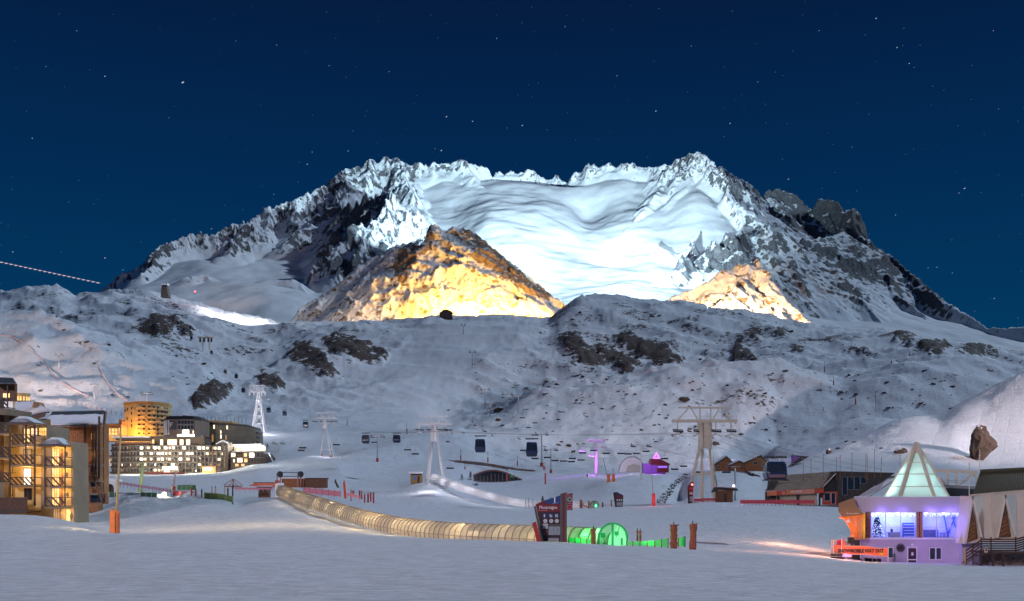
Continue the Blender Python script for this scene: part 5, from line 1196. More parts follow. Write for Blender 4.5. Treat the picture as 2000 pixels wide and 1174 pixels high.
# ---------------------------------------------------------------- covered conveyor tunnels
def tunnel_mats():
    m = bpy.data.materials.new('tunnel_polycarbonate'); m.use_nodes = True; nt = m.node_tree; N = nt.nodes.new; L = nt.links.new
    out = nt.nodes['Material Output']; bs = nt.nodes['Principled BSDF']; bs.inputs['Roughness'].default_value = .3
    tc = N('ShaderNodeTexCoord'); nz = N('ShaderNodeTexNoise'); nz.inputs['Scale'].default_value = 1.6; nz.inputs['Detail'].default_value = 6; L(tc.outputs['Object'], nz.inputs[0])
    rp = N('ShaderNodeValToRGB'); rp.color_ramp.elements[0].position = .3; rp.color_ramp.elements[0].color = (.46, .40, .31, 1); rp.color_ramp.elements[1].position = .7; rp.color_ramp.elements[1].color = (.74, .68, .58, 1)
    L(nz.outputs[0], rp.inputs[0]); L(rp.outputs[0], bs.inputs['Base Color'])
    tr = N('ShaderNodeBsdfTranslucent'); tr.inputs[0].default_value = (.85, .74, .56, 1); mx = N('ShaderNodeMixShader'); mx.inputs[0].default_value = .35
    L(bs.outputs[0], mx.inputs[1]); L(tr.outputs[0], mx.inputs[2]); L(mx.outputs[0], out.inputs[0])
    return m
M_TUN = tunnel_mats()
M_TUN2 = mat('snow_dusted_tunnel_skin', (0.80, 0.80, 0.82), .7, noise=.2, scale=2.5, bump=.6)
def tunnel(name, pts, rad, step, m_skin, m_rib, label, n_arc=9, lowsnow=0.0):
    L = [0]
    for a, b in zip(pts[:-1], pts[1:]): L.append(L[-1] + (b - a).length)
    n = int(L[-1] / step)
    def at_(s):
        for i in range(len(L) - 1):
            if s <= L[i + 1] or i == len(L) - 2: return pts[i].lerp(pts[i + 1], (s - L[i]) / (L[i + 1] - L[i]))
    S = [at_(L[-1] * i / n) for i in range(n + 1)]
    for _ in range(6):
        S = [S[0]] + [(S[i - 1] + S[i] * 2 + S[i + 1]) / 4 for i in range(1, n)] + [S[-1]]
    T = thing(name, S[0], label, 'covered conveyor')
    def ring(i, r, ext=0):
        a = S[max(0, i - 1)]; b = S[min(n, i + 1)]; d = (b - a); d.z = 0; d.normalize(); s = Vector((d.y, -d.x, 0)); c = S[i] + d * ext
        an = [math.pi * (-.12 + 1.24 * k / n_arc) for k in range(n_arc + 1)]
        return [c + s * math.cos(q) * r + Vector((0, 0, math.sin(q) * r * 1.02)) - S[0] for q in an]
    nseg = min(n, 295)
    for i in range(nseg):
        a, b = ring(i, rad), ring(i + 1, rad); m_ = MB()
        for k in range(n_arc): m_.quad(a[k], b[k], b[k + 1], a[k + 1])
        m_.build('cover_panel', m_skin, T, smooth=True)
        h0, h1, g0, g1 = ring(i, rad * 1.05, -.055), ring(i, rad * 1.05, .055), ring(i, rad, -.055), ring(i, rad, .055); m_ = MB()
        for k in range(n_arc): m_.quad(h0[k], h1[k], h1[k + 1], h0[k + 1]); m_.quad(g0[k], h0[k], h0[k + 1], g0[k + 1]); m_.quad(h1[k], g1[k], g1[k + 1], h1[k + 1])
        m_.build('hoop', m_rib, T)
    rl = MB()
    for kk in (1, n_arc - 1): rl.path([ring(i, rad * 1.03)[kk] for i in range(0, n + 1, 2)], .035, 4)
    rl.path([ring(i, rad * 1.03)[n_arc // 2 + 1] for i in range(0, n + 1, 2)], .03, 4)
    rl.build('side_rail', m_rib, T)
    return T, S
def tpt(px, py, Y): return P(px, py, Y)
tun1 = [(1203, 1062, 90), (1120, 1057, 93), (1040, 1053, 97), (960, 1050, 102), (890, 1046, 107), (830, 1040, 113), (770, 1031, 121), (720, 1019, 129), (680, 1008, 138), (640, 994, 148), (600, 981, 161), (568, 969, 176), (552, 962, 186)]
M_HOOP = mat('tan_hoop', (0.30, 0.25, 0.18), .5, noise=.1)
T1, S1 = tunnel('conveyor_tunnel', [tpt(*q) for q in tun1], 1.28, 1.05, M_TUN, M_HOOP, 'long translucent tan conveyor tunnel snaking down to the green lit gate')
nS = len(S1)
for i in range(6, nS - 2, 7):
    bulb('tunnel_lamp_or_fill', S1[i] + Vector((0, 0, .7)), 60 if i < nS * .7 else 45, (1.0, 0.84, 0.60), .15)
for i in range(10, nS, 12):
    s_ = S1[i]; bulb('tunnel_front_fill', s_ + Vector((-1.2, -3.8, 1.6)), 230 if i < nS * .5 else 120, (1.0, .72, .32), .2)  # added fills warming the tunnel front and snow, no fixtures
# upper end portal
ue = Fr(548, 972, 187); PT = thing('tunnel_portal', ue.o, 'red and white end portal at the top of tan tunnel', 'portal')
ue.box('frame', M_WHITEP, PT, 541, 546, 945, 975, -1.5, -1.2); ue.box('frame', M_REDPAD, PT, 541, 544, 938, 945, -1.4, 1.0); ue.box('end_board', M_WHITEP, PT, 544, 551, 943.5, 948, -1.4, 1.6)
# green gate
M_GREENPANEL = mat('white_end_panel', (0.75, 0.8, 0.75), .5, noise=.05)
def trans(name, c1, c2, fac):
    m = bpy.data.materials.new(name); m.use_nodes = True; nt = m.node_tree; bs = nt.nodes['Principled BSDF']; bs.inputs['Base Color'].default_value = (*c1, 1)
    tr = nt.nodes.new('ShaderNodeBsdfTranslucent'); tr.inputs[0].default_value = (*c2, 1); mx = nt.nodes.new('ShaderNodeMixShader'); mx.inputs[0].default_value = fac
    nt.links.new(bs.outputs[0], mx.inputs[1]); nt.links.new(tr.outputs[0], mx.inputs[2]); nt.links.new(mx.outputs[0], nt.nodes['Material Output'].inputs[0])
    return m
M_GP = trans('backlit_green_panel', (.5, .6, .5), (.8, .95, .85), .65)
gf = Fr(1197, 1064, 89.3); GT = thing('tunnel_gate', gf.o, 'green glowing arched end door of the tan conveyor tunnel', 'gate')
def arch_pts(cx_, cy_, rx, ry, y, n=16, f=gf): return [f.p(cx_ - rx * math.cos(math.pi * i / n), cy_ - ry * math.sin(math.pi * i / n), y) for i in range(n + 1)]
ap = arch_pts(1197, 1051, 28, 29, 0)
def half(a0, a1, y):
    n = 8; return [gf.p(1197 + (1.2 if a0 > 90 - 1 and a0 < 91 else 0), 1066, y)] if 0 else None
def door(x0, x1):
    pts = [gf.p(x0, 1066, 0)]
    for i in range(9):
        x_ = x0 + (x1 - x0) * i / 8; u = max(-1, min(1, (x_ - 1197) / 28)); pts.append(gf.p(x_, 1051 - 29 * math.sqrt(max(0, 1 - u * u)), 0))
    pts.append(gf.p(x1, 1066, 0)); return pts
for (a, b) in ((1169.5, 1194), (1198.5, 1224)):
    MB().prism(door(a, b)[::-1], (0, .06, 0)).build('door_panel', M_GP, GT)
m_ = MB()
for a, b in zip(ap[:-1], ap[1:]): m_.beam(Vector(a) + Vector((0, -.06, 0)), Vector(b) + Vector((0, -.06, 0)), .22, .16)
m_.beam(gf.p(1169, 1066, -.06), gf.p(1169, 1051, -.06), .16); m_.beam(gf.p(1225, 1066, -.06), gf.p(1225, 1051, -.06), .16); m_.beam(gf.p(1196.3, 1066, -.06), gf.p(1196.3, 1023, -.06), .2, .12)
m_.build('arch_frame', mat('green_painted_frame', (.03, .30, .12), .5), GT)
for (a, b, c, d) in ((1173, 1182, 1041, 1050), (1200, 1208, 1038, 1046), (1212, 1216, 1051, 1064)): gf.box('notice', mat('green_notice', (.03, .35, .15), .6), GT, a, b, c, d, -.14, -.08)
for (a, b) in (((1173, 1030), (1182, 1062)), ((1210, 1028), (1203, 1050))): MB().beam(gf.p(*a, -.1), gf.p(*b, -.1), .05).build('brace', mat('green_painted_frame', (0, 0, 0)), GT)
bulb('green_lamp', gf.o + Vector(gf.p(1206, 1050, 1.5)), 900, (.25, 1.0, .42), .25)
bulb('green_lamp', gf.o + Vector(gf.p(1182, 1046, 1.6)), 150, (.05, 1.0, .25), .25)
bulb('green_lamp', gf.o + Vector(gf.p(1196, 1052, -2.2)), 60, (.05, 1.0, .25), .15)
bulb('green_lamp', gf.o + Vector(gf.p(1145, 1045, 1.6)), 36, (.05, 1.0, .2), .15)
bulb('green_lamp', gf.o + Vector(gf.p(1262, 1048, -2.0)), 46, (.08, 1.0, .2), .15)
bulb('green_lamp', gf.o + Vector(gf.p(1330, 1044, -2.0)), 34, (.08, 1.0, .2), .15)
bulb('green_lamp', gf.o + Vector(gf.p(1130, 1046, -2.0)), 40, (.05, 1.0, .2), .15)
# lime screens left and right of the gate
def screen(pts, Y, label, m=M_LIME, posts=True, nm='mesh_fence'):
    Y = near_hit(pts[0][0], pts[0][2], Y) if Y > 150 else Y
    f = Fr(pts[0][0], pts[0][2], Y); S_ = thing(nm, f.o, label, 'fence')
    for (a, b) in zip(pts[:-1], pts[1:]):
        MB().hexa([f.p(a[0] + .4, a[2], 0), f.p(b[0] - .4, b[2], 0), f.p(b[0] - .4, b[2], .05), f.p(a[0] + .4, a[2], .05)], [f.p(a[0] + .4, a[1], 0), f.p(b[0] - .4, b[1], 0), f.p(b[0] - .4, b[1], .05), f.p(a[0] + .4, a[1], .05)]).build('panel', m, S_)
    for q in pts: MB().beam(f.p(q[0], q[2] + 2, .02), f.p(q[0], q[1] - 1, .02), .08).build('post', M_RUST if posts else M_GALV, S_)
    return S_
screen([(1111, 1048, 1059), (1123, 1051, 1060), (1134, 1052, 1061), (1146, 1053, 1061.5), (1158, 1054, 1062)], 88, 'low green mesh fence between the tall red sign and glowing gate')
screen([(1224, 1057, 1064), (1236, 1058, 1065), (1250, 1057.5, 1065.5), (1264, 1057, 1066), (1279, 1056, 1067), (1292, 1053, 1068), (1305, 1052, 1069)], 87.5, 'green mesh fence right of glowing gate running to red posts')
screen([(1325, 1051, 1067), (1338, 1048, 1067)], 89, 'short bright green mesh panel between the two tall red posts')
def rag_post(px, yt, yb, w, Y, label, m=M_RUST, lean=0):
    Y = near_hit(px, yb, Y) if Y > 150 else Y
    f = Fr(px, yb, Y); T = thing('padded_post', f.o, label, 'padded post', 'worn red padded posts')
    rr = random.Random(int(px)); m_ = MB(); prof = []; H_ = (yb - yt + 4) * f.k; n = 9
    for i in range(n + 1): prof.append(((w / 2 + rr.uniform(-.9, .6) * (w / 10)) * f.k, -.2 + H_ * i / n))
    prof.append((0.02, H_ - .3)); m_.lathe(prof, 10); o = m_.build('pad', m, T)
    o.rotation_euler = (0, R(lean), 0)
    MB().beam((-.5 * w * f.k, 0, H_ - .35), (w * .66 * f.k, -.1, H_ - .22), .12, .10).build('torn_flap', m, T)
    MB().tube((0, 0, H_ - .4), (0, 0, H_ + .03), .05).build('stake', M_BLACK, T)
    return T
rag_post(1159, 1032, 1058, 10, 87, 'dark brown worn post directly left of the green glowing gate')
rag_post(1316, 1024, 1068, 15, 86.5, 'worn red padded post, left one of the tall pair')
rag_post(1353, 1022, 1071, 14, 86, 'worn red padded post, right one of the tall pair', lean=2)
rag_post(1245, 1036, 1056, 4, 92, 'thin greenish post, left one of two behind the green fence'); rag_post(1250.5, 1037, 1056, 4.5, 92, 'thin brown post, right one of two behind the green fence')
# second tunnel with its gate
tun2 = [(1160, 990, 262), (1100, 990, 266), (1040, 988, 268), (1000, 983, 272), (960, 972, 280), (925, 962, 290), (893, 951, 303), (865, 941, 318), (846, 934, 335)]
T2, S2 = tunnel('conveyor_tunnel', [P(*q) for q in tun2], 1.35, 1.3, M_TUN2, mat('frosted_hoop', (.78, .78, .8), .6), 'snow dusted white conveyor tunnel curving below the middle pylon')
g2 = Fr(1161, 993, 260); G2 = thing('tunnel_gate', g2.o, 'small pale green arched end door of the snow dusted tunnel', 'gate')
pts = [g2.p(1161 - 8.5 * math.cos(math.pi * i / 14), 988 - 9.5 * math.sin(math.pi * i / 14), 0) for i in range(15)]; pts += [g2.p(1169.5, 994, 0), g2.p(1152.5, 994, 0)]
MB().prism(pts[::-1], (0, .1, 0)).build('door_panel', mat('pale_green_panel', (.35, .45, .33), .5), G2)
m_ = MB()
for a, b in zip(pts[:14], pts[1:15]): m_.beam(Vector(a) + Vector((0, -.1, 0)), Vector(b) + Vector((0, -.1, 0)), .2)
m_.build('arch_frame', M_GREENNET, G2); MB().beam(g2.p(1161, 994, -.1), g2.p(1161, 979, -.1), .15).build('brace', M_GREENNET, G2)
MB().box(g2.x(1162), g2.x(1165), -.2, -.1, g2.z(990), g2.z(986)).build('lamp', mat('green_lamp_glass', (.1, .8, .3), emit=(.1, 1, .35), strength=4), G2)
for (a, b, c, w, l) in ((1134.5, 979, 993, 5, 'red post at left end of the red beam near small gate'), (1150, 981, 993, 3.5, 'short red post touching small pale gate'), (1177, 984, 990.5, 3.5, 'tiny red post right of small gate'), (1194, 979.5, 989, 3, 'small red post before the small sign')): rag_post(a, b, c, w, 256, l)
MB().beam(g2.p(1137, 986, -1), g2.p(1150, 991, -1), .5, .25).build('beam', M_RUST, G2)

for i in range(8, len(S2), max(1, len(S2) // 7)): bulb('tunnel_lamp_or_fill', S2[i] + Vector((-1.5, -5.5, 2.2)), 330, (.92, .93, 1.0), .4)  # added fills in front of the white tunnel to brighten it

for a_, e_ in (((838, 935, near_hit(848, 955, 320) - 12), 1500), ((866, 900, near_hit(866, 945, 320) - 14), 1000), ((634, 870, 486), 1500)): bulb('pylon_fill', P(*a_), e_, (.92, .86, 1.0), .4)  # added fills that brighten the white pylons, no fixtures
# ---------------------------------------------------------------- piste sign
sg = Fr(1075, 1058, 86)
S = thing('piste_sign', sg.o, 'tall dark red piste board reading Musaraigne with blue top beside tunnel', 'sign')
M_SIGNRED = mat('dark_red_sign_sheet', (0.16, 0.012, 0.018), .4, noise=.08); M_SIGNDK = mat('sign_brown_black', (0.035, 0.012, 0.014), .4, noise=.1)
M_SIGNBL = mat('sign_blue', (0.01, 0.045, 0.17), .4, noise=.04); M_SIGNGR = mat('sign_grey_post', (0.085, 0.08, 0.08), .5, noise=.1)
k = 1 / 10.21
def sp(x, y, d=0.0): return sg.p(1030 + x * k, 950 + y * k, d)
def spoly(name, m, pts, d, t=.04): return MB().prism([sp(x, y, d) for x, y in pts], (0, t, 0)).build(name, m, S)
spoly('board', M_SIGNDK, [(165, 360), (235, 325), (655, 180), (655, 1100), (330, 1100), (240, 700)], 0, .08)
spoly('name_panel', M_SIGNRED, [(165, 365), (340, 280), (385, 350), (655, 350), (655, 500), (200, 520)], -.012, .01)
spoly('blue_panel', M_SIGNBL, [(340, 280), (655, 180), (655, 350), (385, 352)], -.014, .012)
spoly('side_strip', M_SIGNGR, [(128, 400), (165, 385), (330, 1100), (265, 1100)], -.06, .16)
spoly('post', M_SIGNGR, [(655, 150), (700, 140), (700, 1110), (655, 1110)], -.12, .3)
spoly('post', M_SIGNRED, [(700, 140), (748, 128), (748, 1110), (700, 1110)], -.08, .22)
spoly('post', M_SIGNGR, [(748, 128), (788, 116), (788, 1115), (748, 1115)], -.12, .3)
spoly('status_board', M_SIGNRED, [(792, 155), (902, 135), (902, 475), (792, 475)], -.02, .06)
for (cx_, cy_, rr_, mm, d) in ((845, 262, 45, mat('pale_ring', (.5, .5, .5), .5), -.03), (845, 262, 34, mat('green_disc', (.01, .10, .03), .4), -.036), (845, 415, 47, mat('rosy_ring', (.5, .22, .22), .5), -.03), (845, 415, 38, mat('red_disc', (.25, .012, .02), .4), -.036)):
    c = sp(cx_, cy_); disc(MB(), c, rr_ * k * sg.k, d, d + .01).build('signal_disc', mm, S)
for (a, b) in ((186, 196), (332, 344)): sg.box('caption_bar', mat('rosy_ring', (0, 0, 0)), S, 1030 + 808 * k, 1030 + 885 * k, 950 + a * k, 950 + b * k, -.03, -.022)
text(S, 'Musaraigne', .385, sp(415, 420, -.02), M_WHITE, align='CENTER', sx=.86)
sg.box('subtitle_bar', mat('rosy_ring', (0, 0, 0)), S, 1030 + 212 * k, 1030 + 395 * k, 950 + 472 * k, 950 + 482 * k, -.02, -.013)
sk = MB(); sk.beam(sp(545, 250, -.02), sp(545, 325, -.02), .09, .01); disc(sk, sp(545, 232), .07, -.025, -.018); sk.beam(sp(495, 348, -.02), sp(620, 318, -.02), .03, .012); sk.build('skier_symbol', M_WHITE, S)
for i, cx_ in enumerate((350, 468, 580)):
    m_ = MB(); m_.box(sp(cx_ - 40, 0)[0], sp(cx_ + 40, 0)[0], -.02, -.013, sp(0, 625)[2], sp(0, 540)[2]); m_.build('pictogram_tile', M_SIGNBL, S)
    m_ = MB()
    m_.beam(sp(cx_ - 12, 555, -.026), sp(cx_ - 12, 615, -.026), .06, .008)
    if i: m_.beam(sp(cx_ + 18, 575 if i == 1 else 555, -.026), sp(cx_ + 18, 615, -.026), .05, .008)
    m_.beam(sp(cx_ - 5, 590, -.026), sp(cx_ + 22, 580, -.026), .03, .008); m_.build('pictogram', M_WHITE, S)
    disc(MB(), sp(cx_ + 8, 690), .165, -.024, -.014).build('round_symbol', mat('sign_white', (.6, .6, .62), .5), S)
    m_ = MB(); m_.beam(sp(cx_ - 12, 710, -.03), sp(cx_ + 6, 668, -.03), .07, .008); m_.beam(sp(cx_ + 6, 668, -.03), sp(cx_ + 26, 706, -.03), .07, .008); m_.beam(sp(cx_ - 8, 704, -.03), sp(cx_ + 22, 704, -.03), .07, .008); m_.build('pictogram', M_SIGNDK, S)
spoly('notice', mat('sign_pale', (.42, .42, .45), .6), [(308, 742), (410, 742), (410, 845), (308, 845)], -.02, .01)
spoly('map_panel', mat('sign_map', (.26, .29, .32), .5), [(425, 800), (650, 800), (650, 970), (425, 970)], -.02, .01)
m_ = MB()
for i in range(16):
    a, b = i * math.pi / 8, (i + 1) * math.pi / 8; m_.beam(sp(563 + 42 * math.cos(a), 885 + 75 * math.sin(a), -.026), sp(563 + 42 * math.cos(b), 885 + 75 * math.sin(b), -.026), .035, .008)
m_.build('map_outline', M_SIGNGR, S)
spoly('photo_panel', mat('sign_photo', (.17, .05, .06), .5, noise=.5, scale=4), [(308, 870), (420, 870), (420, 968), (308, 968)], -.02, .01)
spoly('grey_band', M_SIGNGR, [(425, 760), (650, 760), (650, 790), (425, 790)], -.02, .01)
spoly('label_panel', mat('sign_map', (0, 0, 0)), [(410, 1030), (625, 1030), (625, 1090), (410, 1090)], -.02, .01)
rp_ = Fr(1048, 1058, 84.5); RB = thing('red_board', rp_.o, 'leaning bright red board in front of the tall piste sign', 'board')
rp_.poly('panel', mat('bright_red_panel', (.36, .015, .012), .5, noise=.12), RB, [(1048.5, 1058), (1039, 1020), (1041, 1021.5), (1047, 1018.5), (1056.5, 1058)], 0, .35)
def small_sign(px, yt, yb, w, Y, label, flip=False, nm='piste_sign'):
    Y = near_hit(px, yb, Y)
    f = Fr(px, yb, Y); T = thing(nm, f.o, label, 'sign'); s = -1 if flip else 1; W = w
    f.poly('board', M_SIGNDK, T, [(px - s * W * .28, yb + 2), (px - s * W * .5, yt + 1), (px - s * W * .1, yt), (px + s * W * .5, yt + (yb - yt) * .22), (px + s * W * .42, yb + 2)], 0, .2)
    f.poly('blue_panel', M_SIGNBL, T, [(px - s * W * .1, yt + 1), (px + s * W * .45, yt + (yb - yt) * .2), (px - s * W * .1, yt + (yb - yt) * .2)], -.03, -.01)
    f.box('name_panel', M_SIGNRED, T, px - W * .18, px + W * .4, yt + (yb - yt) * .26, yt + (yb - yt) * .36, -.03, -.01)
    for i in range(3): f.box('pictogram', mat('sign_white', (0, 0, 0)), T, px - W * .15 + i * W * .2, px - W * .03 + i * W * .2, yt + (yb - yt) * .48, yt + (yb - yt) * .6, -.03, -.01)
    f.box('map_panel', mat('sign_map', (0, 0, 0)), T, px - W * .15, px + W * .38, yt + (yb - yt) * .68, yt + (yb - yt) * .92, -.03, -.01)
    return T
t_ = small_sign(1207.5, 961, 990, 20, 250, 'small dark red piste board near the small pale gate')
f = Fr(1210, 990, 250)
t_ = small_sign(1349, 941, 983, 12, 235, 'narrow dark sign with red lamp at foot of big cream pylon', True)
bulb('red_lamp', t_.location + Vector((.4, -1.5, 4.2)), 60, (1, .05, .03), .15)
MB().tube((0, 0, 0), (0, -.1, 0), .28).build('lamp', mat('red_lamp_glass', (.8, .1, .1), emit=(1, .12, .08), strength=8), t_).location = (Vector(P(1351.8, 946.5, t_.location.y - .4)) - t_.location)

# ---------------------------------------------------------------- pyramid roofed building
b = Fr(1776, 1099, 138); k_ = b.k
PB = thing('visitor_building', b.o, 'mauve lit two storey building with glass pyramid roof and blue lit windows', 'building')
M_WALLW = mat('pale_mauve_render', (0.40, 0.34, 0.42), .8, noise=.09, scale=.5, bump=.2)
M_FASC = mat('pale_fascia', (0.46, 0.41, 0.43), .7, noise=.08, scale=.4)
MB().hexa([b.p(1681, 1106, 0), b.p(1890, 1106, 0), b.q(1886, 1106, 9), b.q(1686, 1106, 9)], [b.p(1681, 1053, 0), b.p(1890, 1053, 0), b.q(1886, 1053, 9), b.q(1686, 1053, 9)]).build('wall', M_WALLW, PB)
MB().hexa([b.p(1664, 1060, 0), b.p(1681, 1060, 0), b.q(1690, 1060, 9), b.q(1672, 1060, 9)], [b.p(1664, 1053, 0), b.p(1681, 1053, 0), b.q(1690, 1053, 9), b.q(1672, 1053, 9)]).build('wall', M_WALLW, PB)
b.box('sill', M_FRAMEW, PB, 1672, 1888, 1050.5, 1053.5, -.35, -.002)
mbx = MB(); pts = [(1664, 971), (1892, 971), (1887, 999.5), (1684, 999.5), (1668, 985)]
m_ = MB(); n_ = len(pts); m_.v = [b.p(x, y, -.6) for x, y in pts] + [b.q(x + (6 if x < 1700 else 0), y, 8) for x, y in pts]
for i in range(n_): j = (i + 1) % n_; m_.f.append((i, j, n_ + j, n_ + i)); m_.m.append(0)
m_.f += [tuple(range(n_ - 1, -1, -1)), tuple(range(n_, 2 * n_))]; m_.m += [0, 0]; m_.build('fascia', M_FASC, PB)
MB().hexa([b.p(1666, 970.9, -.5), b.p(1890, 970.9, -.5), b.q(1888, 970.9, 8), b.q(1674, 970.9, 8)], [b.p(1667, 969.7, -.4), b.p(1889, 969.7, -.4), b.q(1887, 970.0, 8), b.q(1675, 970.0, 8)]).build('roof', SNOWCAP, PB)
M_GLASSB = bpy.data.materials.new('clear_pane'); M_GLASSB.use_nodes = True
_n = M_GLASSB.node_tree; _o = _n.nodes['Material Output']; _t = _n.nodes.new('ShaderNodeBsdfTransparent'); _g = _n.nodes.new('ShaderNodeBsdfGlossy'); _g.inputs['Roughness'].default_value = .05; _m = _n.nodes.new('ShaderNodeMixShader'); _m.inputs[0].default_value = .08
_n.links.new(_t.outputs[0], _m.inputs[1]); _n.links.new(_g.outputs[0], _m.inputs[2]); _n.links.new(_m.outputs[0], _o.inputs[0])
# room behind the glass
M_ROOM = mat('white_room_wall', (.7, .7, .75), .8, noise=.1, scale=2)
b.qbox('back_wall', M_ROOM, PB, 1690, 1889, 996, 1053, 4.2, 4.35); b.box('ceiling', M_ROOM, PB, 1684, 1886, 996.5, 998.5, -.1, 4.3); b.box('floor', mat('room_floor', (.3, .3, .34)), PB, 1684, 1886, 1051, 1053, .02, 4.3)
MB().quad(b.p(1690, 1053, .1), b.q(1692, 1053, 4.2), b.q(1692, 998, 4.2), b.p(1690, 998, .1)).build('side_wall', M_ROOM, PB); MB().quad(b.p(1887, 1053, .1), b.q(1887, 1053, 4.2), b.q(1887, 998, 4.2), b.p(1887, 998, .1)).build('side_wall', M_ROOM, PB)
b.box('column', M_WOODL, PB, 1692, 1699.5, 999.5, 1051, -.12, .3); b.box('column', M_WOODL, PB, 1790, 1794.6, 999.5, 1051, -.12, .3); b.box('column', M_WOODL, PB, 1796.5, 1801, 999.5, 1051, -.12, .3); b.box('column', M_SIGNDK, PB, 1794.7, 1796.4, 999.5, 1051, .02, .3)
for (x0, x1, ms) in ((1700.5, 1789.5, (1729.8, 1759.2)), (1801.5, 1884, (1829, 1857.3))):
    fm = MB(); t = .07
    b.b(fm, x0, x1, 999.5, 1001, -.08, .1); b.b(fm, x0, x1, 1049.5, 1051, -.08, .1)
    for xx in (x0 + .5, x1 - .5) + ms: b.b(fm, xx - .55, xx + .55, 1001, 1049.5, -.08, .1)
    b.b(fm, x0 + 1, x1 - 1, 1029.4, 1030.4, -.05, .07)
    w = fm.build('window', mat('lavender_frame', (.5, .45, .5), .5), PB)
    edges = (x0,) + ms + (x1,)
    for a, c in zip(edges[:-1], edges[1:]):
        for (u, v_) in ((1001, 1029), (1030.6, 1049.5)): b.box('pane', M_GLASSB, w, a + .9, c - .9, u, v_, .0, .012)
M_ICIC = mat('light_string', (.8, .8, .9), .5, noise=0, emit=(.55, .62, 1.0), strength=7)
ic = MB(); rr = random.Random(5)
for i in range(170):
    xx = 1702 + i * 1.08
    if 1789 < xx < 1801: continue
    L_ = rr.uniform(2, 9)
    for j in range(int(L_ / 1.6)): z = 1002 + j * 1.7; b.b(ic, xx, xx + .45, z, z + .5, .22, .26)
tag(ic.build('light_curtain', M_ICIC, PB), None, None, None, 'stuff')
for (x_, y_, e_, c_) in ((1715, 1012, 150, (.13, .19, 1)), (1745, 1010, 150, (.13, .19, 1)), (1775, 1012, 150, (.12, .18, 1)), (1815, 1014, 70, (.10, .14, 1)), (1845, 1014, 60, (.10, .14, 1)), (1870, 1014, 50, (.09, .12, 1))):
    bulb('window_light', b.o + Vector(b.q(x_, y_, 2.6)), e_ * 3.2, c_, .25)
for (x_, y_, e_) in ((1720, 998, 34), (1760, 998, 34), (1815, 998, 40), (1850, 998, 40), (1880, 1000, 34)): bulb('eaves_light', b.o + Vector(b.p(x_, y_ + 5, -1.1)), e_ * 3.0, (.16, .12, 1), .15)
# furniture inside
M_BLUEF = mat('blue_furniture', (.06, .10, .35), .6, noise=.2); M_GREYF = mat('grey_desk', (.28, .28, .32), .6)
ds = thing('reception_desk', b.o + Vector(b.q(1748, 1051, 1.6)), 'grey reception desk behind middle pane of the blue lit window', 'desk')
MB().box(-.8, .8, 0, .6, 0, .75).build('front', M_GREYF, ds); MB().box(-.9, .9, -.1, .7, .752, .82).build('top', M_GREYF, ds); MB().box(-.55, -.25, .1, .2, .83, 1.25).build('monitor', M_BLACK, ds)
shf = thing('brochure_shelf', b.o + Vector(b.q(1776, 1051, 3.0)), 'blue brochure shelf with white rows in the lit window', 'shelf')
MB().box(-.75, .75, .2, .6, 0, 2.1).build('back', M_BLUEF, shf)
for i in range(5): MB().box(-.7, .7, 0, .2, .2 + i * .4, .28 + i * .4).build('shelf_board', M_FRAMEW, shf)
for (x0, w_) in ((1812, 1.3), (1826, .9)):
    pc = thing('display_counter', b.o + Vector(b.q(x0, 1051, 2.2)), 'blue counter at left in the right lit window' if x0 == 1812 else 'blue cabinet near the mullion of right lit window', 'counter')
    MB().box(-w_ / 2, w_ / 2, 0, .6, 0, 1.1).build('body', M_BLUEF, pc); MB().box(-w_ / 2 - .03, w_ / 2 + .03, -.03, .63, 1.102, 1.16).build('top', M_GREYF, pc)
for i, x_ in enumerate((1840, 1848)):
    st2 = thing('stool', b.o + Vector(b.q(x_, 1051, 1.2)), 'blue stool in right lit window, ' + ('left one' if i == 0 else 'right one'), 'stool')
    MB().box(-.22, .22, -.2, .2, .65, .72).build('seat', M_BLUEF, st2)
    for sx in (-.18, .18):
        for sy in (-.16, .16): MB().beam((sx, sy, 0), (sx, sy, .65), .05).build('leg', M_BLUEF, st2)
for (x_, a_) in ((1852, (1866, 1002)),): pass
for (p_, q_) in (((1849, 1050), (1868, 1003)), ((1866, 1030), (1859, 1003)), ((1843, 1003), (1852, 1049))):
    MB().beam(b.q(*p_, 3.4), b.q(*q_, 3.4), .16).build('truss_member', M_BLUEF, PB)
def conifer(root_loc, H_, Wd, label, m=M_PINE, nm='christmas_tree', cat='tree', seed=1, dots=None, n=None):
    T = thing(nm, root_loc, label, cat); r_ = random.Random(seed)
    MB().tube((0, 0, 0), (0, 0, H_ * .96), H_ * .02, H_ * .004, n=6).build('trunk', M_TRUNK, T)
    m_ = MB(); n = n or 260
    for i in range(n):
        u = r_.random() ** .75; z = H_ * (.08 + .9 * u); rad = Wd / 2 * (1 - u) ** .85 + .02; an = r_.uniform(0, 6.283); rr_ = rad * r_.uniform(.35, 1.05)
        c = Vector((math.cos(an) * rr_, math.sin(an) * rr_, z - rr_ * .25)); d = Vector((math.cos(an), math.sin(an), -.35)) * H_ * .10; s = Vector((-math.sin(an), math.cos(an), r_.uniform(-.3, .3))) * H_ * .045
        m_.quad(c - d - s * .4, c - d + s * .4, c + d * .6 + s, c + d, c + d * .6 - s)
    m_.build('foliage', m, T)
    if dots:
        q = MB()
        for i in range(70):
            u = r_.random(); rad = Wd / 2 * (1 - u) ** .85; an = r_.uniform(3.3, 6.1); c = (math.cos(an) * rad, math.sin(an) * rad, H_ * (.08 + .9 * u)); q.box(c[0] - .02, c[0] + .02, c[1] - .02, c[1] + .02, c[2] - .02, c[2] + .02)
        q.build('lights', dots, T)
    return T
conifer(b.o + Vector(b.q(1713, 1051, 1.3)), 2.9, 1.9, 'christmas tree with tiny lights standing inside left window pane', seed=3, dots=M_ICIC)
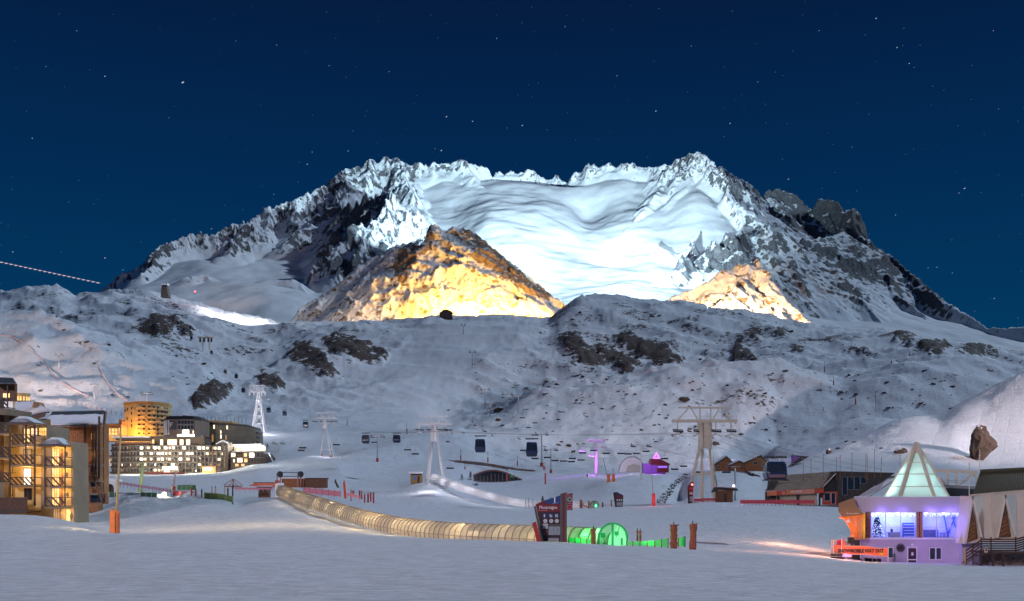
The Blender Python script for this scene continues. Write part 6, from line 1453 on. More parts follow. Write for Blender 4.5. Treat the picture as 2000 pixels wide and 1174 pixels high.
# ground floor openings
window(b, PB, 1816, 1826, 1070.5, 1092, M_GLASSD, -.01, 1, 1, M_FRAMEW); window(b, PB, 1828.5, 1837.5, 1070.5, 1092, M_GLASSD, -.01, 1, 1, M_FRAMEW); window(b, PB, 1735, 1743.5, 1070, 1089, mat('teal_glass', (.02, .06, .08), .1), -.01, 1, 1, M_FRAMEW)
dr = b.box('door', M_SIGNDK, PB, 1773.5, 1789, 1071, 1102, -.08, -.01)
b.box('door_sign', M_FRAMEW, dr, 1779.5, 1783.5, 1079, 1085, -.11, -.081); b.box('door_bar', M_FRAMEW, dr, 1773.5, 1789, 1092, 1094, -.1, -.081); b.box('red_dot', M_REDFASC, dr, 1780.3, 1782.7, 1077.3, 1078.5, -.11, -.081)
fr2 = MB(); b.b(fr2, 1771.6, 1773.4, 1069, 1102, -.1, -.002); b.b(fr2, 1789.1, 1791, 1069, 1102, -.1, -.002); b.b(fr2, 1771.6, 1791, 1067.5, 1069, -.1, -.002); fr2.build('door_frame', M_FRAMEW, PB)
b.box('doorway', M_BLACK, PB, 1664, 1681, 1060, 1100, .3, .5); b.box('wall', M_WALLW, PB, 1664, 1667, 1060, 1102, .5, 9)
cw = Fr(1759, 1070, 137.7); CW = thing('wheel_ornament', cw.o, 'round dark wheel shaped ornament on the wall left of the door', 'ornament')
disc(MB(), (0, 0, 0), 9 * cw.k, 0, .06, 24).build('rim', M_FRAMEG, CW); disc(MB(), (0, 0, 0), 8 * cw.k, -.02, -.001, 24).build('face', M_SIGNDK, CW); disc(MB(), (0, 0, 0), 4.4 * cw.k, -.05, -.021, 16).build('hub', M_BLACK, CW)
for i in range(12):
    a = i * math.pi / 6; MB().beam((5.2 * cw.k * math.cos(a), -.03, 5.2 * cw.k * math.sin(a)), (7.4 * cw.k * math.cos(a), -.03, 7.4 * cw.k * math.sin(a)), .1, .02).build('spoke', M_FRAMEG, CW)
disc(MB(), b.p(1781.6, 1064), .17, -.06, -.01).build('vent', M_FRAMEW, PB)
conifer(atY(1746.5, 134.5), 1.25, 1.0, 'small potted fir standing by the wall under the banner end', nm='fir_tree', seed=8, n=120)
# pyramid roof
M_PYG = trans('milky_pyramid_glass', (.60, .60, .55), (.8, .9, .87), .5)
apx = Vector(b.q(1790, 865, 4.6)); zb = b.z(971)
base = [Vector((b.q(u_, 971, y_)[0], y_, zb)) for u_, y_ in ((1727, 5.5), (1758, .3), (1824, .3), (1853, 4.6), (1838, 8.6), (1745, 8.6))]
for i in range(6):
    a, c = base[i], base[(i + 1) % 6]; lv_ = [0, .19, .42, .63, .8, 1.0]
    for j in range(4 if i < 3 else 1):
        u0, u1 = (lv_[j], lv_[j + 1]) if i < 3 else (0, 1)
        if j == 3: u1 = .93
        MB().quad(a.lerp(apx, u0), c.lerp(apx, u0), c.lerp(apx, u1), a.lerp(apx, u1)).build('glass_panel', M_PYG, PB)
        if i < 3: MB().beam(a.lerp(apx, u0) + Vector((0, -.05, 0)), c.lerp(apx, u0) + Vector((0, -.05, 0)), .13).build('glazing_bar', M_CREAMP, PB)
    MB().beam(a, apx, .42 if i in (1, 2) else .3).build('rafter', M_CREAMP, PB)
MB().prism([base[1].lerp(apx, .8) + Vector((0, -.1, 0)), base[2].lerp(apx, .8) + Vector((0, -.1, 0)), apx + Vector((0, -.1, 0))], (0, .06, 0)).build('cap', M_CREAMP, PB)
for (x_, y_, e_) in ((1790, 955, 420), (1770, 962, 130), (1820, 962, 200), (1790, 920, 60)): bulb('pyramid_light', b.o + Vector(b.p(x_, y_, 4.2)), e_ * .5, (.62, 1.0, .95), .3)
# information kiosk, orange
ig = Fr(1660, 1055, 136); IG = thing('information_kiosk', ig.o, 'orange framed kiosk corner with brown Funitel information board on slanted orange strut', 'kiosk')
M_BOARD = mat('tan_sign_board', (.26, .15, .08), .6, noise=.08)
ig.poly('sign_board', M_BOARD, IG, [(1638, 983), (1667, 972), (1673, 990), (1686, 1003), (1684, 1006), (1645, 1010), (1638, 999)], -.2, .1)
ig.poly('soffit', M_ORANGE, IG, [(1645, 1010), (1685, 1006), (1685, 1009.5), (1648, 1013)], -.1, 1.5)
ig.poly('strut', M_ORANGE, IG, [(1648, 1011), (1657, 1010), (1674, 1036), (1674, 1050), (1670, 1049)], 0, .25)
disc(MB(), ig.p(1656.5, 1018), .24, -.04, -.005).build('round_mark', M_FRAMEW, IG)
ig.box('side_wall', mat('orange_wall', (.55, .22, .10), .7), IG, 1675, 1685, 1009, 1054, .4, 3); ig.box('post', mat('yellow_post', (.75, .42, .03), .6), IG, 1685, 1689, 1002, 1053, -.2, .25)
ig.box('post', M_SIGNDK, IG, 1689.5, 1692, 1002, 1053, 0, .3)
text(IG, 'Funitel B', .42, ig.p(1656.5, 988.5, -.23), M_CREAM, align='CENTER'); text(IG, 'Information remontées', .21, ig.p(1664, 1002.5, -.23), M_WHITE, sx=.85)
bulb('orange_lamp', ig.o + Vector(ig.p(1668, 1020, -1.5)), 42, (1, .5, .15), .15); bulb('orange_lamp', ig.o + Vector(ig.p(1682, 1030, -1.2)), 26, (1, .6, .2), .1)
bx = Fr(1664, 1063, 134); BX = thing('equipment_box', bx.o, 'dark green equipment box on snow under the orange strut', 'box')
bx.box('body', M_SLATE, BX, 1659, 1669, 1051, 1062, 0, .8); bx.box('lid', M_BLACK, BX, 1658.5, 1676, 1050, 1051, -.05, .9); bx.box('body', M_BLACK, BX, 1669.3, 1680, 1055, 1066, .1, .8)
# banner
bn = Fr(1690, 1090, 128); BN = thing('banner', bn.o, 'orange banner reading SNOWMOBILE WAY OUT with yellow warning triangle', 'banner')
M_BAN = mat('salmon_orange_banner', (.85, .17, .08), .6, noise=.08); bp = [(1646, 1065.5, 1083), (1664, 1066, 1083.5), (1680, 1066, 1083), (1697, 1067, 1084), (1712, 1070.5, 1086), (1734, 1070, 1087.5)]
m_ = MB()
for i, (a, c) in enumerate(zip(bp[:-1], bp[1:])):
    ya, yc = .06 * (-1) ** i, .06 * (-1) ** (i + 1)
    m_.hexa([bn.p(a[0], a[2], ya), bn.p(c[0], c[2], yc), bn.p(c[0], c[2], yc + .03), bn.p(a[0], a[2], ya + .03)], [bn.p(a[0], a[1], ya), bn.p(c[0], c[1], yc), bn.p(c[0], c[1], yc + .03), bn.p(a[0], a[1], ya + .03)])
m_.build('cloth', M_BAN, BN)
m_ = MB(); m_.hexa([bn.p(1628.5, 1077, .5), bn.p(1646, 1083, -.05), bn.p(1646, 1083, .0), bn.p(1628.5, 1077, .55)], [bn.p(1630, 1065, .5), bn.p(1646, 1065.5, -.05), bn.p(1646, 1065.5, 0), bn.p(1630, 1065, .55)]); m_.build('cloth', M_BAN, BN)
te = MB()
for i in range(40):
    xx = 1647 + i * 2.2; t = np.interp(xx, [q[0] for q in bp], [q[1] for q in bp]); u = np.interp(xx, [q[0] for q in bp], [q[2] for q in bp])
    te.prism([bn.p(xx, t + 1.0, -.1), bn.p(xx + .8, t - .7, -.1), bn.p(xx + 1.6, t + 1.0, -.1)], (0, .01, 0)); te.prism([bn.p(xx, u - .9, -.1), bn.p(xx + 1.6, u - .9, -.1), bn.p(xx + .8, u + .8, -.1)], (0, .01, 0))
te.build('zigzag_border', M_FRAMEW, BN)
text(BN, 'SNOWMOBILE WAY OUT', .62, bn.p(1680.5, 1076, -.14), M_BLACK, sx=.80, bold=.03)
MB().prism([bn.p(1715.5, 1083, -.1), bn.p(1720.5, 1074.5, -.1), bn.p(1725, 1083.5, -.1)][::-1], (0, .01, 0)).build('warning_triangle', mat('warning_yellow', (.8, .5, .05)), BN)
MB().beam(bn.p(1720.3, 1077, -.13), bn.p(1720.5, 1081, -.13), .06, .01).build('exclamation_mark', M_BLACK, BN)
for (x_, t_, u_) in ((1627.5, 1058, 1094), (1643.5, 1051, 1090), (1734.5, 1068, 1096)): MB().tube(bn.p(x_, u_ + 4, .02), bn.p(x_ + .6, t_, .02), .04).build('pole', M_WHITEP, BN)
fg = Fr(1638, 1066, 129); FG = thing('warning_flag', fg.o, 'purple red flag with 10 on it above left end of the banner', 'flag')
fg.poly('cloth', mat('magenta_flag', (.6, .03, .12), .6), FG, [(1634, 1067), (1635, 1055), (1644, 1054), (1645, 1066)], 0, .03); fg.poly('cloth', M_BAN, FG, [(1644, 1067), (1646, 1056), (1648.5, 1049), (1652, 1066)], .05, .08)
text(FG, '10', .4, fg.p(1639, 1061, -.03), M_SIGNDK)
sm = Fr(1645, 1094, 127); SM = thing('snowmobile', sm.o + Vector((0, 0, 0)), 'snowmobile glowing violet under the left part of the banner', 'snowmobile')
g_ = ground_z(sm.o.x, sm.o.y); SM.location.z = g_
M_SMB = mat('white_violet_cowl', (.6, .5, .65), .3)
MB().hexa([(-.2, -.4, .3), (1.2, -.35, .3), (1.2, .35, .3), (-.2, .4, .3)], [(.1, -.25, .75), (1.0, -.25, .6), (1.0, .25, .6), (.1, .25, .75)]).build('cowl', M_SMB, SM, bevel=.08)
MB().box(-1.4, 0, -.22, .22, .45, .72).build('seat', M_BLACK, SM, bevel=.05); MB().box(-1.5, .3, -.2, .2, .02, .3).build('track', M_BLACK, SM, bevel=.1)
for s in (-.45, .45): MB().beam((.6, s, .06), (1.7, s, .06), .12, .05).build('ski', M_BLACK, SM)
MB().beam((.1, -.4, 1.05), (.1, .4, 1.05), .05).build('handlebar', M_BLACK, SM)
bulb('violet_light', sm.o + Vector((.5, -1.0, .8)), 26, (.5, .05, 1), .1); bulb('banner_lamp', bn.o + Vector(bn.p(1640, 1066, -3)), 260, (1, .40, .2), .15); bulb('banner_lamp', bn.o + Vector(bn.p(1700, 1062, -3.5)), 300, (1, .35, .15), .15)
spot('piste_glow_fill', P(1655, 1000, 132), P(1560, 1084, 122), 9000, (1, .45, .2), 100, .9, .3)  # added spot widening the orange patch on the snow
bulb('door_light', b.o + Vector(b.p(1800, 1058, -3.2)), 150, (.45, .2, 1), .3); bulb('door_light', b.o + Vector(b.p(1712, 1058, -3.2)), 90, (.5, .22, 1), .3); bulb('door_light', b.o + Vector(b.p(1862, 1062, -3.0)), 130, (.45, .2, 1), .3)
for i, x_ in enumerate((1692, 1699, 1708, 1717)):
    w_ = atY(x_, 134); ct = thing('crate', w_, 'dark crate by the wall below the banner, number %s from the left' % ('one', 'two', 'three', 'four')[i], 'crate', 'dark crates below the banner')
    MB().box(-.2, .2, -.2, .2, 0, .42).build('body', M_BLACK, ct); MB().box(-.22, .22, -.22, .22, .42, .47).build('lid', M_FRAMEG, ct)

# ---------------------------------------------------------------- metal clad A-frame hall with deck
a = Fr(1930, 1062, 133); AF = thing('metal_clad_hall', a.o, 'cream ribbed metal hall with two steep triangular dormers beside pyramid building', 'building')
M_RIBC = mat('cream_ribbed_sheet', (.70, .62, .53), .5, noise=.07, scale=.7); M_RIBD = mat('olive_dark_ribbed_sheet', (.10, .09, .055), .45, .1, noise=.15)
# lower skirt: eave bottom to upper edge, leaning back
def sk_(px_, py_, y_): return Vector(a.q(px_, py_, y_))
TL, TR, BR, BL = sk_(1893, 967, 3.0), sk_(2080, 950, 3.0), sk_(2080, 1050, -1.0), sk_(1873, 1062, -1.0)
MB().prism([BL, BR, TR, TL], (0, .12, 0)).build('cladding', M_RIBC, AF)
for i in range(52):
    t = i / 51; MB().beam(BL.lerp(BR, t) + Vector((0, -.04, 0)), TL.lerp(TR, t) + Vector((0, -.04, 0)), .07, .09).build('rib', M_RIBC, AF)
MB().beam(TL + Vector((0, -.1, 0)), TR + Vector((0, -.1, 0)), .25, .12).build('flashing', M_CREAMP, AF)
UL, UR, VR, VL = sk_(1901, 965, 3.6), sk_(2080, 951, 3.6), sk_(2080, 913, 7.5), sk_(1915.5, 921, 7.5)
MB().prism([UL, UR, VR, VL], (0, .12, -.05)).build('roof', M_RIBD, AF)
for i in range(36):
    t = i / 35; MB().beam(UL.lerp(UR, t) + Vector((0, -.05, .03)), VL.lerp(VR, t) + Vector((0, -.05, .03)), .12, .14).build('rib', M_RIBD, AF)
MB().beam(VL + Vector((0, -.05, .1)), VR + Vector((0, -.05, .1)), .5, .35).build('ridge_cap', M_RIBD, AF)
for (ax_, ay_, lx, ly, rx, ry, ex) in ((1899, 969, 1885, 1062, 1917, 1052, 1919), (1963, 967, 1947.5, 1050, 1982, 1049, 1983)):
    A_, L_, R_ = sk_(ax_, ay_, -1.6), sk_(lx, ly, -1.6), sk_(rx, ry, -1.6); back = sk_(ax_ + 20, ay_ - 1, 2.4)
    MB().prism([L_ + Vector((.25, .5, 0)), R_ + Vector((-.25, .5, 0)), A_ + Vector((0, .5, -.5))], (0, .08, 0)).build('inner_wall', M_WOODM, AF)
    MB().beam(L_, A_, .26, .3).build('bargeboard', M_RIBC, AF); MB().beam(R_, A_, .26, .3).build('bargeboard', M_RIBC, AF)
    MB().prism([R_, A_, back, Vector((back.x + .15, 1.2, R_.z + .1))], (.08, 0, 0)).build('dormer_side', M_RIBC, AF)
    MB().prism([L_, A_, Vector((A_.x, 1.8, A_.z)), Vector((L_.x, 1.2, L_.z))], (-.08, 0, 0)).build('dormer_side', M_RIBC, AF)
    for j in range(4): t = .25 + j * .18; MB().beam(L_.lerp(R_, .25) + Vector((0, .44, .2 + j * .5)), L_.lerp(R_, .7) + Vector((0, .44, .7 + j * .5)), .06, .22).build('board', M_WOODL, AF)
a.box('wall', M_WALLW, AF, 1886, 1925, 1058, 1104, 1.2, 2); a.box('stone_base', M_STONE, AF, 1925, 2060, 1078, 1112, 1.5, 2.6)
rrs = random.Random(9)
for r_ in range(5):
    for c_ in range(19):
        x_ = 1943 + c_ * 4.1 + (r_ % 2) * 2 + rrs.uniform(-.5, .5); y_ = 1081 + r_ * 4.2
        a.box('stone', M_STONE, AF, x_, x_ + 3.5 + rrs.uniform(-.5, .4), y_, y_ + 3.6 + rrs.uniform(-.4, .3), 1.42 - rrs.random() * .06, 1.495)
d_ = Fr(1950, 1104, 129); DK = thing('timber_deck', d_.o, 'raised dark timber deck with railing and stairs in front of metal hall', 'deck')
M_DK = mat('dark_brown_deck_timber', (.07, .035, .025), .7, noise=.3, scale=3)
d_.box('deck_floor', M_DK, DK, 1916, 2060, 1078, 1081, 0, 3.2)
for i in range(6):
    y_ = 1052 + i * 4.3; d_.box('rail_board', M_DK, DK, 1916, 1984, y_, y_ + 2.9, -.08, -.02)
    o_ = MB(); o_.beam(d_.p(1984, y_ + 1.5, -.05), d_.p(2035, y_ - 13, -.05), .06, .19); o_.build('rail_board', M_DK, DK)
for x_ in (1917, 1936, 1984, 2001): d_.box('rail_post', M_DK, DK, x_ - 1, x_ + 1, 1049 if x_ < 1990 else 1044, 1080, -.02, .1)
for x_ in (1917, 1941, 1961, 2010): d_.box('deck_post', M_DK, DK, x_ - 1.6, x_ + 1.6, 1081, 1112, .1, .3)
for i in range(10):
    t = i / 9; MB().box(d_.x(1887 + 28 * t), d_.x(1891.5 + 28 * t), -.1, 1.3, d_.z(1101 - 23 * t), d_.z(1099.8 - 23 * t)).build('stair_tread', M_DK, DK)
for y0 in (1073, 1079, 1085, 1092): MB().beam(d_.p(1886, y0 + 3, -.12), d_.p(1917, y0 - 21 + 1, -.12), .05, .16).build('stair_rail', M_DK, DK)
for (x_, t_) in ((1886, 1072), (1900, 1062)): d_.box('rail_post', M_DK, DK, x_ - 1, x_ + 1, t_, 1104, -.1, 0)
d_.box('yellow_edge', mat('yellow_post', (0, 0, 0)), DK, 1884, 1885.2, 1071, 1102, -.14, -.05)
d_.box('notice', M_FRAMEW, DK, 1922, 1928, 1071, 1079, -.14, -.09); d_.box('notice_print', M_REDFASC, DK, 1923, 1927, 1072, 1077, -.16, -.142)
# steel footbridge behind
s_ = Fr(1870, 968, 165); SB = thing('steel_truss', s_.o, 'pale steel truss framework between glass pyramid and dark ribbed roof', 'truss')
MB().beam(s_.p(1822, 918), s_.p(1907, 923), .45).build('top_chord', M_CREAMP, SB); MB().beam(s_.p(1836, 949), s_.p(1906, 953), .45).build('bottom_chord', M_FRAMEG, SB)
for x_ in (1851, 1868.5): MB().beam(s_.p(x_, 920), s_.p(x_, 952), .28).build('post', M_CREAMP, SB)
for p_, q_ in (((1869, 952), (1899, 927)), ((1836, 934), (1850, 950)), ((1902, 926), (1910, 936))): MB().beam(s_.p(*p_), s_.p(*q_), .28).build('diagonal', M_CREAMP, SB)
for y_ in (938, 942): MB().beam(s_.p(1838, y_, -.5), s_.p(1905, y_ + 2, -.5), .07).build('handrail', M_GALV, SB)
s_.box('machine_deck', M_DARKM, SB, 1848, 1905, 953, 972, 0, 2)
for (x_, t_, u_, l) in ((1893, 904, 968, 'thin pole left of the dark ribbed roof'), (1913.5, 878, 925, 'tall thin pole at corner of dark ribbed roof')):
    f = Fr(x_, u_, 139); T = thing('antenna_pole', f.o, l, 'pole'); MB().tube(f.p(x_, u_), f.p(x_, t_), .06).build('pole', M_CREAMP, T); MB().beam(f.p(x_ - 2, t_ + 12), f.p(x_ + 1.5, t_ + 12), .08).build('bracket', M_CREAMP, T)

# ---------------------------------------------------------------- ropeway station
q = Fr(1590, 986, near_hit(1560, 986.5, 250)); ST = thing('ropeway_station', q.o, 'brown roofed ropeway station with red fascia and dark slate wing', 'station')
sheet_roof(ST, [q.q(1495, 958, -2), q.q(1604, 953.5, -2), q.q(1632, 920.5, 6), q.q(1526, 928.5, 6)], M_BROWNROOF, n=10, rib=.14)
MB().beam(q.q(1513, 944, 1.5), q.q(1613, 939, 2), .08, .1).build('roof_seam', M_BROWNROOF, ST)
q.poly('gable', M_BLACK, ST, [(1604, 972), (1604, 955), (1632, 921), (1634, 984)], 0.2, 1)
q.poly('end_wall', M_SLATE, ST, [(1498, 955), (1500, 938), (1518, 938), (1508, 958)], -1.6, 0)
MB().beam(q.q(1606, 952, -1.4), q.q(1632, 925, -1.2), .4, .2).build('gable_board', M_CREAMP, ST)
for i in range(6):
    x0 = 1494 + i * 18.3; e = 954.5 - (x0 - 1494) * .052 + 5; e2 = e - .95
    fo = q.poly('fascia_panel', M_ORFASC if i in (0, 2) else M_REDFASC if i in (5, 1) else mat('faded_pink_red', (.62, .25, .18), .5), ST, [(x0, e + 9), (x0, e), (x0 + 18.2, e2), (x0 + 18.2, e2 + 9)], -2.4, -2.2)
for cx_, cy_ in ((1525.5, 963), (1574.8, 959.5)):
    disc(MB(), q.p(cx_, cy_), .36, -2.46, -2.42, 18).build('emblem', mat('white_emblem', (.7, .66, .62), .5), ST)
    disc(MB(), q.p(cx_, cy_), .27, -2.48, -2.465, 18).build('emblem', M_REDFASC, ST)
    m_ = MB(); m_.beam(q.p(cx_ - 1.8, cy_ - 1.6, -2.5), q.p(cx_, cy_ + 1.8, -2.5), .08, .02); m_.beam(q.p(cx_ + 1.8, cy_ - 1.6, -2.5), q.p(cx_, cy_ + 1.8, -2.5), .08, .02); m_.build('emblem_mark', M_FRAMEW, ST)
m_ = MB()
for i in range(9): q.b(m_, 1539 + i * 2.5, 1540.6 + i * 2.5, 959.2 - i * .12, 962.2 - i * .12, -2.46, -2.42)
m_.build('lettering', mat('white_emblem', (0, 0, 0)), ST)
q.box('wall', M_CONCRETE, ST, 1517, 1596, 963, 992, 0, 1); q.box('wall', M_SLATE, ST, 1496, 1517, 960, 990, 0.5, 1)
for x_ in (1516, 1554, 1597): q.box('post', M_BLACK, ST, x_ - 1.5, x_ + 1.5, 963, 990, -1.8, -1.4)
q.box('wall', M_REDFASC, ST, 1606, 1636, 960, 986, -.4, .1); window(q, ST, 1609, 1620, 963, 978, M_GLASSD, -.42, 1, 1, M_FRAMEW); window(q, ST, 1623, 1630, 963, 984, M_GLASSD, -.42, 1, 1, M_FRAMEW)
q.poly('slate_wing', M_SLATE, ST, [(1634, 987), (1636, 920.5), (1745, 923.5), (1745, 925), (1664, 979), (1640, 985)], -.5, 6)
for r_ in range(0, 14):
    y_ = 924 + r_ * 4.2; xr_ = 1744 - max(0, (y_ - 924)) * 1.5
    n_ = int((xr_ - 1637) / 13.5)
    for c_ in range(n_):
        x_ = 1637 + c_ * 13.5 + (r_ % 2) * 5
        if 1641 < x_ + 6 < 1694 and 930 < y_ < 966: continue
        if x_ + 12.6 < xr_: q.box('slate', M_SLATE, ST, x_, x_ + 12.8, y_, y_ + 3.5, -.56, -.503)
for (x0, x1, t_, u_) in ((1644, 1653, 932, 967), (1654.5, 1666, 932, 956), (1667.5, 1678, 932, 956), (1679.5, 1690, 932, 944)): window(q, ST, x0, x1, t_, u_, M_GLASSD, -.52, 1, 1, M_FRAMEG, .06, .1)
sheet_roof(ST, [q.q(1664, 980, -4), q.q(1700, 969, -4), q.q(1760, 928, 2), q.q(1738, 930, 2)], M_BROWNROOF, n=3, snow=.9)
tb = Fr(1518, 985, 198)
def net_fence(pts, Y, label, m, nm='net_fence', hpx=8, posts=None, grp=None, ymin=0, step=1):
    """net between posts standing on the terrain: pts (px, py_base)"""
    g = [(P(x, y, Y) if Y else on(x, y, ymin)[0]) for x, y in pts]; T = thing(nm, g[0], label, 'fence', grp)
    for i, (u, v) in enumerate(zip(g[:-1], g[1:])):
        h0, h1 = hpx * u.y / FP, hpx * v.y / FP; u_, v_ = u - g[0], v - g[0]; z = Vector((0, 0, 1)); n = Vector((0, .04, 0))
        MB().hexa([u_ + z * h0 * .12, v_ + z * h1 * .12, v_ + z * h1 * .12 + n, u_ + z * h0 * .12 + n], [u_ + z * h0 * .9, v_ + z * h1 * .9, v_ + z * h1 * .9 + n, u_ + z * h0 * .9 + n]).build('net', m, T)
    for u in g:
        h0 = hpx * u.y / FP; MB().tube(u - g[0] - Vector((0, 0, .5)), u - g[0] + Vector((0, 0, h0 * 1.05)), max(.04, .045 * h0), n=6).build('post', posts or m, T)
    return T
net_fence([(1446 + i * 7.6, 984.8) for i in range(20)], near_hit(1500, 986, 250) - 4, 'long red net fence in front of the ropeway station', M_REDNET, hpx=9)
net_fence([(1355, 979.5), (1364, 979.5), (1374, 979), (1384, 978.5), (1394, 978.5), (1400, 978.5)], near_hit(1391, 979, 250) - 5, 'red net fence around feet of big cream pylon', M_REDNET, hpx=6)
# brown hut beside the pylon
kh = Fr(1416, 984, near_hit(1416, 981, 250) - 3); KH = thing('wooden_hut', kh.o, 'small dark wooden hut with snowy overhanging roof at foot of cream pylon', 'hut')
kh.box('wall', M_WOODM, KH, 1400.5, 1431.5, 958, 984, 0, 2.6)
for i in range(8): kh.box('plank', M_WOODM, KH, 1401.2 + i * 3.8, 1404.6 + i * 3.8, 959, 983, -.05, -.004)
kh.poly('roof', M_WOODD, KH, [(1392, 962), (1399, 951.5), (1438, 954), (1441, 958.5), (1433, 958.5), (1402, 957)], -.8, 3); kh.poly('roof_snow', SNOWCAP, KH, [(1399, 951.2), (1400, 949.5), (1437, 951.5), (1438.5, 953.6)], -.6, 2.8)
kh.box('door', M_WOODD, KH, 1414, 1420, 964, 980, -.1, -.06); kh.box('snow_step', SNOWCAP, KH, 1395, 1433, 981, 986, -1.5, -.2)
tl = MB(); 
pl_ = thing('path_lamp', P(1433, 949, 245), 'violet white lamp glowing above right end of wooden hut roof', 'lamp'); MB().lathe([(.01, -.28), (.25, -.15), (.3, 0), (.25, .15), (.01, .28)], 10).build('globe', mat('violet_lamp_glass', (.8, .8, .8), emit=(.8, .55, 1), strength=7), pl_, smooth=True); MB().beam((0, .35, -.1), (0, 3, -.1), .06).build('bracket', M_GALV, pl_)
bulb('path_lamp_light', P(1433, 949, 242), 120, (.8, .5, 1), .2)
# red pole marker
def pole_marker(px, pb, pt, w, yp, label, m_pad, m_pole, Y=None, lean=0, grp='slope marker poles with padded feet', r=.05, square=False):
    Yh = Y or hit(px, pb) or 300; f = Fr(px, pb, Yh); T = thing('marker_pole', f.o, label, 'marker pole', grp)
    MB().tube(f.p(px, pb + 2), f.p(px + lean, pt), max(r, .6 * f.k * .5), n=8).build('pole', m_pole, T)
    if square: m_ = MB(); f.b(m_, px - w / 2, px + w / 2, yp, pb + 2, -.4, .4); m_.build('pad', m_pad, T, bevel=.06)
    else: MB().tube(f.p(px, pb + 2), f.p(px + lean * .12, yp), w / 2 * f.k, n=12).build('pad', m_pad, T)
    return T
pole_marker(1277, 987, 898, 6.5, 964, 'thin red pole with glowing red pad on the snow edge', mat('bright_red_pad', (.75, .03, .03), .5), M_REDPAD, Y=near_hit(1277, 988, 250), lean=-6)
bulb('red_lamp', P(1277, 979, near_hit(1277, 988, 250) - 3), 130, (1, .04, .05), .2); bulb('red_lamp', P(1240, 983, 244), 30, (1, .06, .1), .2); bulb('red_lamp', P(1303, 980, 246), 40, (1, .06, .08), .2)
# orange padded slanted pole at left front
op = Fr(224, 1040, 96); OP = thing('marker_pole', op.o, 'tall slanting bamboo coloured pole with large orange pad left foreground', 'marker pole')
MB().tube(op.p(225, 1042), op.p(236.5, 835), .13, .08, n=10).build('pole', mat('bamboo_pole', (.5, .36, .16), .6), OP, smooth=True)
m_ = MB(); op.b(m_, 216.5, 227, 998, 1044, -.3, .3); m_.build('pad', M_ORANGE, OP, bevel=.03); m_ = MB(); op.b(m_, 227.3, 231.5, 1001, 1043, -.22, .38); m_.build('pad_side', mat('orange_pad_shade', (.55, .12, .02), .6), OP, bevel=.03)  # side pad repeats the orange darker, shade put into the colour
MB().prism([op.p(216.5, 998, -.3), op.p(219, 995.5, -.3), op.p(228, 996.5, -.3), op.p(231.5, 1001, -.3)], (0, .6, 0)).build('pad_top', M_ORANGE, OP)
bulb('pole_lamp', op.o + Vector(op.p(200, 990, -4)), 150, (1, .72, .35), .3)

# ---------------------------------------------------------------- mid-distance buildings
# dome and violet bar
dm = Fr(1235, 921, 400); Yd = (hit(1235, 925) or 400); dm = Fr(1235, 921, Yd); DM = thing('dome_tent', dm.o, 'white half dome tent beside the violet lit bar', 'tent')
m_ = MB(); N = 14
for i in range(N):
    a0, a1 = math.pi * i / N, math.pi * (i + 1) / N
    for j in range(4):
        b0, b1 = j / 4, (j + 1) / 4
        def dp(a, t): r_ = 27 * (1 - .12 * t * t); return dm.p(1235 - r_ * math.cos(a) + 5 * t, 922 - 31 * math.sin(a) * (1 - .25 * t * t), t * 7)
        m_.quad(dp(a0, b0), dp(a1, b0), dp(a1, b1), dp(a0, b1))
m_.build('fabric', mat('white_tent_fabric', (.7, .7, .72), .7), DM, smooth=True)
dm.poly('front_wall', mat('grey_front', (.4, .38, .36), .7), DM, [(1222, 922), (1226, 910), (1237, 906), (1250, 910), (1255, 922)], -.2, .3)
dm.poly('front_panel', mat('white_tent_fabric', (0, 0, 0)), DM, [(1235 - 25 * math.cos(math.pi * i / 12), 922 - 29 * math.sin(math.pi * i / 12)) for i in range(13)], 1.2, 1.4)
vb = Fr(1282, 925, dm.Y - 8); VB = thing('bar', vb.o, 'violet lit bar with dark red upper room and glowing triangle on top', 'building')
vb.box('wall', mat('violet_painted_wall', (.25, .10, .40), .7), VB, 1257, 1300, 905, 927, 0, 6); vb.poly('roof', M_SIGNRED, VB, [(1270, 905), (1272, 896), (1290, 897), (1308, 906), (1308, 909), (1270, 908)], -.4, 6.2); vb.box('upper_room', M_SIGNRED, VB, 1283, 1306, 908, 923, -.3, -.01)
vb.box('window_strip', mat('violet_window', (.1, .05, .2), emit=(.4, .2, 1), strength=.8), VB, 1284, 1303, 910, 914, -.4, -.31)
m_ = MB(); 
for p_, q_ in (((1276, 895), (1282, 885)), ((1282, 885), (1288, 895)), ((1276, 895), (1288, 895)), ((1283, 886), (1286, 894))): m_.beam(vb.p(*p_), vb.p(*q_), .3)
m_.build('neon_triangle', mat('violet_neon', (.4, .1, .8), emit=(.45, .08, 1), strength=5), VB)
bulb('dome_fill', dm.o + Vector(dm.p(1222, 915, -12)), 1500, (.95, .9, 1), .4)  # first bulb added in front to brighten the grey dome
bulb('violet_light', vb.o + Vector(vb.p(1275, 915, -5)), 500, (.45, .1, 1), .3); bulb('violet_light', vb.o + Vector(vb.p(1265, 900, -3)), 150, (.5, .15, 1), .3)
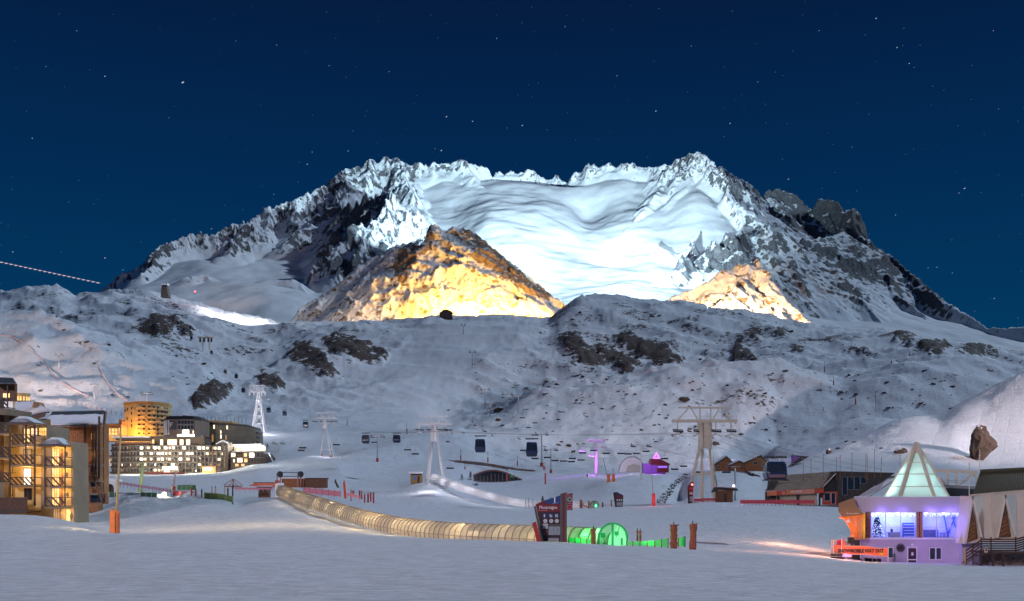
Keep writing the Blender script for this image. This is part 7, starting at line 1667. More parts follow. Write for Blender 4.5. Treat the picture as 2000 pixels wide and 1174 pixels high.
# wooden chalets at 1395-1504
def lodge(px0, px1, yb, yt, ye, Y, label, apex=None, wins=()):
    f = Fr((px0 + px1) / 2, yb, Y); T = thing('lodge', f.o, label, 'chalet'); apex = apex or (px0 + px1) / 2
    f.poly('wall', M_WOODL, T, [(px0, yb + 3), (px0, ye), (apex, yt + 1), (px1, ye), (px1, yb + 3)], 0, 5)
    f.poly('roof', M_WOODD, T, [(px0 - 3, ye + 1), (apex, yt), (px1 + 3, ye + 1), (px1 + 2, ye + 2.5), (apex, yt + 1.8), (px0 - 2, ye + 2.5)], -1.2, 5.5)
    f.poly('roof_snow', SNOWCAP, T, [(px0 - 3, ye + .6), (px0 - 2, ye - 1), (apex, yt - 1.8), (px1 + 2, ye - .6), (px1 + 3, ye + .6), (apex, yt - .1)], -1.0, 5.2)
    for (a, c, d, e) in wins: window(f, T, a, c, d, e, M_GLASSD, -.03, 2, 1, M_FRAMEW, .08)
    return T
Yl = hit(1450, 919) or 420
lodge(1455, 1497, 917, 889, 903, Yl - 6, 'larger wooden lodge with snowy gable right of the cream pylon', 1485, ((1472, 1479, 902, 907), (1488, 1492, 905, 910)))
lodge(1428, 1458, 918, 900, 907, Yl - 4, 'low wooden lodge joined between the two others'); lodge(1399, 1430, 918, 891, 905, Yl, 'wooden lodge with dark snowy gable just right of cream pylon legs', 1418, ((1402, 1406, 910, 914),))
fz = Fr(1555, 907, (hit(1555, 908) or 500)); FZ = thing('shed', fz.o, 'violet dark shed with sloping roof at foot of the right hill', 'shed')
fz.poly('wall', mat('violet_painted_wall', (0, 0, 0)), FZ, [(1549, 906), (1549, 890), (1564, 890), (1564, 902)], 0, 3); fz.poly('roof', M_BLACK, FZ, [(1548, 889), (1581, 891.5), (1578, 893), (1564, 901), (1541, 914), (1549, 904), (1563, 893), (1548, 891)], -.3, 3.2)
# arched glass building
ar = Fr(975, 939, (hit(975, 941) or 330)); AR = thing('arched_pavilion', ar.o, 'low pavilion with curved rust coloured roof and dark glazed front in centre', 'building')
arc_ = [(924 + 95.5 * t, 937 - 3 - 16.5 * math.sin(math.pi * min(1, .12 + t * .93)) + (t > .95) * 1.5) for t in [i / 16 for i in range(17)]]
ar.poly('front_glass', M_GLASSD, AR, [(926, 942)] + [(x, y + 2.5) for x, y in arc_] + [(1018, 942)], 0.3, .5)
ar.poly('roof', mat('rust_brown_roof', (.24, .10, .07), .6), AR, arc_ + [(x, y + 2.6) for x, y in arc_[::-1]], -.5, 5); ar.poly('roof_snow', SNOWCAP, AR, [(x, y - 1.3) for x, y in arc_[:9]] + [(x, y - .1) for x, y in arc_[:9][::-1]], -.4, 5)
for i in range(12): x_ = 930 + i * 7.3; ar.box('mullion', M_BROWNROOF, AR, x_, x_ + .9, 925 if 3 < i < 10 else 930, 941, .15, .28)
bulb('green_lamp', ar.o + Vector(ar.p(1000, 931, -1.2)), 18, (.05, 1, .3), .1)
AR2 = MB(); 
# lift station with red canopy, timber walls
ls = Fr(590, 950, near_hit(600, 952, 280)); LS = thing('drag_lift_station', ls.o, 'low drag lift station with timber walls and dark pulley frame behind tan tunnel', 'station')
ls.box('wall', M_WOODL, LS, 550.5, 594, 935, 952, 0, 3); ls.box('wall', M_WOODM, LS, 595, 637, 935.5, 953, .5, 3)
for i in range(14): ls.box('plank', M_WOODL, LS, 551 + i * 3.1, 553.7 + i * 3.1, 936, 951, -.05, -.004)
ls.box('roof', SNOWCAP, LS, 549, 596, 933, 935, -.4, 3.2); ls.box('roof', M_WOODD, LS, 594, 638.5, 933.5, 935.3, -.2, 3.4)
for x_ in (542.5, 549.5, 583, 588.5): ls.box('post', mat('dusky_pink_post', (.45, .22, .2), .6), LS, x_ - 1, x_ + 1, 925, 952, -1.2, -.9)
for (y_, x0, x1) in ((923, 547, 588), (931, 549, 586)): MB().beam(ls.p(x0, y_, -1), ls.p(x1, y_, -1), .22).build('pulley_beam', M_DARKM, LS)
for x_ in (548.5, 588.5): 
    m_ = MB(); m_.tube(ls.p(x_ - 3, 926.5, -1.2), ls.p(x_ + 3, 926.5, -.9), .9, n=16); disc(m_, ls.p(x_, 926.5), 6 * ls.k, -1.3, -1.0, 16); m_.build('pulley', M_DARKM, LS)
ls.box('canopy', mat('bright_orange_canopy', (.65, .12, .04), .5), LS, 496, 541, 943.5, 952, -.5, 2); ls.box('canopy_top', M_BLACK, LS, 495, 542, 942, 943.4, -.6, 2.1)
MB().beam(ls.p(485, 951, -.6), ls.p(498, 946, -.6), .5).build('arm', mat('bright_orange_canopy', (0, 0, 0)), LS)
bulb('station_lamp', ls.o + Vector(ls.p(520, 948, -4)), 60, (1, .5, .2), .2); bulb('station_lamp', ls.o + Vector(ls.p(570, 942, -4)), 60, (1, .6, .3), .2)
ko = Fr(516, 971, near_hit(516, 972, 190)); KO = thing('ticket_kiosk', ko.o, 'small brown kiosk with flat snowy roof in front of red canopy', 'kiosk')
ko.box('wall', M_WOODM, KO, 504.5, 525, 952.5, 974, 0, 2); ko.box('roof', M_WOODD, KO, 502, 529, 950.5, 952.4, -.4, 2.4); ko.box('roof_snow', SNOWCAP, KO, 503, 528, 948.8, 950.4, -.3, 2.3); ko.box('hatch', M_WOODD, KO, 508, 520, 956, 962, -.04, -.005)
hu = Fr(812, 944, near_hit(812, 945, 330)); HU = thing('lift_hut', hu.o, 'tiny wooden operator hut with blue panel left of middle pylon', 'hut')
hu.box('wall', mat('yellow_wood', (.30, .19, .06), .7), HU, 802, 824, 928, 946, 0, 2.5); hu.box('roof', M_GALV, HU, 798.5, 826.5, 921.5, 925.5, -.8, 3); hu.box('window_band', M_GLASSD, HU, 801.5, 824.5, 925.6, 927.9, -.2, 2.5); hu.box('blue_panel', mat('blue_panel', (.02, .12, .45), .5), HU, 808, 813, 930, 937, -.05, -.004); hu.box('door', M_WOODD, HU, 815, 820, 930, 945, -.05, -.004)

# ---------------------------------------------------------------- fences, banners and posts around the beginners' area
net_fence([(593 + i * 12, 964 + i * .4 * 3) for i in range(7)], near_hit(620, 968, 240), 'pink net fence climbing beside upper part of tan tunnel', M_PINKNET, hpx=13, posts=mat('pink_post', (.7, .12, .16), .6))
def feather(px, yb, yt, lean, Y, m, label):
    Y = near_hit(px, yb, Y)
    f = Fr(px, yb, Y); T = thing('feather_flag', f.o, label, 'flag'); f.poly('cloth', m, T, [(px - 2, yb - 2), (px - 3 + lean, yt + 6), (px - 1.5 + lean, yt), (px + 1.5 + lean * .8, yt + 8), (px + 3, yb - 1)], 0, .05); MB().tube(f.p(px, yb + 1, .08), f.p(px + lean, yt, .08), .05).build('pole', M_BLACK, T)
feather(660, 954, 935, -4, 205, M_BLACK, 'black feather flag leaning left beside pink fence'); feather(674, 975, 938, -1, 192, mat('scarlet_flag', (.75, .06, .03), .6), 'scarlet feather flag right of the pink fence')
for (x_, t_, b_, w_, l) in ((690, 961, 970, 4, 'left of the red stake group beside tunnel'), (702.5, 961, 974, 3, 'second stake of group beside tunnel'), (706.5, 962, 975, 3, 'third stake of group beside tunnel'), (712, 968, 982, 3.4, 'fourth stake of group beside tunnel'), (719, 967, 982, 3.4, 'fifth stake of group beside tunnel'), (724, 965, 980, 3.6, 'sixth stake of group beside tunnel'), (729.5, 965, 983, 3.4, 'rightmost stake of group beside tunnel'), (685.5, 960, 979, 2.2, 'thin dark stake left of the group beside tunnel')):
    rag_post(x_, t_, b_, w_, 178, 'short red padded stake, ' + l, M_REDPAD)
net_fence([(678, 969), (690, 971), (702, 975)], 182, 'low pink net between scarlet flag and red stakes', M_PINKNET, hpx=7)
screen([(213, 961, 971.5), (224, 962, 972), (234, 962, 972), (245, 962.5, 972.5), (256, 963, 973)], 196, 'dark green screen fence right of arched porch', M_GREENNET, False)
screen([(275, 961, 970), (285, 962, 971), (296, 962, 971), (306, 963, 972)], 198, 'dark green screen fence left of the glaring lamp', M_GREENNET, False)
screen([(346, 947, 957), (355, 947, 957), (364, 947, 957), (374, 947, 957), (383, 948, 957)], 240, 'green screen fence above the pink banner', mat('mid_green_net', (.10, .25, .10), .8), False)
screen([(399, 962, 974), (412, 963, 975), (427, 964, 975), (440, 966, 977), (455, 970, 982)], 196, 'yellow green screen fence behind row of pale posts', mat('olive_green_net', (.18, .26, .07), .8), False)
screen([(338, 960, 968.5), (352, 960, 968.5), (366, 960, 968.5), (380, 960, 968.5)], 198, 'long pink banner behind the snow bank', mat('hot_pink_banner', (.7, .07, .13), .7), False, nm='banner_fence')
screen([(240, 962, 966), (258, 962.3, 966), (276, 962.5, 966)], 203, 'white low barrier between the green screens', M_FRAMEW, False, nm='barrier')
net_fence([(228 + i * 7, 946 + i * 1.1) for i in range(20)], 240, 'fine pink net fence along the lower piste', mat('faint_pink_net', (.45, .30, .36), .9), hpx=7, posts=M_WOODM)
net_fence([(285 + i * 6.3, 927.5 - i * .05) for i in range(13)], 400, 'red fence along foot of the dark hotel', M_REDFASC, hpx=5)
net_fence([(460 + i * 9, 957) for i in range(9)], 236, 'low pink net fence left of ticket kiosk', M_PINKNET, hpx=5)
for i, (x_, t_, b_) in enumerate(((382.5, 958, 971), (394, 959, 972), (414, 954, 975), (421, 953, 975), (439, 954, 976), (445, 956, 979), (454.5, 950, 985), (336, 950, 971), (374, 955, 968))):
    rag_post(x_, t_, b_, 3.0, 193, 'slim padded post behind snow bank, %s from left' % ('third', 'fourth', 'fifth', 'sixth', 'seventh', 'eighth', 'last and tallest', 'first', 'second')[i], M_REDPAD if i in (0, 1, 8) else (M_BLACK if i in (6, 5) else M_CREAMP))
dl = Fr(455.5, 953, near_hit(455, 955, 236)); DLT = thing('drag_lift_tower', dl.o, 'small red brown drag lift tower with stay wires', 'lift tower')
MB().beam(dl.p(455.5, 960), dl.p(455.5, 936), .25).build('pole', M_RUST, DLT)
for (p_, q_) in (((455.5, 935), (437, 947)), ((455.5, 935), (474, 948)), ((437, 947), (474, 948)), ((455.5, 936), (465, 952)), ((455.5, 936), (446, 952))): MB().beam(dl.p(*p_), dl.p(*q_), .12).build('stay', M_RUST, DLT)
MB().beam(dl.p(438, 950), dl.p(473, 951), .3).build('crossbeam', M_RUST, DLT)
gm = Fr(277, 962, near_hit(277, 961, 250)); GM = thing('lit_lift_mast', gm.o, 'lime lit thick lift mast in front of the dark hotel', 'mast')
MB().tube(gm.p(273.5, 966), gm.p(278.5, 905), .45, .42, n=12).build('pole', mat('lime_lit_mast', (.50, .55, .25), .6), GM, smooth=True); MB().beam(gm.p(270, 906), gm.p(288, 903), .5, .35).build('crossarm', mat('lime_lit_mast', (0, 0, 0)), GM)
bulb('lime_lamp', gm.o + Vector(gm.p(281, 940, -3.5)), 150, (.75, 1, .25), .2)
pm = Fr(340, 962, near_hit(338, 961, 250)); PM = thing('lift_mast', pm.o, 'pinkish lift mast left of green screen fence in front of hotel', 'mast'); MB().tube(pm.p(337, 962), pm.p(344, 919), .33, .28, n=10).build('pole', mat('pinkish_paint', (.55, .42, .42), .6), PM, smooth=True); MB().tube(pm.p(338, 962), pm.p(339, 950), .6, n=10).build('pad', M_REDPAD, PM)
lm = Fr(321.7, 971, near_hit(321, 970, 197)); LM = thing('floodlight', lm.o, 'glaring warm white lamp at ground behind the snow bank', 'lamp'); disc(MB(), lm.p(321.7, 966), .38, -.3, -.2).build('lens', mat('glaring_lens', (1, 1, 1), noise=0, emit=(1, .86, .55), strength=40), LM); lm.box('housing', M_BLACK, LM, 317, 326.5, 962, 970.5, -.18, .2); MB().beam(lm.p(321.7, 975), lm.p(321.7, 970), .1).build('stand', M_BLACK, LM)
bulb('floodlight_light', lm.o + Vector(lm.p(321.7, 966, -2)), 420, (1, .82, .5), .2)
# ski piste markers
for i, (x_, b_, t_, w_, Yq) in enumerate(((900, 900, 878, 2.4, None), (953, 903, 883, 2.4, None), (1010.5, 910, 890, 2.4, None), (908, 917, 905, 2.4, None), (1065, 944, 903, 3, 300), (991, 938, 915, 2.6, 318), (1147, 932, 920, 2.6, None), (1610, 727, 706, 1.8, None), (1628, 753, 733, 2.2, None), (1671, 790, 768, 2.6, None), (1741, 709, 701, 2, None), (1777, 695, 688, 1.6, None), (678, 1 + 830, 815, 1.5, None), (795, 848, 826, 2.4, None), (1062.5, 918, 902, 3.2, None), (1710, 804, 770, .5, None), (1608, 802, 795, 1, None))):
    pole_marker(x_, b_, t_, w_, b_ - (b_ - t_) * .48, 'red footed slope marker pole, ' + ('left one above the stone wall', 'middle one above the stone wall', 'right one above the stone wall', 'small one below the stone wall', 'pink red one in front of the centre masts', 'pink lit one before arched pavilion', 'red one right of the violet mast', 'highest one on right piste', 'second one on right piste', 'lowest one on right piste', 'tiny one on ridge far right', 'tiniest one at ridge edge', 'tiny one right of lattice pylon', 'tilted one above white pylon', 'stub beside tall centre mast', 'thin bare one on the knoll', 'thin one under the knoll')[i], M_REDPAD, mat('pink_pole', (.4, .12, .2), .6) if i in (4, 5) else M_WOODD, Y=Yq, lean=-2 if i == 13 else 0)
bulb('magenta_light', P(1066, 905, 296), 60, (1, .1, .8), .15); bulb('magenta_light', P(991, 920, 314), 50, (1, .1, .7), .15); bulb('magenta_light', P(1000, 935, 300), 90, (.8, .15, 1), .3)
for i, (x_, t_, b_) in enumerate(((1188.5, 929, 941.5), (1198.5, 929, 941))):
    rag_post(x_, t_, b_, 6.5, 330, 'orange padded stump with pole, ' + ('left' if i == 0 else 'right') + ' of a pair on knoll', M_ORANGE)
    f = Fr(x_, b_, near_hit(x_, b_, 330)); T = thing('marker_pole', f.o, 'dark thin pole leaning over the %s orange stump' % ('left' if i == 0 else 'right'), 'marker pole'); MB().tube(f.p(x_, b_, .1), f.p(x_ - (10 if i == 0 else 1), 896 if i == 0 else 914, .1), .07).build('pole', M_BLACK, T); MB().beam(f.p(x_ - 8, 925, .1), f.p(x_ + 3, 927, .1), .08).build('wire_bracket', M_BLACK, T)
# snow fences on the ridge and net fences on the left hill
for i, (x0, x1, y0, y1) in enumerate(((1560, 1590, 668, 666), (1613, 1643, 663, 661), (1666, 1694, 661, 659), (1716, 1740, 660, 654))):
    g0, g1 = on(x0, y0, 900)[0], on(x1, y1, 900)[0]; T = thing('snow_fence', g0, 'wooden snow fence on far ridge, %s of four' % ('leftmost', 'second', 'third', 'rightmost')[i], 'fence', 'snow fences on the ridge'); d = g1 - g0; d.y = d.y if abs(d.y) < 60 else 0; d.z = (y0 - y1) * g0.y / FP
    hh = 5.2 * g0.y / FP
    for j in range(5): z = hh * (.25 + .18 * j); MB().beam(Vector((0, 0, z)), d + Vector((0, 0, z)), .3, .35).build('slat', M_WOODM, T)
    for j in range(7): u = d * (j / 6); MB().beam(u - Vector((0, 0, 1)), u + Vector((0, 0, hh)), .35).build('post', M_WOODM, T)
M_NETB = mat('brown_pink_net', (.48, .36, .36), .9, noise=.2)
for l, pts, hp in (('long curved net fence sweeping down the left hill', [(0, 656), (20, 658), (40, 666), (58, 677), (68, 690), (82, 704), (96, 720), (110, 737), (124, 750), (140, 760), (156, 768), (172, 776)], 2.6), ('short curved net fence lower left of the hump', [(160, 699), (168, 690), (180, 681), (195, 674), (215, 670), (240, 671)], 2), ('narrow net fence dropping toward the amber tower', [(194, 712), (198, 725), (205, 740), (216, 755), (228, 768), (240, 778), (250, 784)], 2.4)):
    net_fence(pts, None, l, M_NETB, hpx=hp, posts=M_RUST)
for i in range(15):
    x_ = 112 + i * 9.6; y_ = 782 + i * 2.4; g_ = on(x_, y_)[0]; k_2 = g_.y / FP
    T = thing('fence_post', g_, 'slope edge post above the snowy chalet roofs, %s from left in its row' % ORD(i + 1), 'post', 'posts along the left slope'); MB().beam((0, 0, -.5), (0, 0, 7 * k_2), .8 * k_2).build('pole', M_RUST if i > 6 else M_WOODM, T)
for i in range(16):
    x_ = 368 + i * 7.5; g_ = on(x_, 822 + i * .3)[0]; k_2 = g_.y / FP
    T = thing('fence_post', g_, 'thin dark post behind flat roofed apartment block, %s from left' % ORD(i + 1), 'post', 'posts behind the apartment block'); MB().beam((0, 0, -.5), (0, 0, 10 * k_2), .5 * k_2).build('pole', M_WOODD, T)
for i, (x_, b_, t_) in enumerate(((1569, 928, 896), (1584, 925, 895), (1608, 925, 885), (1634, 926, 892), (1641, 925, 888), (1664, 924, 884), (1690, 924, 885), (1694, 925, 890), (1708, 920, 878), (1720, 919, 893), (1758, 910, 885))):
    f = Fr(x_, b_, 260); T = thing('bamboo_pole', f.o, 'thin tall pole behind the station roof, %s from left' % ('first', 'second', 'third', 'fourth', 'fifth', 'sixth', 'seventh', 'eighth', 'ninth', 'tenth', 'last')[i], 'pole', 'thin poles behind the station'); MB().tube(f.p(x_, b_ + 12), f.p(x_ + (2 if i in (6, 9) else 0), t_), .055, n=6).build('pole', M_WOODL, T); MB().tube(f.p(x_, b_ + 12), f.p(x_, b_ + 4), .1, n=6).build('foot', M_WOODL, T)
# stone wall in the centre
sw = [(868, 899), (885, 899.5), (903, 900), (921, 901.5), (939, 903.5), (957, 906), (975, 909), (993, 912.5), (1011, 915.5), (1029, 917), (1046, 918)]
W0 = P(*sw[0], (hit(900, 904) or 420)); SW = thing('stone_wall', W0, 'long low brown stone retaining wall topped with snow across the centre slope', 'wall')
rs_ = random.Random(12); nst = 0
for (a, c) in zip(sw[:-1], sw[1:]):
    for j in range(9):
        for r_ in range(2 if a[0] < 990 else 1):
            x_ = a[0] + (c[0] - a[0]) * (j + rs_.uniform(-.2, .2)) / 9; y_ = a[1] + (c[1] - a[1]) * j / 9 + 1.5 + r_ * 1.9; Yw = W0.y; g_ = P(x_, y_, Yw) - W0; s_2 = rs_.uniform(.38, .6)
            MB().hexa([(g_.x - s_2, -s_2, g_.z - s_2), (g_.x + s_2, -s_2 * .8, g_.z - s_2), (g_.x + s_2 * .9, s_2, g_.z - s_2), (g_.x - s_2, s_2, g_.z - s_2)], [(g_.x - s_2 * .8, -s_2 * .7, g_.z + s_2 * .8), (g_.x + s_2 * .6, -s_2 * .8, g_.z + s_2), (g_.x + s_2 * .8, s_2, g_.z + s_2 * .9), (g_.x - s_2 * .7, s_2, g_.z + s_2)]).build('stone', M_STONE, SW)
cap = MB()
for (a, c) in zip(sw[:-1], sw[1:]): cap.beam(P(a[0], a[1] - .3, W0.y + .4) - W0, P(c[0], c[1] - .3, W0.y + .4) - W0, .6, .14)
cap.build('snow_cap', SNOWCAP, SW)
# huts on the ridges
hb = Fr(871, 618, 1640); HB = thing('ridge_hut', hb.o, 'dark stone hut silhouetted against the golden floodlit ridge', 'hut')
hb.poly('wall', M_SLATE, HB, [(858, 622), (859, 611), (866, 606), (873, 605), (882, 610), (884, 622)], 0, 12); hb.poly('roof', M_WOODD, HB, [(857, 612), (866, 605), (874, 604), (884, 609.5), (883, 611), (873, 606.5), (866, 607.5), (858, 613)], -1, 13); hb.box('door', M_BLACK, HB, 875, 880, 613, 620, -.6, -.05)
ht = Fr(320, 575, 1640); HT = thing('summit_station', ht.o, 'grey tower shaped lift station on snowy shoulder at left', 'station')
ht.poly('wall', mat('brown_grey_concrete', (.09, .08, .07), .8), HT, [(314, 580), (315, 563), (319, 560), (325, 561), (328, 572), (329, 580)], 0, 12); ht.box('tower', mat('brown_grey_concrete', (0, 0, 0)), HT, 315, 325, 556, 562, 2, 10); ht.box('roof', SNOWCAP, HT, 313.5, 326.5, 553, 556, 1, 11); ht.box('openings', M_BLACK, HT, 316, 324, 557, 560, 1.6, 1.95)
bulb('red_beacon', P(381, 566, 1600), 9000, (1, .05, .1), 2)
rb = thing('beacon', P(381, 569.5, 1610), 'small red beacon light on the left shoulder', 'lamp'); MB().lathe([(.01, -1.4), (1.4, 0), (.01, 1.4)], 8).build('lens', mat('red_beacon_glass', (1, .1, .1), noise=0, emit=(1, .08, .15), strength=6), rb); MB().beam((0, 0, -5), (0, 0, -1.3), .5).build('stand', M_BLACK, rb)
fb = thing('floodlight', P(1382, 602.5, 1640), 'star bright white floodlight on ridge below orange peak', 'lamp'); MB().lathe([(.01, -1.3), (1.3, 0), (.01, 1.3)], 8).build('lens', mat('white_beacon_glass', (1, 1, 1), noise=0, emit=(.9, .97, 1), strength=60), fb); MB().beam((0, 0, -6), (0, 0, -1.2), .4).build('stand', M_BLACK, fb)
# ---------------------------------------------------------------- boulders
def rock_mesh(seed, sharp=.5):
    r = random.Random(seed); m_ = MB(); n = 9; rings = 5; pts = []
    for k in range(rings + 1):
        v = k / rings; ph = math.pi * v
        for i in range(n):
            an = 2 * math.pi * i / n; rr = max(.02, math.sin(ph)) * (1 + r.uniform(-.32, .28)); pts.append((math.cos(an) * rr, math.sin(an) * rr * .8, -math.cos(ph) * (.62 + r.uniform(-.1, .1))))
    m_.v = pts
    for k in range(rings):
        for i in range(n): j = (i + 1) % n; m_.f.append((k * n + i, k * n + j, (k + 1) * n + j, (k + 1) * n + i)); m_.m.append(0)
    return m_
def set_rock(o, v):
    at = o.data.attributes.new('rock', 'FLOAT', 'POINT')
    vals = []
    for p in o.data.vertices:
        n = p.normal; vals.append(v - (.45 if n.z > .72 else 0))
    at.data.foreach_set('value', vals)
big = Fr(1922, 898, (hit(1922, 899) or 400)); BR_ = [(1901.5, 905), (1900.5, 880), (1901, 853), (1906, 838), (1912, 827), (1924, 834), (1936, 850), (1945, 862), (1948.5, 872), (1945, 878), (1933, 884), (1915, 906)]
m_ = MB(); c_ = Vector(big.p(1918, 872, 2.5)); k0 = len(m_.v)
fr_ = [Vector(big.p(x, y, 0 + .9 * math.sin(i * 2.3))) for i, (x, y) in enumerate(BR_)]; bk = [c_ + (v - c_) * .72 + Vector((.4, 5.5, .2)) for v in fr_]; pk = [c_ + (v - c_) * .5 + Vector((-.3, -3.4 + .8 * math.sin(i * 1.7), -.2)) for i, v in enumerate(fr_)]
m_.v = [tuple(v) for v in pk + fr_ + bk]; n = len(BR_)
for r_ in range(2):
    for i in range(n): j = (i + 1) % n; m_.f.append((r_ * n + i, r_ * n + j, (r_ + 1) * n + j, (r_ + 1) * n + i)); m_.m.append(0)
m_.f.append(tuple(range(n - 1, -1, -1))); m_.f.append(tuple(range(2 * n, 3 * n))); m_.m += [0, 0]
bo = m_.build('boulder', M_ROCK, None); bo.location = big.o
md = bo.modifiers.new('sub', 'SUBSURF'); md.levels = 3; md.render_levels = 3; md.subdivision_type = 'SIMPLE'
tx = bpy.data.textures.new('rock_relief', 'VORONOI'); tx.noise_scale = 1.5; dm_ = bo.modifiers.new('relief', 'DISPLACE'); dm_.texture = tx; dm_.strength = .4; dm_.mid_level = .5
set_rock(bo, .85); tag(bo, 'huge pointed brown boulder standing on the right snow slope', 'boulder')
rocks = [rock_mesh(i) for i in range(7)]; rmesh = []
for i, r_ in enumerate(rocks):
    o = r_.build('boulder', M_ROCK, None); set_rock(o, .8); rmesh.append(o)
NAMED = [(1760, 885, 13, 8, 'brown boulder on slope just left of the pyramid tip'), (1619, 886, 8, 8, 'rounded boulder behind the station roof left part'), (974, 803, 11, 6, 'dark wedge boulder between chairlift masts'), (973, 822, 6, 5, 'small dark boulder below the mast cluster'), (1336, 782, 14, 6, 'broad flat boulder above head of cream pylon'), (1398, 868, 9, 5, 'snowy boulder right of cream pylon column'), (1467, 929, 9, 7, 'boulder below the wooden lodges'), (1111, 872, 6, 4, 'dark boulder right of the centre masts'), (1120, 883, 6, 4, 'second dark boulder right of the centre masts'), (1738, 928, 4, 2.4, 'small dark stone behind slate wing'), (1668, 935 - 20, 1, 1, '')]
for i, (x_, y_, w_, h_, l) in enumerate(NAMED[:-1]):
    g_, k = on(x_, y_); o = rmesh[i % 7].copy(); col.objects.link(o); o.location = g_ + Vector((0, 0, h_ * k * .35)); o.scale = (w_ * k * .95, w_ * k * .8, h_ * k * 1.5); o.rotation_euler = (0, .2 * (i % 3 - 1), i * 1.3); tag(o, l, 'boulder')
rr = random.Random(23); used = 0; tries = 0
G_ = 'boulders scattered over the snowy hills'
zones = [(1060, 1540, 725, 870, 150), (860, 1120, 800, 880, 32), (1640, 1860, 715, 800, 34), (1100, 1560, 600, 715, 50), (1480, 1900, 870, 905, 8), (1620, 1780, 825, 880, 10), (60, 420, 660, 780, 16)]
first_used = [False] * 7
for (x0, x1, y0, y1, cnt) in zones:
    n_ = 0
    while n_ < cnt and tries < 5000:
        tries += 1; x_, y_ = rr.uniform(x0, x1), rr.uniform(y0, y1)
        if pnoise(np.array([x_ / 60.]), np.array([y_ / 22.]), 5)[0] < rr.uniform(-.35, .25): continue
        Yh = hit(x_, y_)
        if not Yh or Yh > 1680: continue
        g_ = P(x_, y_, Yh); k = Yh / FP; s = rr.choice((1.3, 1.8, 2.2, 2.8, 3.6, 4.6)) * rr.uniform(.7, 1.1); i = rr.randrange(7)
        o = rmesh[i] if not first_used[i] else rmesh[i].copy()
        if first_used[i]: col.objects.link(o)
        first_used[i] = True
        o.location = g_ + Vector((0, 0, s * k * .12)); o.scale = (s * k * 1.3, s * k, s * k * .85); o.rotation_euler = (rr.uniform(-.3, .3), rr.uniform(-.3, .3), rr.uniform(0, 6.3))
        tag(o, 'snow capped dark boulder among many on the slopes', 'boulder', G_); n_ += 1
# ravine rocks, one heap of rubble
rv = MB(); 
for i in range(130):
    t = rr.random(); x_ = np.interp(t, [0, .35, .7, 1], [1340, 1318, 1305, 1290]) + rr.uniform(-7, 7); y_ = np.interp(t, [0, .35, .7, 1], [928, 944, 962, 982]) + rr.uniform(-3, 3)
    Yh = hit(x_, y_); g_ = P(x_, y_, Yh); s = rr.uniform(.25, .8); b0 = rock_mesh(rr.randrange(99)); k0 = len(rv.v); ca, sa = math.cos(i), math.sin(i)
    rv.v += [(g_.x + (p[0] * ca - p[1] * sa) * s, g_.y + (p[0] * sa + p[1] * ca) * s, g_.z + p[2] * s * .8) for p in b0.v]; rv.f += [tuple(k0 + q for q in f_) for f_ in b0.f]; rv.m += b0.m
o = rv.build('rubble', M_ROCK, None); set_rock(o, .75); tag(o, 'dark rubble lining the snowy gully left of cream pylon', 'rubble', None, 'stuff')
# small trees and shrubs
for i, (x_, y_, h_, w_, l) in enumerate(((1060, 988, 19, 11, 'little frosted spruce left of the blue sign top'), (1075, 985, 14, 8, 'little frosted spruce right behind the blue sign top'), (919, 938, 17, 11, 'frosted young spruce left of arched pavilion'), (941, 940, 18, 12, 'frosted young spruce at left end of arched pavilion'), (902, 938, 12, 10, 'frosted young tree leftmost of the shrub group'), (507, 872, 12, 9, 'frosted tree right of apartment block'), (522, 878, 12, 12, 'frosted bushy tree right of floodlit terrace'))):
    g_, k = on(x_, y_)
    if x_ in (1060, 1075): g_, k = P(x_, y_, 262), 262 / FP
    conifer(g_, h_ * k, w_ * k, l, M_BUSH if i != 0 else M_PINE, 'young_spruce', 'tree', 40 + i, n=150)
def shrub(x_, y_, w_, h_, l, seed):
    g_, k = on(x_, y_); T = thing('shrub', g_, l, 'shrub', 'frosted shrubs near the pavilion'); r_ = random.Random(seed); m_ = MB()
    for i in range(70):
        an = r_.uniform(0, 6.3); e = r_.uniform(.3, 1.3); L_ = h_ * k * r_.uniform(.5, 1.1); b_ = Vector((r_.uniform(-w_, w_) * k * .4, r_.uniform(-1, 1), -.1)); m_.beam(b_, b_ + Vector((math.cos(an) * math.cos(e), math.sin(an) * math.cos(e), math.sin(e))) * L_, .05)
    m_.build('twigs', M_BUSH, T); MB().tube((0, 0, -.2), (0, 0, h_ * k * .5), .07).build('stem', M_TRUNK, T)
for i, (x_, y_, w_, h_) in enumerate(((895, 950, 16, 7), (912, 953, 18, 7), (928, 948, 14, 6))): shrub(x_, y_, w_, h_, 'frosted twiggy shrub below young spruces, %s of three' % ('left', 'middle', 'right')[i], i)
for i, (x_, t_) in enumerate(((1027, 973), (1033, 972), (1041, 974))):
    f = Fr(x_, 986, 262); T = thing('stake', f.o, 'thin dark stake behind the white tunnel, %s of three' % ('left', 'middle', 'right')[i], 'stake', 'thin stakes behind tunnel'); MB().beam(f.p(x_, 992), f.p(x_ - .5, t_), .1).build('pole', M_BLACK, T)
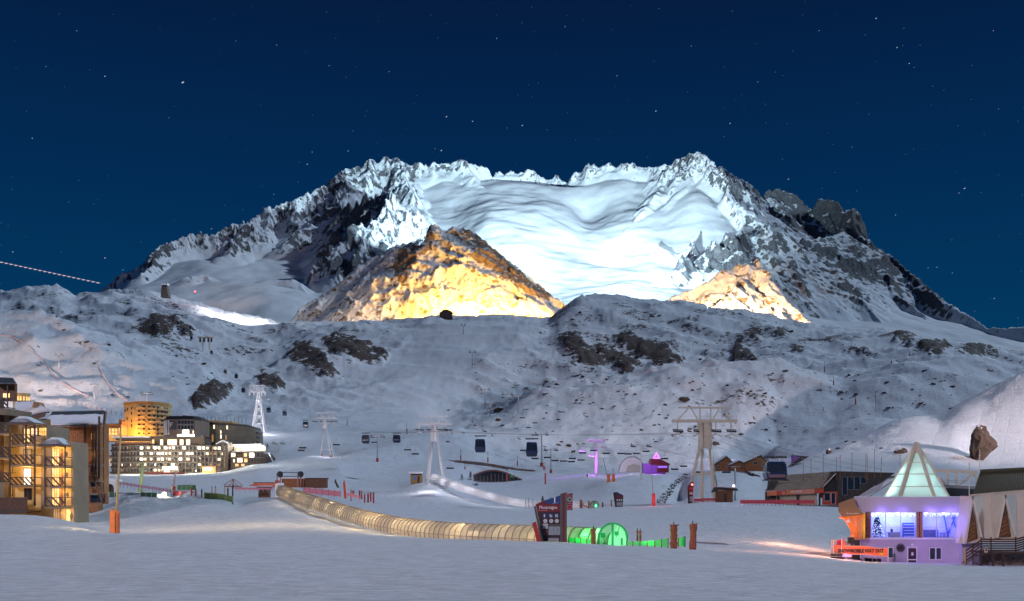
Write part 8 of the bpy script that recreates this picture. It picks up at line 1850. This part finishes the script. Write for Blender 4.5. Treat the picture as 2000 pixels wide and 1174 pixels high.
# ---------------------------------------------------------------- stars and the lit line in the sky
st = MB(); RD_ = 20000.0
bright = [(357, 161, 3.2), (205, 149, 1.6), (872, 228, 2.0), (862, 294, 2.0), (923, 237, 1.6), (1020, 245, 1.8), (1281, 217, 1.8), (1426, 241, 1.6), (1711, 36, 1.6), (1752, 93, 1.6), (1776, 124, 1.3), (1884, 368, 2.0), (1873, 377, 1.3), (1540, 350, 1.7), (1749, 420, 1.2), (600, 321, 1.6), (680, 295, 1.3), (610, 297, 1.1), (25, 492, 1.6), (205, 504, 1.8), (240, 527, 1.2), (413, 447, 1.4), (535, 380, 1.1), (970, 75, 1.2), (1205, 148, 1.2), (850, 290, 1), (643, 128, 1), (1830, 522, 1.2), (1813, 523, 1.1), (1860, 533, 1.1), (1942, 583, 1.3), (1950, 213, .9), (63, 270, 1.4), (540, 88, 1), (760, 140, 1), (1104, 52, 1), (1350, 90, 1), (1480, 160, 1), (1600, 60, 1), (460, 80, .9), (330, 230, .9), (150, 60, 1), (90, 130, .9), (1940, 60, 1)]
rr = random.Random(77)
def star(d, s, wd):
    d = d.normalized(); sx = d.cross(Vector((0, 0, 1))).normalized(); sy = sx.cross(d).normalized(); u = (sx * .85 + sy * .52) ; v = (sy * .85 - sx * .52); c = d * RD_
    st.quad(c - u * s * 1.5, c - v * s * .55, c + u * s * 1.5, c + v * s * .55)
for (x_, y_, s) in bright: star(P(x_, y_, 1.0), s * 6.0, 0)
for i in range(7500):
    az = rr.uniform(-math.pi, math.pi); z = rr.uniform(.02, .98); r_ = math.sqrt(1 - z * z); star(Vector((math.sin(az) * r_, math.cos(az) * r_, z)), rr.choice((2.6, 2.6, 3.0, 3.4, 4.0)), 0)
o = st.build('stars', mat('starlight', (0, 0, 0), noise=0, emit=(.75, .86, 1), strength=.8), None); tag(o, 'stars spread across the night sky', None, None, 'stuff')
o.visible_shadow = True
a_, b_ = P(-30, 505, 2600), P(196, 553, 2600); m_ = MB(); m_.tube((0, 0, 0), b_ - a_, .9, n=6)
o = thing('lit_line', a_, 'faint pinkish lit line with bright dots slanting above the left ridge', 'light trail')
m_.build('light_trail', mat('faint_pink_glow', (.1, .08, .1), noise=0, emit=(.32, .24, .36), strength=.7), o)  # light trail of unknown source, built as a glowing tube
m_ = MB()
for i in range(24):
    c = (b_ - a_) * ((i + .5) / 24); m_.beam(c - Vector((3, 0, .6)), c + Vector((3, 0, -.6)), 1.7)
m_.build('dots', mat('pale_dot_glow', (.1, .1, .1), noise=0, emit=(.8, .7, .75), strength=.9), o)
